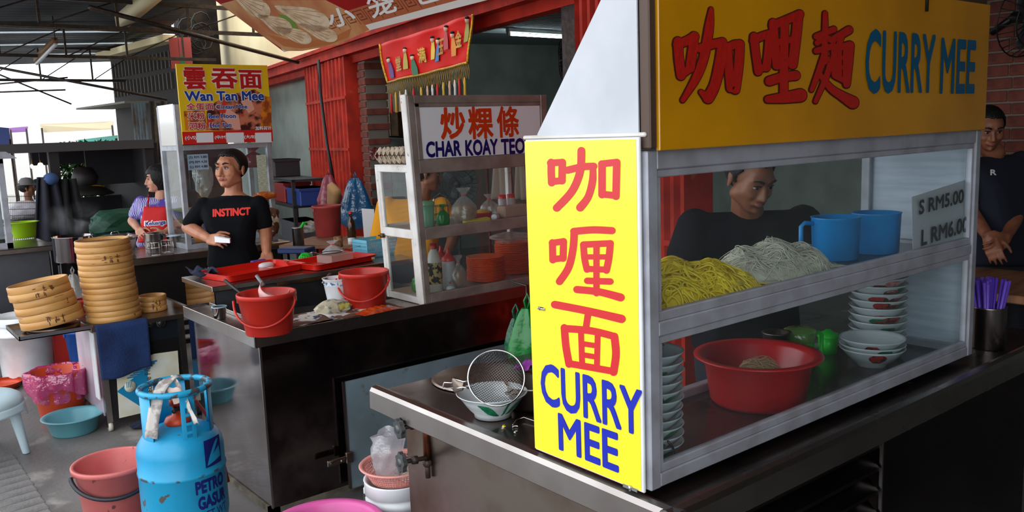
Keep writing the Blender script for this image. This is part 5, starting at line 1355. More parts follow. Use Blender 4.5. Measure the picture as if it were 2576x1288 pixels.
# bamboo steamers
BAM = M('bamboo', (206, 154, 88), rough=.5, col2=(184, 128, 64), nscale=3, ndet=5, stretch=(1, 1, 8), col3=(150, 100, 46), n3=11, lo3=.66, hi3=.72, coat=.15)
BAMD = M('bamboo_dark_weave', (92, 56, 36), rough=.7, col2=(140, 96, 60), nscale=40, stretch=(1, 6, 1), lo=.45, hi=.55, bump=.6, bscale=50)
BURN = M('burnt_stamp', (96, 52, 22), rough=.6)
def steamer(lab, T, R, h, seed, group, mat=True, stamp=False, bands=2):
    t = thing('bamboo_steamer', lab, 'steamer', (0, 0, 0), 0, group)
    t.matrix_world = T @ Matrix.Rotation(seed * 1.7, 4, 'Z')
    prof = [(R - .012, 0)]
    bh = h / bands
    for k in range(bands):
        z = k * bh; rr = R - (.0025 if k % 2 else 0)
        prof += [(rr - .002, z + .0004), (rr, z + .002), (rr, z + bh - .002), (rr - .002, z + bh - .0004), (rr - .006, z + bh)] if k < bands - 1 else [(rr - .002, z + .0004), (rr, z + .002), (rr, z + bh - .003), (rr - .003, z + bh), (rr - .012, z + bh)]
    prof += [(R - .012, 0)]
    q = MB(); q.lathe(prof, 56); q.build('bamboo_wall', BAM, t)
    q = MB(); q.lathe([(0, h * .80), (R - .011, h * .74)], 40); q.build('woven_base', BAMD, t)
    rnd = random.Random(seed)
    for k in range(3 if stamp else 1):
        a0 = math.radians(-105 + 14 * k) - seed * 1.7 if stamp else rnd.uniform(0, 6.28)
        q = MB()
        for j in range(6 if stamp else 2):
            aa = a0 + rnd.uniform(-.05, .05) if stamp else a0 + rnd.uniform(-.02, .02); z0 = rnd.uniform(.15, .7) * h
            q.grid(lambda u, v: ((R + .0006) * math.cos(aa + (u - .5) * (.10 if j % 2 else .03)), (R + .0006) * math.sin(aa + (u - .5) * (.10 if j % 2 else .03)), z0 + (v - .5) * h * (.05 if j % 2 else .25)), 4, 2)
        q.build('burnt_mark', BURN, t)
    return t
stk = Vector((1.385, 5.945, SZ + .001)); th_ = .0755
wd = ['lowest tier', 'second tier', 'third tier', 'fourth tier', 'fifth tier', 'sixth tier', 'topmost tier']
for i in range(7):
    steamer(f'round bamboo steamer, {wd[i]} of the tall tower', Tr((stk.x + random.uniform(-.002, .002) - .0035 * i, stk.y + random.uniform(-.002, .002), stk.z + i * th_), ry=-.012), .167, th_ - .0006, i, 'tall tower of bamboo steamers', True, i == 5)
lean_ = Tr((1.03, 5.965, SZ + .03), ry=-.13, rx=-.06)
for i in range(3):
    steamer(f'round bamboo steamer, {("lowest", "middle", "topmost")[i]} of the leaning pile on the left tray', lean_ @ Tr((-.012 * i, 0, i * .093)), .176 if i else .182, .092, 20 + i, 'leaning pile of bamboo steamers', True, i != 1)
q = MB(); q.lathe([(0, 0), (.15, 0), (.155, .02), (0, .022)], 32); tag(q.build('steel_ring', STEELD, None, (1.03, 5.965, SZ - .005), 0), 'steel ring under the leaning bamboo pile', 'ring')
steamer('small bamboo steamer alone at the right of the stove cart', Tr((1.655, 6.02, SZ + .001)), .092, .105, 30, None, True, True, 3)
# towel
TOW = M('navy_towel', (24, 50, 98), rough=.95, col2=(16, 36, 76), nscale=6, bump=.5, bscale=120)
a, b = at_y(238, 805, SY0 - .03), at_y(370, 790, SY0 - .03)
def tow(u, v):
    x = a.x + (b.x - a.x) * u + .012 * v * (.5 - u); z = SZ + .004 - .345 * v + .02 * v * u - (.012 * math.sin(u * 5) * v)
    return (x, SY0 - .032 + .006 * math.sin(u * 9 + v * 2) * v if v > .06 else SY0 - .032 + (.06 - v) * .9, z if v > .06 else SZ + .004)
q = MB(); q.grid(tow, 24, 24); o = q.build('towel', TOW); solidify_mesh(o, .006); tag(o, 'dark blue towel hanging over the steamer cart front', 'towel')

# ================================================================== wan tan mee stall
WZ, WY = .845, 6.775
ws = thing('noodle_stall', 'stainless wan tan mee stall counter behind the bamboo steamers', 'stall')
q = MB(); q.box((1.62, WY, WZ - .055), (3.02, WY + .75, WZ), bev=.004); q.build('counter_top', STEEL, ws)
q = MB(); q.box((1.66, WY + .04, .42), (2.99, WY + .05, WZ - .055)); q.build('front_panel', M('dark_stall_front', (70, 66, 68), rough=.3, metal=.8), ws)
for k in range(4): q = MB(); q.box((1.66, WY + .03, .12 + k * .075), (2.99, WY + .06, .155 + k * .075)); q.build('front_slat', M('dark_stall_front', (0, 0, 0)), ws)
for x in (1.66, 2.95):
    for y in (WY + .04, WY + .68): q = MB(); q.box((x, y, FZ), (x + .04, y + .04, WZ - .055)); q.build('leg', STEELD, ws)
q = MB(); q.box((1.50, WY + .03, WZ - .04), (1.66, WY + .72, WZ - .01), bev=.004); q.build('side_board', WHITEP, ws)
wc = thing('glass_display_case', 'steel framed wan tan mee case with a yellow menu board', 'display case')
WX0 = at_y(470, 612, 6.95).x; WX1 = at_y(700, 600, 6.95).x; wy = 6.95
def wb_(name, a, b, mat=ALU, par=None): q = MB(); q.box(a, b, bev=.002); return q.build(name, mat, par or wc)
zt0 = at_y(570, 362, wy).z
for x in (WX0, WX1 - .04): wb_('post', (x, wy, WZ), (x + .04, wy + .04, 2.0)); wb_('post', (x, wy + .42, WZ), (x + .04, wy + .46, zt0 + .32))
for z in (WZ, zt0 - .04):
    wb_('rail', (WX0 + .04, wy, z), (WX1 - .04, wy + .04, z + .04)); wb_('rail', (WX0 + .04, wy + .42, z), (WX1 - .04, wy + .46, z + .04))
    for x in (WX0, WX1 - .04): wb_('side_rail', (x, wy + .04, z), (x + .04, wy + .42, z + .04))
wb_('glass_pane', (WX0 + .04, wy + .018, WZ + .04), (WX1 - .04, wy + .021, zt0 - .04), GLASS)
wb_('glass_pane', (WX0 + .018, wy + .04, WZ + .04), (WX0 + .021, wy + .42, zt0 - .04), GLASS)
wb_('hood_side', (WX0 + .002, wy + .04, zt0), (WX0 + .008, wy + .44, zt0 + .33), CHROME)
wb_('shelf', (WX0 + .02, wy + .04, WZ + .30), (WX1 - .02, wy + .42, WZ + .31), STEELD)
# menu board
c4 = [at_y(*p_, wy - .03) for p_ in ((462, 364), (688, 357), (672, 167), (443, 160))]
MBY = M('menu_yellow', (236, 196, 24), rough=.4, col2=(206, 110, 30), nscale=2.2, lo=.55, hi=.8)
BX0, BX1, BZ0, BZ1 = c4[0].x - .004, (c4[1].x + c4[2].x) / 2, c4[0].z, c4[3].z
mb_ = wb_('menu_board', (BX0, wy - .03, BZ0), (BX1, wy - .015, BZ1), MBY)
MY = wy - .0305
def mpoly(pts, mat, name, dy): q = MB(); q.prism([(v.x, MY - dy, v.z) for v in [at_y(*p_, MY) for p_ in pts]], (0, .0008, 0)); return q.build(name, mat, mb_)
REDM = M('menu_red', (206, 30, 26), rough=.4)
q = MB(); q.box((BX0, MY - .001, BZ0), (BX1, MY, BZ0 + .10)); q.build('red_strip', REDM, mb_)
FOODM = M('food_photo', (206, 120, 90), rough=.4, col2=(70, 24, 18), nscale=11, lo=.45, hi=.56, col3=(206, 60, 40), n3=7, lo3=.58, hi3=.64)
FOODO = M('food_photo_orange', (226, 130, 30), rough=.4, col2=(150, 70, 24), nscale=16, lo=.45, hi=.6)
mpoly(((520, 328), (683, 328), (680, 250), (640, 225), (570, 240), (520, 270)), FOODM, 'food_picture', .0006)
mpoly(((466, 328), (520, 328), (515, 275), (462, 280)), FOODO, 'food_picture', .0006)
mpoly(((655, 328), (684, 328), (681, 245), (660, 240)), FOODO, 'food_picture', .0009)
mpoly(((560, 300), (590, 326), (606, 326), (600, 290), (572, 272)), M('pork_slice', (232, 170, 150), rough=.4), 'food_picture', .0012)
mpoly(((605, 255), (625, 285), (640, 275), (630, 245)), M('pork_slice', (0, 0, 0)), 'food_picture', .0012)
for a_, b_ in ((495, 537), (570, 614), (643, 683)):
    mpoly(((a_, 359), (b_, 358), (b_ - 1, 333), (a_ - 2, 334)), PAPER, 'price_blank', .002)
WHT = M('white_letter', (240, 238, 236), rough=.4); REDL = M('menu_red_letter', (190, 24, 24), rough=.4); BLUL = M('menu_blue_letter', (14, 62, 150), rough=.4)
def mt(body, box, mat, bold, halo=.02):
    x0, x1, z0, z1 = rect_y(*box, MY)
    if halo: text_on(mb_, body, WHT, (x0 - .004, MY, z0 - .004), (1, 0, 0), (0, 0, 1), x1 - x0 + .008, z1 - z0 + .008, bold + halo, .0022, 'letter_outline')
    text_on(mb_, body, mat, (x0, MY, z0), (1, 0, 0), (0, 0, 1), x1 - x0, z1 - z0, bold, .0032)
mt('雲', (461, 169, 517, 226), REDL, .03, .05); mt('吞', (531, 172, 597, 223), REDL, .03, .05); mt('面', (601, 176, 659, 224), REDL, .03, .05)
mt('Wan Tan Mee', (464, 229, 664, 254), BLUL, .035, .05)
mt('全蛋面', (468, 259, 537, 277), REDL, .02, .03); mt('Cintan Mee', (543, 263, 622, 274), BLUL, .03, .03)
mt('米粉', (472, 283, 515, 301), REDL, .02, .03); mt('Bee Hoon', (524, 286, 593, 298), BLUL, .03, .03)
mt('河粉', (474, 307, 518, 326), REDL, .02, .03); mt('Hor Fun', (527, 309, 582, 321), BLUL, .03, .03)
mt('加料另计', (642, 317, 682, 327), WHT, .02, 0)
for body, bx in (('(小/S)', (465, 341, 494, 353)), ('(中/M)', (540, 340, 570, 351)), ('(大/B)', (614, 339, 642, 350))): mt(body, bx, WHT, .02, 0)
# price slip inside
x0, x1, z0, z1 = rect_y(472, 388, 524, 427, wy + .03)
pst = thing('price_slip', 'pale blue slip with three prices taped in the wan tan case', 'price card')
q = MB(); q.box((x0, wy + .026, z0), (x1, wy + .028, z1)); q.build('card', M('pale_blue_card', (190, 206, 226), rough=.6), pst)
for k, s_ in enumerate(('(S) RM 3.80', '(M) RM 4.30', '(L) RM 4.80')):
    text_on(pst, s_, M('slip_ink', (30, 40, 80)), (x0 + .01, wy + .026, z1 - (z1 - z0) * (.30 + .31 * k)), (1, 0, 0), (0, 0, 1), x1 - x0 - .02, (z1 - z0) * .2, .03, .001)
# things in and around the wan tan case
tied_bag('dark red plastic bag hanging inside the wan tan case', at_d(640, 415, 7.25) - Vector((0, 0, .02)), .10, .17, filmmat('dark_red_film', (150, 30, 50), .8), 21)
q = crumple(.12, 21, (.7, .4, 1.25), 4, .3); tag(q.build('noodle_bag', filmmat('foil_bag', (190, 190, 186), .6, .1, .5), None, at_d(512, 450, 7.2)), 'crinkled clear noodle bag hanging behind the price slip', 'bag')
q = MB(); q.box((-.04, -.002, -.18), (.04, .002, .18)); tag(q.build('paper_strip', M('printed_strip', (206, 206, 186), rough=.7, col2=(150, 170, 140), nscale=40, stretch=(1, 1, 4)), None, at_d(661, 444, 7.15)), 'pale printed strip hanging inside the wan tan case', 'paper')
q = crumple(.11, 33, (1.0, .6, 1.25), 4, .3); tag(q.build('food_heap', M('mixed_food', (96, 60, 44), rough=.6, col2=(206, 196, 176), nscale=14, lo=.52, hi=.56), None, at_d(672, 545, 7.12) - Vector((0, 0, .06))), 'heap of meat and bones at the right end of the wan tan case', 'food')
q = crumple(.09, 34, (1.1, .6, .35), 4, .35); tag(q.build('orange_bag', filmmat('orange_film', (226, 120, 30), .85), None, at_d(668, 492, 7.12)), 'orange plastic bag on top of the meat heap', 'bag')
q = MB(); q.lathe([(0, 0), (.09, 0), (.10, .05), (.10, .15), (0, .155)], 28); o = tag(q.build('orange_tin', M('orange_tin', (226, 130, 30), rough=.4), None, (at_y(518, 600, 7.1).x, 7.1, WZ + .04)), 'orange tin with a blue W behind the man', 'tin')
x0, x1, z0, z1 = rect_y(504, 560, 524, 590, 6.995)
text_on(o, 'W', M('menu_blue_letter', (0, 0, 0)), Vector((x0 - o.location.x, 6.995 - 7.1, z0 - o.location.z)), (1, 0, 0), (0, 0, 1), x1 - x0, z1 - z0, .05, .001)
def pot_(lab, px, py, r, h, mat, hnd=True, name='steel_mug', y=None, rot=-.4, cover=None):
    p = at_z(px, py, WZ); t = thing(name, lab, 'mug' if 'mug' in name else 'pot', (p.x, p.y + r, WZ), rot)
    q = MB(); q.lathe([(0, 0), (r * .96, 0), (r, .006), (r, h - .004), (r + .004, h), (r - .003, h), (r - .003, .01), (0, .008)], 32); q.build('pot_body', mat, t)
    if hnd: q = MB(); q.tube([(r, 0, h * .85), (r + .035, 0, h * .85), (r + .045, 0, h * .6), (r + .03, 0, h * .25), (r, 0, h * .2)], .006, 8); q.build('handle', mat, t)
    if cover: q = MB(); q.lathe([(0, h + .004), (r + .004, h + .002), (r + .004, h - .004)], 32); q.build('rim', cover, t)
    return t
pot_('wide steel mug on the wan tan counter beside the woman', 397, 626, .075, .125, STEEL)
pot_('smaller steel mug with pale blue rim on the wan tan counter', 443, 622, .052, .095, STEEL, cover=M('pale_blue_rim', (176, 206, 226)))
t = thing('wire_basket', 'steel wire basket with frame handles beside the steel mugs', 'basket', (at_z(358, 626, WZ).x, WY + .10, WZ), 0)
q = MB()
for z in (.005, .06, .10):
    q.tube([(-.08, -.06, z), (.08, -.06, z), (.08, .06, z), (-.08, .06, z)], .003, 6, closed=True)
for x in (-.08, -.027, .027, .08):
    for y in (-.06, .06): q.tube([(x, y, .005), (x, y, .10)], .002, 5)
q.build('basket_wires', CHROME, t)
pot_('steel soup pot with a bail handle behind the bamboo tower', 200, 660, .14, .19, STEELM, False, 'soup_pot')
q = MB(); q.lathe([(.0, .0), (.10, .01), (.16, .0), (.165, .006), (.10, .03), (.02, .035), (0, .035)], 40); q.tube([(-.03, 0, .034), (-.02, 0, .05), (.02, 0, .05), (.03, 0, .034)], .004, 6); tag(q.build('pot_cover', CHROME, None, (at_z(262, 640, WZ).x + .05, WY + .32, WZ + .14)), 'shiny pot cover behind the top of the bamboo tower', 'cover')
q = MB(); q.lathe([(0, 0), (.13, 0), (.15, .14), (0, .14)], 36); tag(q.build('soup_pot', STEEL, None, (at_z(262, 640, WZ).x + .05, WY + .32, WZ)), 'large steel soup pot under the shiny cover', 'pot')
# hanging translucent bag by the stall side
hang_bag('carrier_bag', 'clear plastic bag hanging between the bamboo pile and tower', at_d(182, 690, 6.6), .17, .24, CLB, 9, 0)
q = crumple(.07, 41, (1, .8, .9), 3, .4); tag(q.build('rubbish_bag', M('rubbish_mix', (206, 204, 190), rough=.6, col2=(206, 130, 60), nscale=14, lo=.55, hi=.6), None, (1.42, 7.72, .38)), 'small heap of pale rubbish behind the leaning bamboo pile', 'rubbish')
# ================================================================== people
def finish_skin(q, name, mat, parent, voxel, smooth=3, bump=None):
    """one continuous surface out of overlapping tapered limbs"""
    me = q.mesh(name, recalc=True)
    o = bpy.data.objects.new('tmp_body', me); COL.objects.link(o)
    r = o.modifiers.new('r', 'REMESH'); r.mode = 'VOXEL'; r.voxel_size = voxel; r.use_smooth_shade = True
    s = o.modifiers.new('s', 'SMOOTH'); s.iterations = smooth; s.factor = .5
    bpy.context.view_layer.update()
    dg = bpy.context.evaluated_depsgraph_get()
    m2 = bpy.data.meshes.new_from_object(o.evaluated_get(dg)); m2.name = name
    bpy.data.objects.remove(o); bpy.data.meshes.remove(me)
    m2.materials.clear(); m2.materials.append(mat)
    for p in m2.polygons: p.use_smooth = True
    ob = bpy.data.objects.new(name, m2); COL.objects.link(ob); ob.parent = parent
    return ob
def SKIN(name, c, c2): return M(name, c, rough=.5, col2=c2, nscale=14, sub=.08, bump=.05, bscale=160)
HAIRB = M('black_hair', (16, 14, 14), rough=.55, spec=.3, col2=(26, 23, 22), nscale=40, stretch=(1, 1, .2), bump=.5, bscale=120)
EYEW = M('eye_white', (158, 142, 132), rough=.4); IRIS = M('dark_iris', (28, 18, 14), rough=.2); LIP = M('lips', (150, 82, 70), rough=.5)
def head_into(q, T, s=1.0, nose=1.0):
    def B(c, r): return (Vector(c) * s, (r * s if not hasattr(r, '__len__') else tuple(v * s for v in r)))
    q.hull([B((0, .018, .034), (.076, .094, .084))], T=T, sub=3)
    q.hull([B((0, -.048, .035), (.056, .040, .050)), B((.036, -.05, -.02), .033), B((-.036, -.05, -.02), .033), B((0, -.058, -.078), (.034, .030, .026)), B((.046, -.005, -.052), .024), B((-.046, -.005, -.052), .024)], T=T, sub=2)
    q.hull([B((0, -.090, .012), (.009, .010, .010)), B((0, -.108, -.026), (.012, .012, .010)), B((0, -.085, -.03), (.014, .012, .009))], T=T)
    for e in (-1, 1):
        q.hull([B((e * .012, -.094, -.031), (.010, .010, .008))], T=T)
        q.hull([B((e * .014, -.085, .034), .009), B((e * .044, -.070, .036), .010)], T=T)
        q.hull([B((e * .078, .012, .014), (.007, .016, .018)), B((e * .080, .006, -.022), (.006, .011, .012))], T=T)
        q.hull([B((e * .034, -.070, -.024), (.022, .020, .016))], T=T)
    q.hull([B((-.02, -.086, -.052), (.010, .010, .007)), B((.02, -.086, -.052), (.010, .010, .007)), B((0, -.091, -.051), .009)], T=T)
    q.hull([B((0, -.082, -.086), (.016, .014, .012))], T=T)
def head_parts(par, T, s=1.0, brows=True, eyedir=(0, 0)):
    for e in (-1, 1):
        q = MB(); q.ball(Vector((e * .030, -.0795, .012)) * s, (.0125 * s, .009 * s, .0062 * s), T=T); ey = q.build('eye', EYEW, par)
        q = MB(); q.ball(Vector((e * .030 + eyedir[0], -.0860, .0125)) * s, (.0068 * s, .0035 * s, .0062 * s), T=T); q.build('iris', IRIS, ey)
        q = MB(); q.tube([T @ (Vector(v) * s) for v in ((e * .017, -.0885, .019), (e * .030, -.0895, .0215), (e * .044, -.082, .018))], .0022 * s, 6); q.build('eyelid', HAIRB, ey)
        if brows: q = MB(); q.tube([T @ (Vector(v) * s) for v in ((e * .015, -.0955, .036), (e * .032, -.0935, .043), (e * .050, -.080, .038))], .0042 * s, 6, taper=[1.1, 1, .5]); q.build('eyebrow', HAIRB, par)
    for z, r in ((-.0485, .0042), (-.0555, .005)):
        q = MB(); q.tube([T @ (Vector(v) * s) for v in ((-.022, -.0925, -.051), (-.008, -.0985, z), (.008, -.0985, z), (.022, -.0925, -.051))], r * s, 6, taper=[.4, 1, 1, .4]); q.build('lip', LIP, par)
def hair_on(par, T, s=1.0, style='short', mat=None, name='hair'):
    q = MB(); f0 = 0
    bmesh.ops.create_icosphere(q.bm, subdivisions=5, radius=1)
    dele = []
    for v in q.bm.verts:
        d = v.co.copy()
        if style == 'short':
            rad = Vector((.0835, .1025, .0935)); c = Vector((0, .018, .036))
        else:
            low = max(0, -d.z) ; rad = Vector((.104 + .012 * low, .122, .105 + .05 * low)); c = Vector((0, .022, .036))
        p = Vector((d.x * rad.x, d.y * rad.y, d.z * rad.z)) + c
        nz = .012 * mathutils.noise.noise(d * 9) + .02 * mathutils.noise.noise(Vector((d.x * 30, d.y * 30, d.z * 8)))
        v.co = c + (p - c) * (1 + nz)
        front = max(0, -d.y)
        if style == 'short':
            edge = .006 * mathutils.noise.noise(d * 14)
            f_ = max(0., min(1., (-d.y + .15) / .75)); line = -.05 * (1 - f_) + .086 * f_ - .02 * (abs(d.x) ** 4)
            if abs(d.x) > .75 and -.35 < d.y < .05: line = min(line, -.004)
            keep = p.z > line + edge
        else: keep = p.z > .062 if (d.y < -.45 and abs(d.x) < .62) else p.z > -.095
        if not keep: dele.append(v)
    bmesh.ops.delete(q.bm, geom=dele, context='VERTS')
    for f in q.bm.faces: f.smooth = True
    bmesh.ops.transform(q.bm, matrix=T @ Matrix.Diagonal((s, s, s, 1)), verts=q.bm.verts)
    o = q.build(name, mat or HAIRB, par)
    md = o.modifiers.new('thickness', 'SOLIDIFY'); md.thickness = .012 * s; md.offset = -1
    return o
def hand_into(q, w, d, side, n, s=1.0, curl=.5, thumb=1, spread=.12):
    """palm and five fingers: w wrist, d along the hand, side towards the thumb, n back of the hand"""
    d, side = Vector(d).normalized(), Vector(side); side = (side - d * side.dot(d)).normalized(); n = d.cross(side) * (1 if Vector(n).dot(d.cross(side)) > 0 else -1)
    W = Vector(w)
    def P(a, b, c): return W + d * a * s + side * b * s + n * c * s
    q.hull([(P(.0, .018, 0), .020 * s), (P(.0, -.018, 0), .020 * s), (P(.085, .032, .002), .014 * s), (P(.085, -.032, .002), .013 * s), (P(.05, .03, -.004), .016 * s)])
    for i, (b, L) in enumerate(((.032, .074), (.011, .082), (-.011, .076), (-.031, .060))):
        a = .088; ang = curl * (.35 + .1 * i); p = P(a, b, .002); sp = (1.5 - i) * spread
        for k, fr in enumerate((.45, .32, .23)):
            ang2 = ang + k * curl * .75
            dv = (d * math.cos(ang2) - n * math.sin(ang2) + side * sp * .5).normalized()
            p2 = p + dv * L * fr * s
            q.hull([(p, (.0088 - .0009 * k) * s), (p2, (.0082 - .0011 * k) * s)]); p = p2
    p = P(.022, .028, -.004); 
    for k, (dv, L) in enumerate(((d * .55 + side * .75 - n * .25, .040), (d * .85 + side * .35 - n * .35 * (1 + curl), .032), (d * .95 + side * .05 - n * .4 * (1 + curl), .026))):
        p2 = p + dv.normalized() * L * s; q.hull([(p, (.0125 - .0015 * k) * s), (p2, (.011 - .0016 * k) * s)]); p = p2
def limb(q, pts):
    for a, b in zip(pts, pts[1:]): q.hull([a, b])

class Person:
    def __init__(s, label, px, py, D, rot, k=1.0, group=None):
        p = at_d(px, py, D); s.root = thing('person', label, 'person', (p.x, p.y, FZ), rot, group)
        s.root_m = Matrix.Translation((p.x, p.y, FZ)) @ Matrix.Rotation(rot, 4, 'Z'); s.inv = s.root_m.inverted(); s.D = D; s.k = k
    def at(s, px, py, dd=0.): return s.inv @ at_d(px, py, s.D + dd)
def torso_into(q, shL, shR, hipL, hipR, k=1.0, depth=.11, belly=0.):
    shL, shR, hipL, hipR = map(Vector, (shL, shR, hipL, hipR))
    up = ((shL + shR) - (hipL + hipR)) / 2; c = (shL + shR) / 2; f = Vector((0, -1, 0))
    chest = c - up * .28; waist = c - up * .68
    wv = (shR - shL)
    q.hull([(shL, (.055 * k, .06 * k, .05 * k)), (shR, (.055 * k, .06 * k, .05 * k)), (c - up * .02 , (.09 * k, .075 * k, .05 * k)), (chest + wv * .30 + f * .02, (.075 * k, depth, .1 * k)), (chest - wv * .30 + f * .02, (.075 * k, depth, .1 * k))])
    q.hull([(chest + wv * .28 + f * .015, (.07 * k, depth, .09 * k)), (chest - wv * .28 + f * .015, (.07 * k, depth, .09 * k)), (waist + wv * .24 + f * (.01 + belly), (.07 * k, depth, .08 * k)), (waist - wv * .24 + f * (.01 + belly), (.07 * k, depth, .08 * k))])
    q.hull([(waist + wv * .24 + f * (.01 + belly), (.07 * k, depth, .08 * k)), (waist - wv * .24 + f * (.01 + belly), (.07 * k, depth, .08 * k)), (hipL, (.075 * k, depth * .98, .05 * k)), (hipR, (.075 * k, depth * .98, .05 * k))])
def legs(P, hipL, hipR, k, mat, shoe):
    q = MB()
    hipL, hipR = Vector(hipL), Vector(hipR)
    q.hull([(hipL, (.085 * k, .10 * k, .07 * k)), (hipR, (.085 * k, .10 * k, .07 * k)), ((hipL + hipR) / 2 - Vector((0, 0, .06)), (.10 * k, .10 * k, .06 * k))])
    for h in (hipL, hipR):
        kn = Vector((h.x * 1.02, h.y - .01, h.z * .53)); an = Vector((h.x * 1.04, h.y + .02, .10))
        limb(q, [(h, .085 * k), (kn, .062 * k), (an, .05 * k)])
    finish_skin(q, 'trousers', mat, P.root, .012)
    for h in (hipL, hipR):
        q = MB(); q.hull([((h.x * 1.04, h.y + .05, .045), (.04, .045, .045)), ((h.x * 1.06, h.y - .14, .03), (.042, .05, .03))]); q.build('shoe', shoe, P.root)
BEIGE = M('beige_trousers', (176, 160, 136), rough=.9); DARKT = M('dark_trousers', (40, 40, 48), rough=.9); SHOE = M('dark_shoe', (36, 32, 30), rough=.6)

# ---- man in the black shirt
SK1 = SKIN('skin_tan', (186, 124, 92), (168, 106, 78))
mp_ = Person('man in black INSTINCT T-shirt behind the red trays, head turned left', 585, 560, 5.62, CAMROT)
Pm = mp_.at
hc = Pm(581, 428)
Th = Matrix.Translation(hc) @ Matrix.Rotation(math.radians(-19), 4, 'Z') @ Matrix.Rotation(math.radians(-2), 4, 'X')
hs = 1.10
q = MB(); head_into(q, Th, hs)
nb = Pm(588, 494, .02)
q.hull([(hc + Vector((0.005, .02, -.06)), .054), (nb, .060)]); q.hull([(nb, .06), (nb + Vector((.07, .0, -.03)), .04), (nb + Vector((-.07, 0, -.03)), .04)])
shL, shR = Pm(514, 520, .02), Pm(651, 516, .02)
elL, wrL = Pm(474, 572, .02), Pm(527, 601, -.16)
elR, wrR = Pm(668, 578, .05), Pm(671, 640, -.06)
limb(q, [(shL, .048), (elL, .043)]); limb(q, [(elL, .045), (elL.lerp(wrL, .35), .044), (wrL, .029)])
limb(q, [(shR, .048), (elR, .042)]); limb(q, [(elR, .042), (elR.lerp(wrR, .35), .041), (wrR, .028)])
hand_into(q, wrL + (wrL - elL).normalized() * .012, Pm(558, 602, -.24) - wrL, Pm(545, 585, -.17) - wrL, Vector((-.3, -1, .2)), 1.0, 1.0)
hand_into(q, wrR, Pm(674, 670, -.12) - wrR, Pm(640, 650, -.1) - wrR, Vector((1, -.2, 0)), 1.0, .5)
finish_skin(q, 'body', SK1, mp_.root, .0048, 2)
head_parts(mp_.root, Th, hs, True, (-.004, 0)); hair_on(mp_.root, Th, hs * 1.0, 'short')
BLKT = M('black_cotton', (9, 10, 16), rough=.95, spec=.2, col2=(6, 7, 10), nscale=5, bump=.25, bscale=18)
q = MB()
hipL, hipR = Pm(545, 668, .02), Pm(632, 668, .02)
torso_into(q, shL + Vector((.02, 0, 0)), shR + Vector((-.02, 0, 0)), Pm(552, 662, .02), Pm(630, 662, .02), 1.0, .115, .03)
limb(q, [(shL, .066), (shL.lerp(elL, .80), .060)]); limb(q, [(shR, .066), (shR.lerp(elR, .70), .060)])
q.hull([(nb + Vector((0, 0, .004)), (.074, .066, .014)), (shL + Vector((.02, 0, 0)), .05), (shR - Vector((.02, 0, 0)), .05)])
sh_o = finish_skin(q, 'shirt', BLKT, mp_.root, .008, 4)
legs(mp_, Pm(550, 690, .03), Pm(626, 690, .03), 1.0, BEIGE, SHOE)
REDT = M('shirt_print_red', (226, 52, 44), rough=.6)
def print_on_shirt(person, shirt, body, mat, box, bold, name='shirt_print', off=.003):
    """letters pressed onto the cloth along the line of sight"""
    from mathutils.bvhtree import BVHTree
    bm = bmesh.new(); bm.from_mesh(shirt.data); tree = BVHTree.FromBMesh(bm)
    me = text_mesh(body)
    xs = [v.co.x for v in me.vertices]; ys = [v.co.y for v in me.vertices]; x0, x1, y0, y1 = min(xs), max(xs), min(ys), max(ys)
    (ax, ay), (bx, by), hpx = box
    rr = bold * hpx / (y1 - y0); vs, fs = [], []
    cl = person.inv @ CAMP
    for k in range(8):
        dx, dy = rr * math.cos(k * .785), rr * math.sin(k * .785); base = len(vs)
        for v in me.vertices:
            u = (v.co.x - x0) / (x1 - x0); t_ = (v.co.y - y0) / (y1 - y0)
            px = ax + (bx - ax) * u + dx; py = ay + (by - ay) * u - hpx * t_ + dy
            tgt = person.inv @ at_d(px, py, person.D); dr = (tgt - cl).normalized()
            hit = tree.ray_cast(cl, dr); p = hit[0] if hit[0] is not None else tgt
            vs.append(tuple(p - dr * (off + k * .00005)))
        fs += [[base + i for i in f.vertices] for f in me.polygons]
    bm.free(); bpy.data.meshes.remove(me)
    m2 = bpy.data.meshes.new(name); m2.from_pydata(vs, [], fs); m2.materials.append(mat)
    o = bpy.data.objects.new(name, m2); COL.objects.link(o); o.parent = shirt; return o
print_on_shirt(mp_, sh_o, 'INSTINCT', REDT, ((536, 545), (629, 540), 18), .05)
# folded paper in his hand
q = MB(); a, b = at_d(540, 603, 5.36), at_d(578, 607, 5.28)
q.prism([a + Vector((0, 0, .02)), b + Vector((0, 0, .012)), b + Vector((0, 0, -.012)), a + Vector((0, 0, -.016))], Vector((.012, .016, .004))); tag(q.build('folded_paper', PAPER), 'folded white paper held in the hand of the black shirted man', 'paper')

# ---- woman with the red apron
SK2 = SKIN('skin_fair', (206, 150, 122), (188, 128, 102))
wp_ = Person('woman in purple blouse and red apron with black bob hair', 398, 520, 7.5, CAMROT)
Pw = wp_.at
hc = Pm(0, 0); hc = Pw(398, 452)
Th = Matrix.Translation(hc) @ Matrix.Rotation(math.radians(-58), 4, 'Z') @ Matrix.Rotation(math.radians(4), 4, 'X')
q = MB(); head_into(q, Th, 1.0)
nb = Pw(405, 500, .02)
q.hull([(hc + Vector((.02, .01, -.06)), .046), (nb, .052)])
shL, shR = Pw(356, 510, .0), Pw(440, 510, .03)
elL, wrL = Pw(333, 556, .0), Pw(349, 578, -.15); elR, wrR = Pw(448, 560, .05), Pw(412, 588, -.20)
limb(q, [(shL, .045), (elL, .040)]); limb(q, [(elL, .041), (wrL, .027)]); limb(q, [(shR, .045), (elR, .040)]); limb(q, [(elR, .041), (wrR, .027)])
hand_into(q, wrL, Pw(356, 592, -.26) - wrL, Pw(365, 575, -.2) - wrL, Vector((0, -.4, .8)), .92, .6)
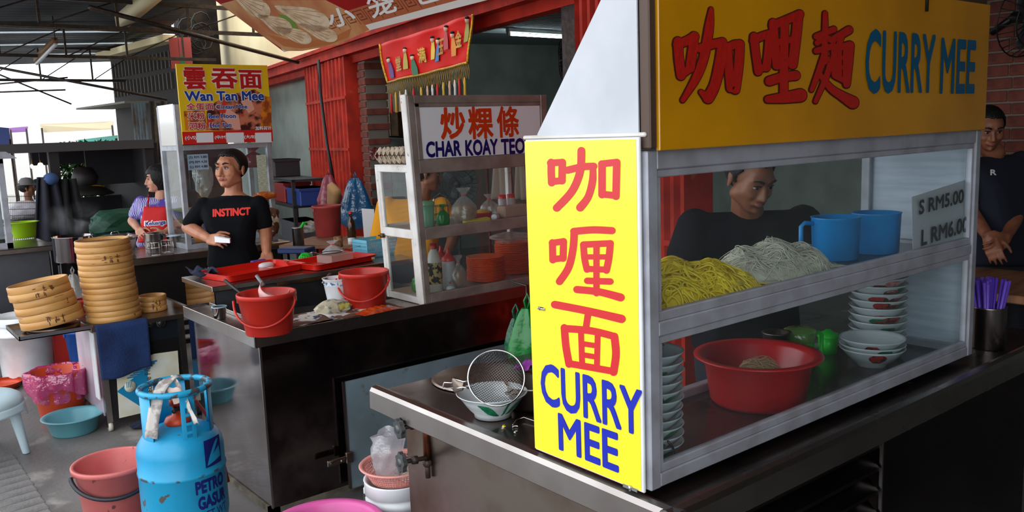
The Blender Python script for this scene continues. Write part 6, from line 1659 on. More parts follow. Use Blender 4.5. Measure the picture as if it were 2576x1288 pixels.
hand_into(q, wrR, Pw(395, 592, -.26) - wrR, Pw(400, 575, -.24) - wrR, Vector((0, -.4, .8)), .92, .6)
finish_skin(q, 'body', SK2, wp_.root, .0055, 2); head_parts(wp_.root, Th, 1.0); hair_on(wp_.root, Th, 1.0, 'bob')
# wavy purple and white cloth
PUR = M('purple_wave_cloth', (86, 66, 160), rough=.9, bump=.2, bscale=20)
nt = PUR.node_tree; wv = nt.nodes.new('ShaderNodeTexWave'); wv.inputs['Scale'].default_value = 22; wv.inputs['Distortion'].default_value = 9; wv.inputs['Detail'].default_value = 2; wv.inputs['Detail Scale'].default_value = .6
tcn = nt.nodes.new('ShaderNodeTexCoord'); nt.links.new(tcn.outputs['Object'], wv.inputs['Vector'])
mr = nt.nodes.new('ShaderNodeMapRange'); mr.inputs['From Min'].default_value = .52; mr.inputs['From Max'].default_value = .62; nt.links.new(wv.outputs['Fac'], mr.inputs['Value'])
nz = nt.nodes.new('ShaderNodeTexNoise'); nz.inputs['Scale'].default_value = 6; nt.links.new(tcn.outputs['Object'], nz.inputs['Vector'])
mr2 = nt.nodes.new('ShaderNodeMapRange'); mr2.inputs['From Min'].default_value = .45; mr2.inputs['From Max'].default_value = .52; nt.links.new(nz.outputs['Fac'], mr2.inputs['Value'])
mul = nt.nodes.new('ShaderNodeMath'); mul.operation = 'MULTIPLY'; nt.links.new(mr.outputs[0], mul.inputs[0]); nt.links.new(mr2.outputs[0], mul.inputs[1])
mx = nt.nodes.new('ShaderNodeMix'); mx.data_type = 'RGBA'; mx.inputs['A'].default_value = lin((86, 66, 160)); mx.inputs['B'].default_value = lin((206, 204, 226)); nt.links.new(mul.outputs[0], mx.inputs['Factor']); nt.links.new(mx.outputs['Result'], nt.nodes['Principled BSDF'].inputs['Base Color'])
q = MB(); torso_into(q, shL + Vector((.015, 0, 0)), shR + Vector((-.015, 0, 0)), Pw(365, 612, .02), Pw(432, 612, .04), .95, .105, .03)
limb(q, [(shL, .064), (shL.lerp(elL, .62), .062)]); limb(q, [(shR, .064), (shR.lerp(elR, .62), .062)])
bl = finish_skin(q, 'blouse', PUR, wp_.root, .008, 4)
legs(wp_, Pw(372, 640, .03), Pw(428, 640, .05), .95, DARKT, SHOE)
# apron wraps the front
from mathutils.bvhtree import BVHTree
def drape(person, cloth, outline, mat, name, off=.008, nx=20, ny=20):
    """cloth panel laid over the front of a garment; outline(u,v) gives pixels"""
    bm = bmesh.new(); bm.from_mesh(cloth.data); tree = BVHTree.FromBMesh(bm); cl = person.inv @ CAMP; last = [0]
    def fn(u, v):
        px, py = outline(u, v); tgt = person.inv @ at_d(px, py, person.D); dr = (tgt - cl).normalized(); hit = tree.ray_cast(cl, dr)
        dist = hit[3] if hit[0] is not None else last[0] or (tgt - cl).length - .1
        last[0] = dist
        return cl + dr * (dist - off)
    q = MB(); q.grid(fn, nx, ny); bm.free(); o = q.build(name, mat, person.root); solidify_mesh(o, .004); return o
APR = M('red_apron', (206, 34, 36), rough=.8, bump=.2, bscale=30)
ap = drape(wp_, bl, lambda u, v: (362 + (428 - 362) * u - (16 * v * (1 - u)) + 4 * v * u, 520 + 90 * v), APR, 'apron')
for a, b in (((374, 490), (370, 522)), ((424, 490), (423, 522))): drape(wp_, bl, lambda u, v: (a[0] + (b[0] - a[0]) * v + 3 * (u - .5), a[1] + (b[1] - a[1]) * v), APR, 'apron_strap', .008, 1, 8)
WHL = M('white_letter', (240, 238, 236)); KBL = M('keluarga_blue', (20, 50, 150), rough=.6)
print_on_shirt(wp_, ap, 'Keluarga', WHL, ((364, 572), (418, 567), 15), .10, 'apron_print', .004); print_on_shirt(wp_, ap, 'Keluarga', KBL, ((366, 571), (416, 566), 13), .03, 'apron_print', .007)

# ---- hawker in the yellow shirt behind the white case
SK3 = SKIN('skin_brown', (150, 92, 64), (126, 74, 52))
yp_ = Person('hawker in yellow shirt working behind the char koay teow case', 1040, 560, 5.95, CAMROT)
Py = yp_.at
hc = Py(1072, 440)
Th = Matrix.Translation(hc) @ Matrix.Rotation(math.radians(100), 4, 'Z') @ Matrix.Rotation(math.radians(10), 4, 'X')
q = MB(); head_into(q, Th, 1.0); nb = Py(1062, 498, .02); q.hull([(hc + Vector((-.01, .01, -.06)), .052), (nb, .06)])
shL, shR = Py(972, 520, .0), Py(1110, 520, .05); elL, wrL = Py(952, 612, .0), Py(985, 660, -.12); elR, wrR = Py(1140, 600, .02), Py(1125, 640, -.25)
limb(q, [(shL, .05), (elL, .044)]); limb(q, [(elL, .044), (wrL, .03)]); limb(q, [(shR, .05), (elR, .044)]); limb(q, [(elR, .044), (wrR, .03)])
hand_into(q, wrL, Py(1005, 675, -.24) - wrL, Py(1000, 645, -.2) - wrL, Vector((0, -.4, .8)), 1, .6); hand_into(q, wrR, Py(1110, 655, -.36) - wrR, Py(1100, 635, -.3) - wrR, Vector((0, -.4, .8)), 1, .6)
finish_skin(q, 'body', SK3, yp_.root, .0065, 2); head_parts(yp_.root, Th, 1.0); hair_on(yp_.root, Th, 1.0, 'short')
YELT = M('yellow_cotton', (226, 150, 20), rough=.9, bump=.25, bscale=20)
q = MB(); torso_into(q, shL, shR, Py(985, 690, .02), Py(1100, 690, .05), 1.08, .13, .05)
limb(q, [(shL, .075), (shL.lerp(elL, .92), .070)]); limb(q, [(shR, .072), (shR.lerp(elR, .7), .068)]); finish_skin(q, 'shirt', YELT, yp_.root, .009, 4)
legs(yp_, Py(1000, 720, .02), Py(1085, 720, .04), 1.0, DARKT, SHOE)

# ---- curry seller bent over behind the near case
cp_ = Person('curry seller in dark shirt stooping behind the near glass case', 1860, 640, 3.12, CAMROT + .15)
Pc = cp_.at
hc = Pc(1885, 450)
Th = Matrix.Translation(hc) @ Matrix.Rotation(math.radians(14), 4, 'Z') @ Matrix.Rotation(math.radians(28), 4, 'X')
q = MB(); head_into(q, Th, 1.0); nb = Pc(1880, 530, .10); q.hull([(hc + Vector((0, .03, -.05)), .052), (nb, .062)])
shL, shR = Pc(1748, 570, .10), Pc(2020, 560, .12); elL, wrL = Pc(1700, 690, .0), Pc(1835, 735, -.16); elR, wrR = Pc(2050, 690, .02), Pc(1950, 730, -.16)
limb(q, [(shL, .052), (elL, .045)]); limb(q, [(elL, .046), (wrL, .03)]); limb(q, [(shR, .052), (elR, .045)]); limb(q, [(elR, .045), (wrR, .03)])
hand_into(q, wrL, Pc(1900, 750, -.24) - wrL, Pc(1880, 715, -.22) - wrL, Vector((0, -.4, .8)), 1, .7); hand_into(q, wrR, Pc(1890, 755, -.24) - wrR, Pc(1900, 715, -.22) - wrR, Vector((0, -.4, .8)), 1, .7)
finish_skin(q, 'body', SK3, cp_.root, .006, 2); head_parts(cp_.root, Th, 1.0); hair_on(cp_.root, Th, 1.0, 'short')
q = MB(); torso_into(q, shL, shR, Pc(1790, 860, .22), Pc(1960, 860, .24), 1.05, .12, .03)
limb(q, [(shL, .072), (shL.lerp(elL, .6), .066)]); limb(q, [(shR, .072), (shR.lerp(elR, .6), .066)]); finish_skin(q, 'shirt', M('charcoal_cotton', (18, 18, 24), rough=.95, spec=.2), cp_.root, .009, 4)
legs(cp_, Pc(1800, 900, .24), Pc(1940, 900, .26), 1.0, DARKT, SHOE)

# ---- man in navy at the right edge
np_ = Person('man in navy T-shirt in the dim shop at the right edge', 2525, 560, 4.75, CAMROT + .5)
Pn = np_.at
hc = Pn(2486, 325)
Th = Matrix.Translation(hc) @ Matrix.Rotation(math.radians(-40), 4, 'Z') @ Matrix.Rotation(math.radians(20), 4, 'X')
q = MB(); head_into(q, Th, 1.0); nb = Pn(2500, 385, .05); q.hull([(hc + Vector((0, .02, -.06)), .052), (nb, .06)])
shL, shR = Pn(2440, 420, .0), Pn(2568, 410, .1); elL, wrL = Pn(2440, 530, .0), Pn(2490, 600, -.16); elR, wrR = Pn(2572, 520, .04), Pn(2530, 596, -.16)
limb(q, [(shL, .05), (elL, .044)]); limb(q, [(elL, .044), (wrL, .03)]); limb(q, [(shR, .05), (elR, .045)]); limb(q, [(elR, .045), (wrR, .03)])
hand_into(q, wrL, Pn(2500, 630, -.2) - wrL, Pn(2520, 600, -.2) - wrL, Vector((0, -.6, .6)), 1, .7); hand_into(q, wrR, Pn(2500, 625, -.22) - wrR, Pn(2500, 590, -.2) - wrR, Vector((0, -.6, .6)), 1, .7)
finish_skin(q, 'body', SK3, np_.root, .0065, 2); head_parts(np_.root, Th, 1.0); hair_on(np_.root, Th, 1.0, 'short')
q = MB(); torso_into(q, shL, shR, Pn(2455, 650, .05), Pn(2560, 650, .1), 1.05, .12, .03)
limb(q, [(shL, .072), (shL.lerp(elL, .6), .068)]); limb(q, [(shR, .072), (shR.lerp(elR, .62), .068)]); so = finish_skin(q, 'shirt', M('navy_cotton', (18, 22, 38), rough=.9, bump=.2, bscale=20), np_.root, .009, 4)
legs(np_, Pn(2470, 690, .05), Pn(2550, 690, .1), 1.0, DARKT, SHOE)
print_on_shirt(np_, so, 'R', WHL, ((2492, 440), (2506, 440), 13), .04)
# ================================================================== overhead banner
B0 = at_z(715, 131, 2.52); B1 = at_z(1225, 0, 2.52)
U0 = at_d(540, 0, (B0 - CAMP).dot(_F) + .15)
be = (B1 - B0); bu = be.normalized(); bs = (U0 - B0); bn = bu.cross(bs).normalized(); bv = bn.cross(bu).normalized()
if bv.z < 0: bv = -bv
bn = bu.cross(bv)
ban = thing('hanging_banner', 'large red dumpling banner slung under the roof edge', 'banner')
BANR = M('banner_red', (160, 14, 12), rough=.6, spec=.15, col2=(126, 10, 10), nscale=1.5)
q = MB(); q.prism([B0 - bu * .0, B0 + be * 1.35, B0 + be * 1.35 + bs * 1.6, B0 + bs * 1.6], bn * -.002); q.build('banner_sheet', BANR, ban)
def bp(px, py): return at_pl(px, py, B0, bn)
def bpoly(pts, mat, name, d):
    q = MB(); q.prism([bp(*p) + bn * d for p in pts], bn * .0006); return q.build(name, mat, ban)
def uv(u, v, d=0): return B0 + bu * u + bv * v + bn * d
BL = be.length * 1.35
FGOLD = M('banner_tan', (206, 150, 96), rough=.5, col2=(180, 96, 50), nscale=2.5); DUMP = M('dumpling_cream', (226, 200, 168), rough=.5, col2=(196, 160, 122), nscale=6, stretch=(1, 1, 4))
q = MB(); q.prism([uv(0, .0, .001), uv(BL, 0, .001), uv(BL, .05, .001), uv(0, .05, .001)], bn * .0006); q.build('white_hem', M('hem_white', (226, 218, 210), rough=.5), ban)
q = MB(); q.prism([uv(be.length * .26, .05, .001), uv(BL, .05, .001), uv(BL, .20, .001), uv(be.length * .34, .20, .001)], bn * .0006); q.build('border_strip', M('border_brown', (176, 92, 52), rough=.5), ban)
KEY = M('key_pattern', (112, 36, 18), rough=.5)
q = MB(); u = be.length * .34
while u < BL - .2:
    for a, b, c, d in ((0, .008, .0, .12), (.0, .16, .112, .12), (.152, .16, .03, .12), (.04, .16, .03, .038), (.04, .048, .03, .09), (.04, .12, .082, .09), (.112, .12, .055, .09), (.075, .12, .055, .062)):
        q.prism([uv(u + a, .062 + c, .002), uv(u + b, .062 + c, .002), uv(u + b, .062 + d, .002), uv(u + a, .062 + d, .002)], bn * .0004)
    u += .19
o = q.build('key_pattern', KEY, ban); o['kind'] = 'stuff'
bpoly(((555, 10), (590, 0), (820, 0), (900, 40), (930, 75), (850, 112), (760, 128), (718, 128), (650, 82)), FGOLD, 'bowl_picture', .0014)
bpoly(((670, 85), (720, 98), (790, 102), (850, 88), (885, 70), (878, 92), (830, 112), (760, 122), (715, 116)), M('bowl_orange', (186, 104, 50), rough=.5), 'bowl_picture', .0022)
bpoly(((700, 35), (735, 40), (760, 90), (745, 95)), M('banner_leaf', (110, 140, 40), rough=.5), 'leaf_picture', .0024)
def dumpling(cx, cy, w, h, ang):
    pts = []
    for i in range(22):
        a = i * 2 * math.pi / 22; r = 1 + .55 * max(0, math.cos(a - math.pi)) ** 6
        x, y = w * r * math.cos(a), h * math.sin(a) * (1 - .25 * math.cos(a - math.pi))
        pts.append((cx + x * math.cos(ang) - y * math.sin(ang), cy + x * math.sin(ang) + y * math.cos(ang)))
    o = bpoly(pts, DUMP, 'dumpling_picture', .0032)
    for k in range(5):
        t = (k - 2) * .32; sx, sy = -w * 1.2, 0; ex, ey = w * .5, h * t * 1.6
        f = lambda x, y: (cx + x * math.cos(ang) - y * math.sin(ang), cy + x * math.sin(ang) + y * math.cos(ang))
        p0, p1 = bp(*f(sx, sy)) + bn * .0046, bp(*f(ex, ey)) + bn * .0046
        q = MB(); q.tube([p0, p0.lerp(p1, .5), p1], .003, 4); q.build('pleat_line', M('pleat_brown', (176, 132, 92), rough=.5), o)
dumpling(700, 62, 38, 20, .45); dumpling(775, 45, 58, 26, .35); dumpling(745, 88, 42, 16, .35); dumpling(810, 82, 42, 17, .35); dumpling(640, 15, 45, 22, .5)
def btext(body, pxl, pxr, pyb_l, pyb_r, hpx, bold):
    a, b = bp(pxl, pyb_l), bp(pxr, pyb_r)
    top = bp((pxl + pxr) / 2 - hpx * .8, (pyb_l + pyb_r) / 2 - hpx * .75)
    h = abs((top - (a + b) / 2).dot(bv))
    text_on(ban, body, M('banner_white', (232, 228, 224), rough=.5), a, bu, bv, (b - a).length, h, bold, .004, shear=.2)
btext('小', 838, 905, 72, 55, 50, .03); btext('笼', 940, 1015, 46, 28, 62, .02); btext('包', 1055, 1130, 14, -6, 62, .02)
# small embroidered banner on the beam
emb = thing('embroidered_banner', 'small red embroidered altar banner with gold fringe on the beam', 'banner')
ep = Fp(0, -.118, 0); en = FN
def e_at(px, py, d=0): return at_pl(px, py, ep, en) + en * d
eT = [(957, 112), (1190, 36), (1183, 158), (975, 208)]
ew = lambda u, v: ((eT[0][0] * (1 - u) + eT[1][0] * u) * (1 - v) + (eT[3][0] * (1 - u) + eT[2][0] * u) * v, (eT[0][1] * (1 - u) + eT[1][1] * u) * (1 - v) + (eT[3][1] * (1 - u) + eT[2][1] * u) * v)
EMR = M('satin_red', (214, 22, 14), rough=.5, spec=.15, bump=.3, bscale=9); GOLD = M('gold_thread', (206, 160, 40), rough=.35, metal=.6, col2=(150, 110, 30), nscale=60)
def esurf(u, v, d=0): return e_at(*ew(u, v), d) + en * (.012 * math.sin(u * 9) + .01 * math.sin(u * 17 + v * 4))
q = MB(); q.grid(lambda u, v: esurf(u, v), 40, 12); o = q.build('satin_cloth', EMR, emb); solidify_mesh(o, .003)
for f in (lambda t: (t, 1), lambda t: (0, t), lambda t: (1, t)):
    q = MB(); q.tube([esurf(*f(i / 24), .006) for i in range(25)], .012, 6); q.build('gold_trim', GOLD, emb)
def epoly(pts, mat, name, d=.012): 
    q = MB(); q.prism([esurf(*p, d) for p in pts], en * .003); return q.build(name, mat, emb)
cols = [(88, 40, 120), (176, 160, 60), (30, 110, 70), (220, 190, 50), (30, 110, 180), (180, 60, 70), (226, 140, 20), (150, 150, 60)]
us = [.08, .27, .35, .55, .62, .74, .82, .96]; vs_ = [.62, .5, .72, .42, .5, .3, .48, .25]
for k, (u, v) in enumerate(zip(us, vs_)):
    mcol = M('silk_%d' % k, cols[k], rough=.45)
    o = epoly([(u - .012, v - .1), (u + .012, v - .1), (u + .028, v + .12), (u + .026, v + .3), (u - .026, v + .3), (u - .024, v + .1)], mcol, 'robed_figure')
    q = MB(); q.ball(esurf(u, v - .15, .016), (.018, .018, .024)); q.build('figure_head', M('figure_face', (226, 196, 170), rough=.6), o)
    q = MB(); q.ball(esurf(u, v - .20, .016), (.018, .018, .014)); q.build('figure_hair', HAIRB, o)
for body, u, v in (('金', .885, .45), ('玉', .67, .50), ('满', .44, .56), ('堂', .19, .62)):
    a, b, c = esurf(u - .038, v + .18, .016), esurf(u + .038, v + .18, .016), esurf(u - .038, v - .18, .016)
    text_on(emb, body, GOLD, a, (b - a), (c - a), (b - a).length, (c - a).length, .03, .002)
FRG = M('gold_fringe', (170, 132, 60), rough=.6)
q = MB()
for i in range(46):
    u = i / 45; p = esurf(u, 1.0, .004); dl = .10 + .035 * abs(math.sin(i * .85)); w2 = FD * (-.016)
    q.tube([p, p + w2 - Vector((0, 0, dl * .5)), p - Vector((0, 0, dl))], .0022, 4); q.tube([p, p - w2 - Vector((0, 0, dl * .5)), p - Vector((0, 0, dl))], .0022, 4)
o = q.build('net_fringe', FRG, emb); o['kind'] = 'stuff'
tc_ = [(206, 40, 40), (220, 214, 206), (214, 170, 140), (220, 170, 60)]
for i in range(14):
    u = (i + .4) / 14; p = esurf(u, 1.0, .004) - Vector((0, 0, .12)); kc_ = tc_[(i * 3) % 4]
    q = MB(); q.tube([p + Vector((0, 0, .02)), p - Vector((0, 0, .02)), p - Vector((0, 0, .045)), p - Vector((0, 0, .16))], .014, 8, taper=[.4, .9, .7, 1.1]); q.build('tassel', M('tassel_%d' % ((i * 3) % 4), kc_, rough=.7), emb)
# ================================================================== bags on the pillar, table behind, shelves in the shop
def fac(px, py, t): return at_pl(px, py, Fp(0, t, 0), FN)
q = MB(); q.tube([fac(801, 150, -.2), fac(806, 235, -.2), fac(822, 360, -.2), fac(842, 470, -.2)], .018, 8); tag(q.build('black_pipe', BLACK), 'thin black pipe running down the red folding shutter', 'pipe')
hang_bag('carrier_bag', 'pink red plastic bag hanging on the red shutter', fac(826, 440, -.28), .26, .42, filmmat('pink_red_film', (176, 60, 84), .8, .3, .2, .8, 10), 12, CAMROT)
q = MB(); q.hull([(fac(835, 470, -.42), .05), (fac(848, 485, -.42), .05), (fac(832, 515, -.42), .04), (fac(842, 520, -.42), .03)], sub=1); tag(q.build('paper_bag', M('brown_paper', (168, 124, 78), rough=.8, bump=.3, bscale=12)), 'crumpled brown paper bag beside the pink red bag', 'bag')
hang_bag('carrier_bag', 'bright blue plastic bag hanging on the red pier', fac(893, 448, -.16), .34, .52, filmmat('blue_film', (20, 120, 176), .75, .2, .3, .9, 10), 17, CAMROT)
TBZ = .84
tb = thing('side_table', 'low work table behind the red trays, crowded with bottles', 'table')
ta_ = at_z(720, 612, TBZ); tb_ = at_z(955, 612, TBZ)
WOODT = M('table_wood', (150, 100, 66), rough=.6, col2=(110, 70, 44), nscale=5, stretch=(1, 6, 1))
tc0 = (ta_ + tb_) / 2; ang_ = math.atan2(tb_.y - ta_.y, tb_.x - ta_.x); tw = (tb_ - ta_).length
tb.location = (tc0.x, tc0.y, FZ); tb.rotation_euler = (0, 0, ang_)
q = MB(); q.box((-tw / 2, -.12, TBZ - FZ - .03), (tw / 2, .45, TBZ - FZ), bev=.004); q.build('table_top', WOODT, tb)
for x in (-tw / 2 + .04, tw / 2 - .04):
    for y in (-.08, .41): q = MB(); q.box((x - .02, y - .02, 0), (x + .02, y + .02, TBZ - FZ - .03)); q.build('leg', DARKM, tb)
def ontb(px, py, dy=0.): p = at_z(px, py, TBZ); p.z = TBZ; return p + Vector((.62, .77, 0)) * dy
bucket('large_bucket', 'big dull red bucket with pink bag on the work table', ontb(818, 598, .14), .125, .105, .27, M('dull_red_plastic', (176, 66, 62), rough=.5, col2=(156, 54, 50), nscale=5), None)
p = ontb(748, 622, .05); t = thing('steel_canister', 'tall steel canister with a green grip on the work table', 'canister', p)
q = MB(); q.lathe([(0, 0), (.045, 0), (.045, .15), (.047, .153), (.042, .153), (0, .15)], 28); q.build('canister_body', STEEL, t); q = MB(); q.tube([(.02, -.03, .15), (.03, -.05, .19), (.06, -.05, .18)], .012, 8); q.build('grip', GREENP, t)
bottle('dark soy bottle with red cap standing on the work table', ontb(882, 600, .06), [(0, 0), (.034, 0), (.036, .005), (.036, .11), (.03, .14), (.014, .17), (.012, .21), (0, .21)], M('soy_glass', (60, 34, 20), rough=.15, coat=.6), [(.015, .205), (.015, .225), (0, .226)], REDCAP)
p = ontb(928, 600, .08); q = MB(); q.prism([(-.055, 0, 0), (.055, 0, 0), (.045, .0, .24), (-.06, .0, .25)], (0, .004, 0)); tag(q.build('paper_sheet', PAPER, None, p, CAMROT), 'white sheet of paper standing by the yellow hawker', 'paper')
q = MB(); q.lathe([(0, 0), (.03, 0), (.03, .05), (0, .05)], 20); tag(q.build('white_jar', WHITEP, None, ontb(888, 612, -.05)), 'small white capped jar before the dark soy bottle', 'jar')
q = crumple(.09, 51, (1.1, .8, .55), 3, .35); tag(q.build('plastic_bag', CLB, None, ontb(770, 590, .2) + Vector((0, 0, .05))), 'crumpled clear bag beside the steel canister', 'bag')
q = MB(); q.box((-.12, -.08, 0), (.12, .08, .04), bev=.008); tag(q.build('blue_box', M('dark_blue_box', (26, 54, 110), rough=.4), None, ontb(745, 640, .0) * 1.0 + Vector((.05, .1, .0)), ang_), 'flat dark blue box at the end of the work table', 'box')
# round cooker and shelf by the far grey wall
sh_ = thing('storage_shelf', 'dark shelf with boxes against the grey green wall', 'shelf')
s0 = at_pl(708, 500, Fp(0, -.25, 0), FN); s1 = at_pl(780, 500, Fp(0, -.25, 0), FN); 
c_ = (s0 + s1) / 2; sh_.location = (c_.x, c_.y, FZ); sh_.rotation_euler = (0, 0, FANG); L_ = (s1 - s0).length
DKS = M('dark_shelf', (40, 38, 40), rough=.6)
for z in (.55, 1.02, 1.32): q = MB(); q.box((-L_ / 2, -.2, z), (L_ / 2, .2, z + .03)); q.build('shelf_board', DKS, sh_)
for x in (-L_ / 2, L_ / 2 - .04):
    for y in (-.2, .16): q = MB(); q.box((x, y, 0), (x + .04, y + .04, 1.35)); q.build('upright', DKS, sh_)
for dx, z, w, h, col, lab in ((.5, 1.35, .5, .22, (40, 36, 40), 'dark crate on top of the shelf by the grey wall'), (.1, 1.05, .5, .24, (150, 30, 26), 'red box on the shelf by the grey wall'), (-.55, 1.05, .6, .2, (30, 60, 130), 'blue box on the shelf by the grey wall'), (-.2, .58, .7, .26, (90, 90, 96), 'grey box on the lower shelf by the grey wall')):
    q = MB(); q.box((-w / 2, -.16, 0), (w / 2, .16, h), bev=.01); q.box((-w / 2 - .01, -.17, h - .03), (w / 2 + .01, .17, h)); o = tag(q.build('storage_box', M('box_%d_%d_%d' % col, col, rough=.5), None, Vector((c_.x, c_.y, FZ + z)) + FD * dx, FANG), lab, 'box')
# inside the shop: board shelf with carton, electric box, pipes, cloths, wall fan
def inshop(px, py, t): return at_pl(px, py, Fp(0, t, 0), FN)
a, b = inshop(915, 345, 1.2), inshop(1040, 350, 1.2)
q = MB(); q.prism([Vector((0, 0, 0)), b - a, b - a - Vector((0, 0, .05)), Vector((0, 0, -.05))], FN * -.35); tag(q.build('wall_shelf', BLACKM, None, a), 'black wall shelf under the scorched carton', 'shelf')
a, b = inshop(925, 342, 1.35), inshop(1003, 342, 1.35); h = inshop(960, 282, 1.35).z - a.z
t = thing('cardboard_carton', 'scorched brown carton on the black wall shelf', 'carton', a)
q = MB(); q.prism([Vector((0, 0, .01)), b - a, b - a + Vector((0, 0, h)), Vector((0, 0, h))], FN * -.25); q.build('carton_body', M('carton', (168, 124, 80), rough=.8, col2=(110, 74, 44), nscale=4), t)
q = MB(); e = (b - a) * .74; q.prism([e + FN * .004, e + (b - a) * .04 + FN * .004, e + (b - a) * .04 + Vector((0, 0, h)) + FN * .004, e + Vector((0, 0, h)) + FN * .004], FN * .002); q.build('tape', M('tape', (190, 150, 100), rough=.5), t)
a, b = inshop(1202, 236, 5.13), inshop(1236, 192, 5.13)
q = MB(); q.box((-.18, -.06, -.25), (.18, .06, .25), bev=.01); q.box((-.15, .06, -.22), (.15, .066, .22)); tag(q.build('electric_box', M('electric_grey', (120, 122, 112), rough=.6), None, (a + b) / 2, FANG), 'grey electric distribution box on the shop wall', 'electric box')
for px in (1178, 1190, 1240): rod(inshop(px, 130, 5.1), inshop(px + 14, 300, 5.1), .025, 'vertical grey pipe on the shop back wall' + {1178: ', left one', 1190: ', middle one', 1240: ' right of the electric box'}[px], 'wall_pipe', M('pipe_grey', (110, 116, 112), rough=.6))
CLO = M('grey_cloth', (150, 134, 118), rough=.9, bump=.3, bscale=15)
for i, (pxa, pxb, py0, py1) in enumerate(((1240, 1290, 415, 500), (1300, 1335, 405, 500))):
    a, b = inshop(pxa, py0, .9), inshop(pxb, py0, .9); L_ = (b - a).length; dz = a.z - inshop(pxa, py1, .9).z; uu = (b - a).normalized()
    q = MB(); q.grid(lambda u, v: uu * (L_ * (u - .5) * (.6 + .5 * v)) + FN * .05 * math.sin(u * 14) - Vector((0, 0, dz * v)), 24, 10); o = q.build('hanging_cloth', CLO, None, (a + b) / 2); solidify_mesh(o, .005); tag(o, 'grey brown cloth hanging behind the white case, ' + ('left' if i == 0 else 'right') + ' one', 'cloth')
def fan(lab, c, R, rot, tilt):
    t = thing('wall_fan', lab, 'fan', c, rot); T = Matrix.Rotation(math.pi / 2 + tilt, 4, 'X')
    q = MB()
    for k in range(28):
        a = k * 2 * math.pi / 28; q.tube([(.1 * R * math.cos(a), .1 * R * math.sin(a), .06), (.7 * R * math.cos(a), .7 * R * math.sin(a), .07), (R * math.cos(a), R * math.sin(a), 0)], .003, 4, T=T)
    for r, z in ((R, 0), (.7 * R, .07), (.4 * R, .07)): q.tube([(r * math.cos(a), r * math.sin(a), z) for a in [i * .2618 for i in range(24)]], .004, 5, closed=True, T=T)
    g = q.build('guard', BLACK, t)
    for k in range(3):
        a = k * 2.094; q = MB(); q.hull([((.12 * R * math.cos(a), .12 * R * math.sin(a), .02), (.03, .03, .006)), ((.6 * R * math.cos(a + .3), .6 * R * math.sin(a + .3), .03), (.2 * R, .2 * R, .008))], T=T); q.build('blade', M('fan_blade', (70, 70, 74), rough=.4), t)
    q = MB(); q.lathe([(0, .09), (.09 * R * 1.5, .08), (.09 * R * 1.5, -.08), (0, -.1)], 20, T=T); q.build('motor', BLACK, t)
    q = MB(); q.tube([T @ Vector((0, 0, -.08)), T @ Vector((0, -.1, -.2))], .02, 8); q.build('bracket', BLACK, t)
fan('black wall fan seen edge on by the dark pier', inshop(1432, 150, 1.5), .26, FANG + 2.4, 0)
fan('black standing fan behind the glass of the white case', inshop(1150, 462, .8), .22, CAMROT, 0)
rod(inshop(1150, 480, .8), Fp((inshop(1150, 480, .8) - FO).dot(FD), .8, FZ), .016, 'upright pole of the fan behind the white case', 'fan_pole', BLACK)
# dim shop at the far right
a = at_x(2545, 150, 7.18)
q = MB(); q.box((-.01, -.22, -.5), (0, .22, .5)); o = tag(q.build('wall_notice', M('notice_paper', (150, 150, 146), rough=.8, col2=(110, 110, 108), nscale=30, stretch=(1, 1, 8), lo=.5, hi=.55), None, (7.19, a.y, a.z)), 'pale printed notice on the dim wall at the right edge', 'notice')
fan('dark wall fan in the top right corner', at_d(2580, 45, 4.9), .22, -.3, .2)
t = thing('work_table', 'dim wooden work table before the navy shirted man', 'table', (4.62, 1.55, FZ))
q = MB(); q.box((-.35, -.7, .93), (.35, .55, .97), bev=.005); q.build('table_top', WOODT, t)
for x in (-.32, .28):
    for y in (-.66, .5): q = MB(); q.box((x, y, 0), (x + .04, y + .04, .93)); q.build('leg', DARKM, t)

# ================================================================== left background
GREYST = M('dull_grey_steel', (104, 106, 112), rough=.35, metal=.7, col2=(78, 80, 88), nscale=2.5, ndet=6, rough2=.5)
ls_ = thing('grey_stall', 'dull grey steel stall at the left edge with a lime basin', 'stall')
LY, LX = 8.45, 1.545; LZ = .845
q = MB(); q.box((.2, LY - .03, LZ - .05), (LX, LY + .75, LZ), bev=.008); q.build('counter_top', STEEL, ls_)
q = MB(); q.box((.2, LY + .03, FZ + .05), (LX - .05, LY + .7, LZ - .05), bev=.005); q.build('stall_body', GREYST, ls_)
for x in (.3, LX - .12):
    for y in (LY + .06, LY + .62): q = MB(); q.box((x, y, FZ), (x + .05, y + .05, FZ + .06)); q.build('foot', DARKM, ls_)
px_ = at_z(14, 612, LZ)
c2_ = thing('glass_display_case', 'white framed glass case on the grey stall, cut by the left edge', 'display case')
X1 = at_y(32, 610, LY + .1).x; X0 = X1 - .6
for x in (X0, X1 - .045): 
    for y in (LY + .08, LY + .5): q = MB(); q.box((x, y, LZ), (x + .045, y + .045, 1.62)); q.build('post', ALU, c2_)
for z in (LZ, 1.58): 
    for y in (LY + .08, LY + .5): q = MB(); q.box((X0, y, z), (X1, y + .045, z + .045)); q.build('rail', ALU, c2_)
q = MB(); q.box((X0 + .04, LY + .1, LZ + .04), (X1 - .04, LY + .104, 1.58)); q.build('glass_pane', GLASS, c2_)
q = MB(); q.prism([(X0 - .05, LY + .02, 1.62), (X1 + .10, LY + .02, 1.62), (X1 + .02, LY + .02, 1.68), (X0, LY + .02, 1.68)], (0, .55, 0)); q.build('roof_cap', ALU, c2_)
q = MB(); q.ball((X1 - .08, LY + .1, 1.70), (.05, .05, .05)); tag(q.build('yellow_ball', M('yellow_ball', (226, 190, 30), rough=.4)), 'yellow plastic ball on the roof of the left case', 'ball')
LIME = M('lime_plastic', (160, 206, 20), rough=.4)
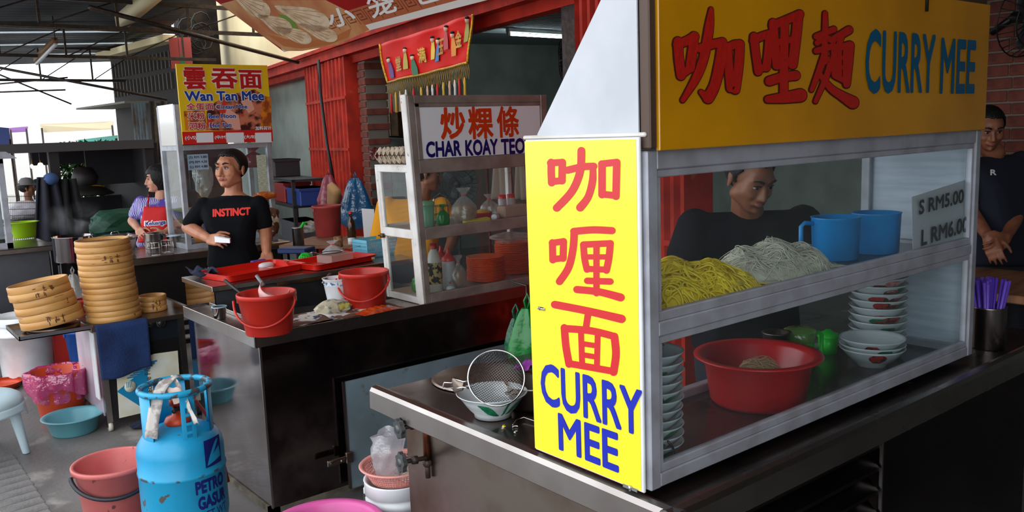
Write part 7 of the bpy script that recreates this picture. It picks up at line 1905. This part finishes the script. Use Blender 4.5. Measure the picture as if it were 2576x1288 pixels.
p = at_z(68, 600, LZ); t = thing('lime_basin', 'lime green basin with a wide rim on the grey stall', 'basin', (p.x, p.y + .12, LZ))
q = MB(); q.lathe([(0, 0), (.09, 0), (.095, .01), (.115, .14), (.14, .15), (.142, .154), (.112, .154), (.09, .01), (0, .008)], 32); q.build('basin_body', LIME, t)
q = MB(); q.prism([(-.24, -.05, .13), (-.11, -.05, .13), (-.11, .05, .13), (-.24, .05, .13)], (0, 0, .02)); q.build('side_ledge', LIME, t)
# dark market stall behind
DKW = M('dark_board', (34, 32, 36), rough=.7, col2=(24, 22, 26), nscale=3)
ms = thing('market_stall', 'dark roofed market stall with wire mesh behind the woman', 'stall')
MYY = 10.6
def mpx(px, py, y=None): return at_y(px, py, y or MYY)
zt_ = mpx(200, 366).z
xa, xb = mpx(-40, 400).x, mpx(388, 400).x
def mbx(name, a, b, mat=DKW): q = MB(); q.box(a, b); return q.build(name, mat, ms)
mbx('roof_beam', (xa, MYY - .04, zt_ - .06), (xb, MYY + .04, zt_ + .04), M('beam_grey', (70, 68, 70), rough=.5)); mbx('roof_slab', (xa, MYY, zt_ + .0), (xb, MYY + 2.6, zt_ + .04))
for x in (xb - .10, mpx(135, 500).x): mbx('post', (x, MYY, FZ), (x + .10, MYY + .10, zt_))
mbx('counter', (mpx(140, 560).x, MYY + .1, FZ), (xb, MYY + .7, .62)); mbx('upper_board', (mpx(150, 400).x, MYY + 1.6, mpx(150, 420).z), (xb + 1.4, MYY + 1.65, zt_)); mbx('lower_board', (mpx(165, 480).x, MYY + 1.6, FZ), (xb + 1.4, MYY + 1.65, mpx(300, 490, MYY + 1.6).z))
mbx('side_board', (xb + .0, MYY + .05, FZ), (xb + .06, MYY + 2.6, zt_)); mbx('hanging_board', (xb - .55, MYY + .9, mpx(300, 470).z), (xb, MYY + .95, zt_))
q = MB()
for k in range(9):
    py = 495 + k * 16; a, b = mpx(12, py, MYY + .02), mpx(150, py - 3, MYY + .02); q.tube([a, b], .004, 4)
for k in range(28): 
    px = 15 + k * 5; q.tube([mpx(px, 490, MYY + .02), mpx(px + 2, 625, MYY + .02)], .0025, 4)
o = q.build('wire_mesh', DARKM, ms); o['kind'] = 'stuff'
# dark coats, baskets and sacks on the stall
def coat(lab, px, py, w, h, col, y): 
    a = mpx(px, py, y); q = MB(); q.grid(lambda u, v: (w * (u - .5) * (.5 + .6 * v), .05 * math.sin(u * 13) * (1 - .3 * v), -h * v), 20, 10); o = q.build('hanging_coat', M('coat_%d_%d_%d' % col, col, rough=.9), None, a); solidify_mesh(o, .02); tag(o, lab, 'coat', 'dark coats on the market stall')
coat('dark raincoat with blue hood hanging at the stall post', 118, 445, .36, .75, (40, 40, 52), MYY - .1)
coat('black coat hanging beside the raincoat', 168, 450, .36, .95, (24, 24, 28), MYY - .1)
q = MB(); q.ball((0, 0, 0), (.08, .08, .07)); tag(q.build('blue_hood', M('blue_cloth', (60, 90, 140), rough=.8), None, mpx(128, 450, MYY - .12)), 'blue cap hung above the dark raincoat', 'cap')
for i, (px, py, r, sq, col, lab) in enumerate(((70, 530, .20, (1.2, .6, .55), (214, 208, 216), 'white sack on the stall ledge, left one'), (122, 525, .18, (1.1, .6, .6), (220, 214, 218), 'white sack on the stall ledge, right one'), (120, 542, .17, (1.1, .6, .3), (170, 140, 50), 'yellow printed sack under the right white sack'))):
    q = crumple(r, 70 + i, sq, 3, .2); tag(q.build('sack', M('sack_%d' % i, col, rough=.7), None, mpx(px, py, MYY + .35)), lab, 'sack', 'sacks on the market stall')
mbx('ledge', (mpx(20, 550).x, MYY + .1, mpx(80, 556).z - .04), (mpx(150, 550).x, MYY + .6, mpx(80, 556).z))
q = MB(); q.lathe([(0, .12), (.2, .08), (.32, 0), (.33, .01), (.2, .1), (0, .14)], 32); tag(q.build('round_lantern', BLACKM, None, mpx(216, 490, MYY + 1.0)), 'black domed wok cover on the dark stall', 'cover')
q = MB(); q.lathe([(0, .25), (.12, .24), (.16, .12), (.13, 0), (0, -.02)], 24); tag(q.build('hanging_basket', BLACKM, None, mpx(218, 470, MYY + 1.0)), 'dark round basket hanging in the stall window', 'basket')
q = crumple(.09, 81, (1.4, .7, .7), 3, .3); tag(q.build('yellow_bag', M('yellow_bag', (206, 160, 30), rough=.5), None, mpx(236, 478, MYY + .9)), 'yellow plastic bag in the stall window', 'bag')
q = crumple(.22, 83, (1.5, .6, .6), 3, .3); tag(q.build('green_tarp', M('dark_green_tarp', (10, 70, 50), rough=.6), None, (mpx(300, 560, 9.4).x, 9.4, mpx(300, 560, 9.4).z)), 'dark green tarpaulin heap left of the woman', 'tarpaulin')
t = thing('work_table', 'low dark table under the green tarpaulin heap', 'table', (mpx(285, 590, 9.4).x, 9.4, FZ)); z_ = mpx(285, 575, 9.4).z - FZ - .10
q = MB(); q.box((-.6, -.25, z_ - .04), (.5, .3, z_)); q.build('table_top', DKW, t)
for x in (-.55, .42):
    for y in (-.2, .24): q = MB(); q.box((x, y, 0), (x + .05, y + .05, z_ - .04)); q.build('leg', DKW, t)
# small lamps under the stall roof
for px, py, col, s_, lab in ((102, 418, (255, 190, 120), .035, 'orange glowing lamp under the dark stall roof'), (80, 418, (255, 240, 200), .018, 'tiny warm lamp left of the orange lamp'), (128, 392, (200, 60, 240), .025, 'small purple light under the stall roof')):
    t = thing('stall_lamp', lab, 'lamp', mpx(px, py, MYY + .6)); q = MB(); q.lathe([(0, -s_ * 1.6), (s_ * .7, -s_ * 1.2), (s_, 0), (s_ * .6, s_), (0, s_ * 1.2)], 16); q.build('bulb', M('bulb_%d' % px, col, emit=6), t)
    q = MB(); q.tube([(0, 0, s_), (0, 0, zt_ - mpx(px, py, MYY + .6).z)], .006, 5); q.build('cord', BLACK, t)
# hedge: leaves nobody counts
LEAF = M('hedge_leaf', (70, 110, 50), rough=.6, col2=(40, 70, 36), nscale=9)
def hedge(lab, x0, x1, y, z0, z1, n, seed, name='hedge'):
    rnd = random.Random(seed); vs, fs = [], []
    for i in range(n):
        c = Vector((rnd.uniform(x0, x1), y + rnd.uniform(-.25, .25), rnd.uniform(z0, z1))); d = Vector((rnd.gauss(0, 1), rnd.gauss(0, 1), rnd.gauss(0, 1))).normalized(); e = d.orthogonal().normalized(); l = rnd.uniform(.04, .08)
        b = len(vs); vs += [tuple(c - d * l), tuple(c + e * l * .45), tuple(c + d * l), tuple(c - e * l * .45)]; fs.append((b, b + 1, b + 2, b + 3))
    me = bpy.data.meshes.new(name); me.from_pydata(vs, [], fs); me.materials.append(LEAF); o = bpy.data.objects.new(name, me); COL.objects.link(o); return tag(o, lab, 'hedge', kind='stuff')
hedge('leafy green hedge behind the dark stall boards', 2.6, 3.45, 13.2, .4, 1.75, 2600, 1)
hedge('low green shrub under the stall mesh', mpx(95, 600, 11.4).x, mpx(135, 600, 11.4).x, 11.4, FZ, .75, 900, 2, 'shrub')
# people beyond the stall, seen from behind
def bystander(lab, px, py, D, shirt, head, cap=None, rot=0.):
    P = Person(lab, px, py, D, CAMROT + rot, 1.0, 'people beyond the market stall'); A = P.at
    hc = A(px + 6, py); T = Matrix.Translation(hc) @ Matrix.Rotation(math.radians(120), 4, 'Z')
    q = MB(); head_into(q, T, 1.0); c = hc + Vector((0, .02, -.2)); q.hull([(hc + Vector((0, 0, -.06)), .05), (c, .06)])
    shL, shR = c + Vector((-.17, 0, -.05)), c + Vector((.17, 0, -.05)); elL, elR = shL + Vector((-.06, -.02, -.28)), shR + Vector((.06, -.06, -.27)); wl_, wr_ = elL + Vector((.05, -.2, -.06)), elR + Vector((-.05, -.2, -.04))
    for a, b, d in ((shL, elL, wl_), (shR, elR, wr_)): limb(q, [(a, .05), (b, .043), (d, .03)]); hand_into(q, d, Vector((0, -1, -.3)), Vector((1, 0, 0)), Vector((0, 0, 1)), 1, .5)
    finish_skin(q, 'body', SK3, P.root, .009, 1); hair_on(P.root, T, 1.0, 'short')
    q = MB(); torso_into(q, shL, shR, c + Vector((-.11, .02, -.62)), c + Vector((.11, .02, -.62)), 1.05, .12, .03); limb(q, [(shL, .072), (shL.lerp(elL, .7), .066)]); limb(q, [(shR, .072), (shR.lerp(elR, .7), .066)]); finish_skin(q, 'shirt', shirt, P.root, .012, 3)
    hz = max(.55, (c.z - .66)); legs(P, Vector((c.x - .1, c.y, hz)), Vector((c.x + .1, c.y, hz)), 1.0, DARKT, SHOE)
    if cap: q = MB(); q.lathe([(.13, 0), (.10, .012), (.098, .06), (.06, .10), (0, .11)], 24, T=Matrix.Translation(hc + Vector((0, 0, .06)))); q.build('cap', cap, P.root)
bystander('man in pale shirt and grey cap beyond the stall mesh', 62, 475, 12.6, M('pale_shirt', (196, 208, 204), rough=.9), None, M('grey_cap', (120, 116, 116), rough=.9))
bystander('person in blue shirt beside the capped man beyond the mesh', 92, 470, 13.6, M('blue_white_shirt', (150, 170, 206), rough=.9), None)
# far pale buildings and awnings
wl = MB(); wl.box((-9, 24, FZ), (9, 24.3, 2.35)); struct(wl.build('wall_distant', M('far_wall', (226, 222, 216), rough=.9)))
def awning(lab, pts, mat, z=0): q = MB(); q.prism([at_d(*p) for p in pts], (0, 0, -.03)); tag(q.build('awning', mat), lab, 'awning', 'distant awnings')
awning('teal awning low in the bright opening', ((195, 352, 17), (296, 340, 15), (296, 356, 15), (200, 360, 17)), M('teal_tarp', (60, 160, 140), rough=.7))
awning('blue tarpaulin at the left picture edge', ((-20, 318, 14), (22, 322, 14), (30, 372, 14), (-20, 378, 14)), M('blue_tarp', (30, 50, 110), rough=.7))
awning('cream awning high in the bright opening', ((100, 312, 19), (285, 305, 18), (280, 322, 18), (110, 330, 19)), M('cream_tarp', (214, 196, 160), rough=.7))
awning('violet awning beside the blue tarpaulin', ((22, 322, 18), (70, 318, 18), (66, 328, 18), (26, 330, 18)), M('violet_tarp', (150, 100, 170), rough=.7))
for k, (px, py, D) in enumerate(((200, 356, 16.9), (292, 348, 15), (105, 322, 18.9), (282, 315, 17.9), (26, 326, 17.9), (66, 323, 17.9), (25, 350, 13.98))):
    a = at_d(px, py, D); rod(a, (a.x, a.y, FZ), .02, ['thin pole under the teal awning, left', 'thin pole under the teal awning, right', 'thin pole under the cream awning, left', 'thin pole under the cream awning, right', 'thin pole under the violet awning, left', 'thin pole under the violet awning, right', 'thin pole beside the blue tarpaulin'][k], 'awning_pole')
a, b = inshop(1225, 412, .9), inshop(1345, 402, .9); rod(a, b, .012, 'thin rail carrying the grey brown cloths', 'cloth_rail'); rod(b, (b.x, b.y, FZ), .014, 'upright of the cloth rail behind the white case', 'rail_upright'); rod(a, (a.x, a.y, FZ), .014, 'left upright of the cloth rail behind the white case', 'rail_upright')
# slatted vent wall, posts, corrugated sheet, column and wires left of the cream wall
A_, B_ = at_d(284, 215, 14.6), at_d(446, 190, 12.6)
vd = (B_ - A_); vd.z = 0; vL = vd.length; va = math.atan2(vd.y, vd.x)
vw = MB(); vw.box((0, 0, FZ), (vL, .12, at_d(446, 105, 12.6).z)); vw = struct(vw.build('wall_vented', M('vent_wall_dark', (44, 40, 38), rough=.8), None, (A_.x, A_.y, 0), va))
z1_, z2_ = at_d(360, 165, 13.6).z, at_d(360, 215, 13.6).z
sm_ = MB(); sm_.box((-.018, -.03, -.12), (.018, .0, .12)); smm = sm_.mesh('vent_slat'); smm.materials.append(M('vent_slat_grey', (96, 90, 84), rough=.8))
for zz in (z1_, z2_):
    for k in range(17): part('vent_slat', smm, vw, (.12 + k * (vL - .3) / 16, 0, zz))
q = MB(); q.box((-.1, -.2, at_d(360, 130, 13.6).z), (vL + .1, .0, at_d(360, 130, 13.6).z + .10)); q.build('vent_ledge', CREAM, vw)
q = MB(); q.box((-.1, -.6, at_d(360, 265, 13.6).z), (vL * .8, .0, at_d(360, 265, 13.6).z + .03)); q.build('vent_canopy', M('canopy_grey', (130, 122, 112), rough=.7), vw)
a, b = at_d(333, 260, 12.3), at_d(374, 360, 12.3); q = MB()
L_ = (at_d(374, 300, 12.0) - at_d(333, 300, 12.4)).length
q.grid(lambda u, v: (L_ * u, .02 * math.sin(u * 2 * math.pi * 5), (a.z - FZ) * v), 60, 1); o = q.build('corrugated_sheet', M('blue_grey_zinc', (110, 124, 128), rough=.5, metal=.3, col2=(90, 74, 60), nscale=4), None, (at_d(333, 300, 12.4).x, at_d(333, 300, 12.4).y, FZ), va); solidify_mesh(o, .002); tag(o, 'blue grey corrugated sheet left of the wan tan sign', 'sheet')
for px, D in ((384, 11.6), (412, 11.9)): rod(at_d(px, 255, D), Vector((*at_d(px, 400, D).xy, FZ)), .05, 'brown steel post beside the corrugated sheet, ' + ('left' if px == 384 else 'right'), 'steel_post')
cl_ = at_d(500, 150, 14.2); q = MB(); q.box((-.30, -.3, FZ), (.30, .3, 4.2)); struct(q.build('wall_column', M('grimy_column', (30, 26, 25), rough=.9, spec=.1, col2=(58, 48, 40), nscale=3), None, (cl_.x, cl_.y, 0), FANG))
pq = at_d(455, 133, 12.4); q = MB(); q.box((-.15, 0, -.22), (.15, .01, .22)); o = tag(q.build('red_poster', M('red_poster', (176, 70, 62), rough=.7), None, pq, CAMROT + .2), 'faded red poster with green triangle above the wan tan sign', 'poster')
q = MB(); q.prism([(-.03, -.004, -.2), (.07, -.004, -.2), (.0, -.004, .0)], (0, .002, 0)); q.build('green_triangle', M('poster_green', (60, 120, 80), rough=.7), o)
rod(pq + Vector((0, .03, .2)), Vector((*(pq + Vector((0, .05, 0))).xy, FZ)), .03, 'dark pole carrying the red poster', 'sign_pole')
rnd = random.Random(12)
for k in range(5):
    a = at_d(480 + rnd.uniform(-10, 40), 60 + rnd.uniform(-20, 40), 13.6); q = MB()
    q.tube([a + Vector((.14 * math.cos(t * .7) * (1 + .2 * k * .3), 0, .16 * math.sin(t * .7) - .02 * t)) for t in range(12)], .012, 5); tag(q.build('cable_loop', BLACK), ['tangled black cable loop, topmost on the grimy column', 'tangled black cable loop, second on the grimy column', 'tangled black cable loop, third on the grimy column', 'tangled black cable loop, fourth on the grimy column', 'tangled black cable loop, lowest on the grimy column'][k], 'cable', 'cables on the column')
# unlit lamp batten and cream duct under the roof
a, b = at_d(92, 160, 11), at_d(140, 112, 10.4); q = MB(); q.tube([a, b], .022, 8); t = thing('lamp_batten', 'unlit fluorescent batten hanging under the zinc roof', 'lamp'); q.build('tube', WHITEP, t)
dv = Vector((0, 0, .05)); q = MB(); q.tube([a + dv, b + dv], .045, 4); q.build('batten', M('brown_batten', (120, 88, 56), rough=.6), t)
q = MB(); q.tube([b + dv, Vector((b.x, b.y, roof_z(b.x, b.y)))], .006, 5); q.build('hanger', DARKM, t)
q = MB(); q.tube([at_d(305, 55, 9.6), at_d(400, -25, 8.8)], .09, 4); tag(q.build('cream_duct', M('cream_duct', (214, 200, 160), rough=.6)), 'cream square duct slung under the roof trusses', 'duct')
# steam over the bamboo tower
stm = bpy.data.materials.new('steam'); stm.use_nodes = True; N = stm.node_tree.nodes; L = stm.node_tree.links; N.remove(N['Principled BSDF'])
pv = N.new('ShaderNodeVolumePrincipled'); pv.inputs['Color'].default_value = (.95, .95, .95, 1); nz = N.new('ShaderNodeTexNoise'); nz.inputs['Scale'].default_value = 5; nz.inputs['Detail'].default_value = 4; nz.inputs['Distortion'].default_value = 1.2
tcn = N.new('ShaderNodeTexCoord'); L.new(tcn.outputs['Object'], nz.inputs['Vector']); mr = N.new('ShaderNodeMapRange'); mr.inputs['From Min'].default_value = .48; mr.inputs['From Max'].default_value = .8; mr.inputs['To Max'].default_value = 5
L.new(nz.outputs['Fac'], mr.inputs['Value']); mpn = N.new('ShaderNodeMapping'); mpn.inputs['Scale'].default_value = (1 / .26, 1 / .16, 1 / .13); L.new(tcn.outputs['Object'], mpn.inputs[0])
gr = N.new('ShaderNodeTexGradient'); gr.gradient_type = 'SPHERICAL'; L.new(mpn.outputs[0], gr.inputs[0]); mu_ = N.new('ShaderNodeMath'); mu_.operation = 'MULTIPLY'; L.new(mr.outputs[0], mu_.inputs[0]); L.new(gr.outputs['Fac'], mu_.inputs[1]); L.new(mu_.outputs[0], pv.inputs['Density']); L.new(pv.outputs[0], N['Material Output'].inputs['Volume'])
q = MB(); q.ball((0, 0, 0), (.24, .14, .12), sub=3); o = tag(q.build('steam', stm, None, (1.27, 6.1, 1.24), CAMROT), 'thin white steam drifting left of the bamboo tower top', 'steam', kind='stuff')

# small white sign on the right side of the wan tan case
a = at_y(699, 330, 7.2); t = thing('side_sign', 'narrow white sign with red and navy letters beside the wan tan case', 'sign')
zz0, zz1 = at_y(706, 366, 7.2).z, at_y(700, 293, 7.2).z
q = MB(); q.box((WX1 + .012, wy + .02, zz0), (WX1 + .02, wy + .36, zz1)); q.build('board', WHITEP, t)
q = MB(); q.box((WX1 - .002, wy + .06, zz1 - .06), (WX1 + .014, wy + .10, zz1 - .03)); q.build('bracket', STEEL, t)
text_on(t, 'E', NAVY, (WX1 + .021, wy + .20, zz0 + .03), (0, 1, 0), (0, 0, 1), .10, .07, .04, .001)
text_on(t, 'MEE', REDINK, (WX1 + .021, wy + .06, zz0 + .17), (0, 1, 0), (0, 0, 1), .22, .09, .03, .001)
p = at_z(362, 1072, FZ); q = crumple(.07, 91, (1.3, .8, .3), 3, .4); tag(q.build('dropped_rag', M('navy_cloth', (30, 36, 60)), None, (p.x, p.y, FZ + .02)), 'small navy rag on the ground behind the gas cylinder', 'rag')
p = at_z(1318, 945, bz); sheet('purple_cloth', 'purple cloth lying behind the strainer on the near counter', p.x + .03, p.y + .02, .10, .06, .3, bz + .012, M('purple_cloth', (150, 60, 160), rough=.8), 'cloth', .012)
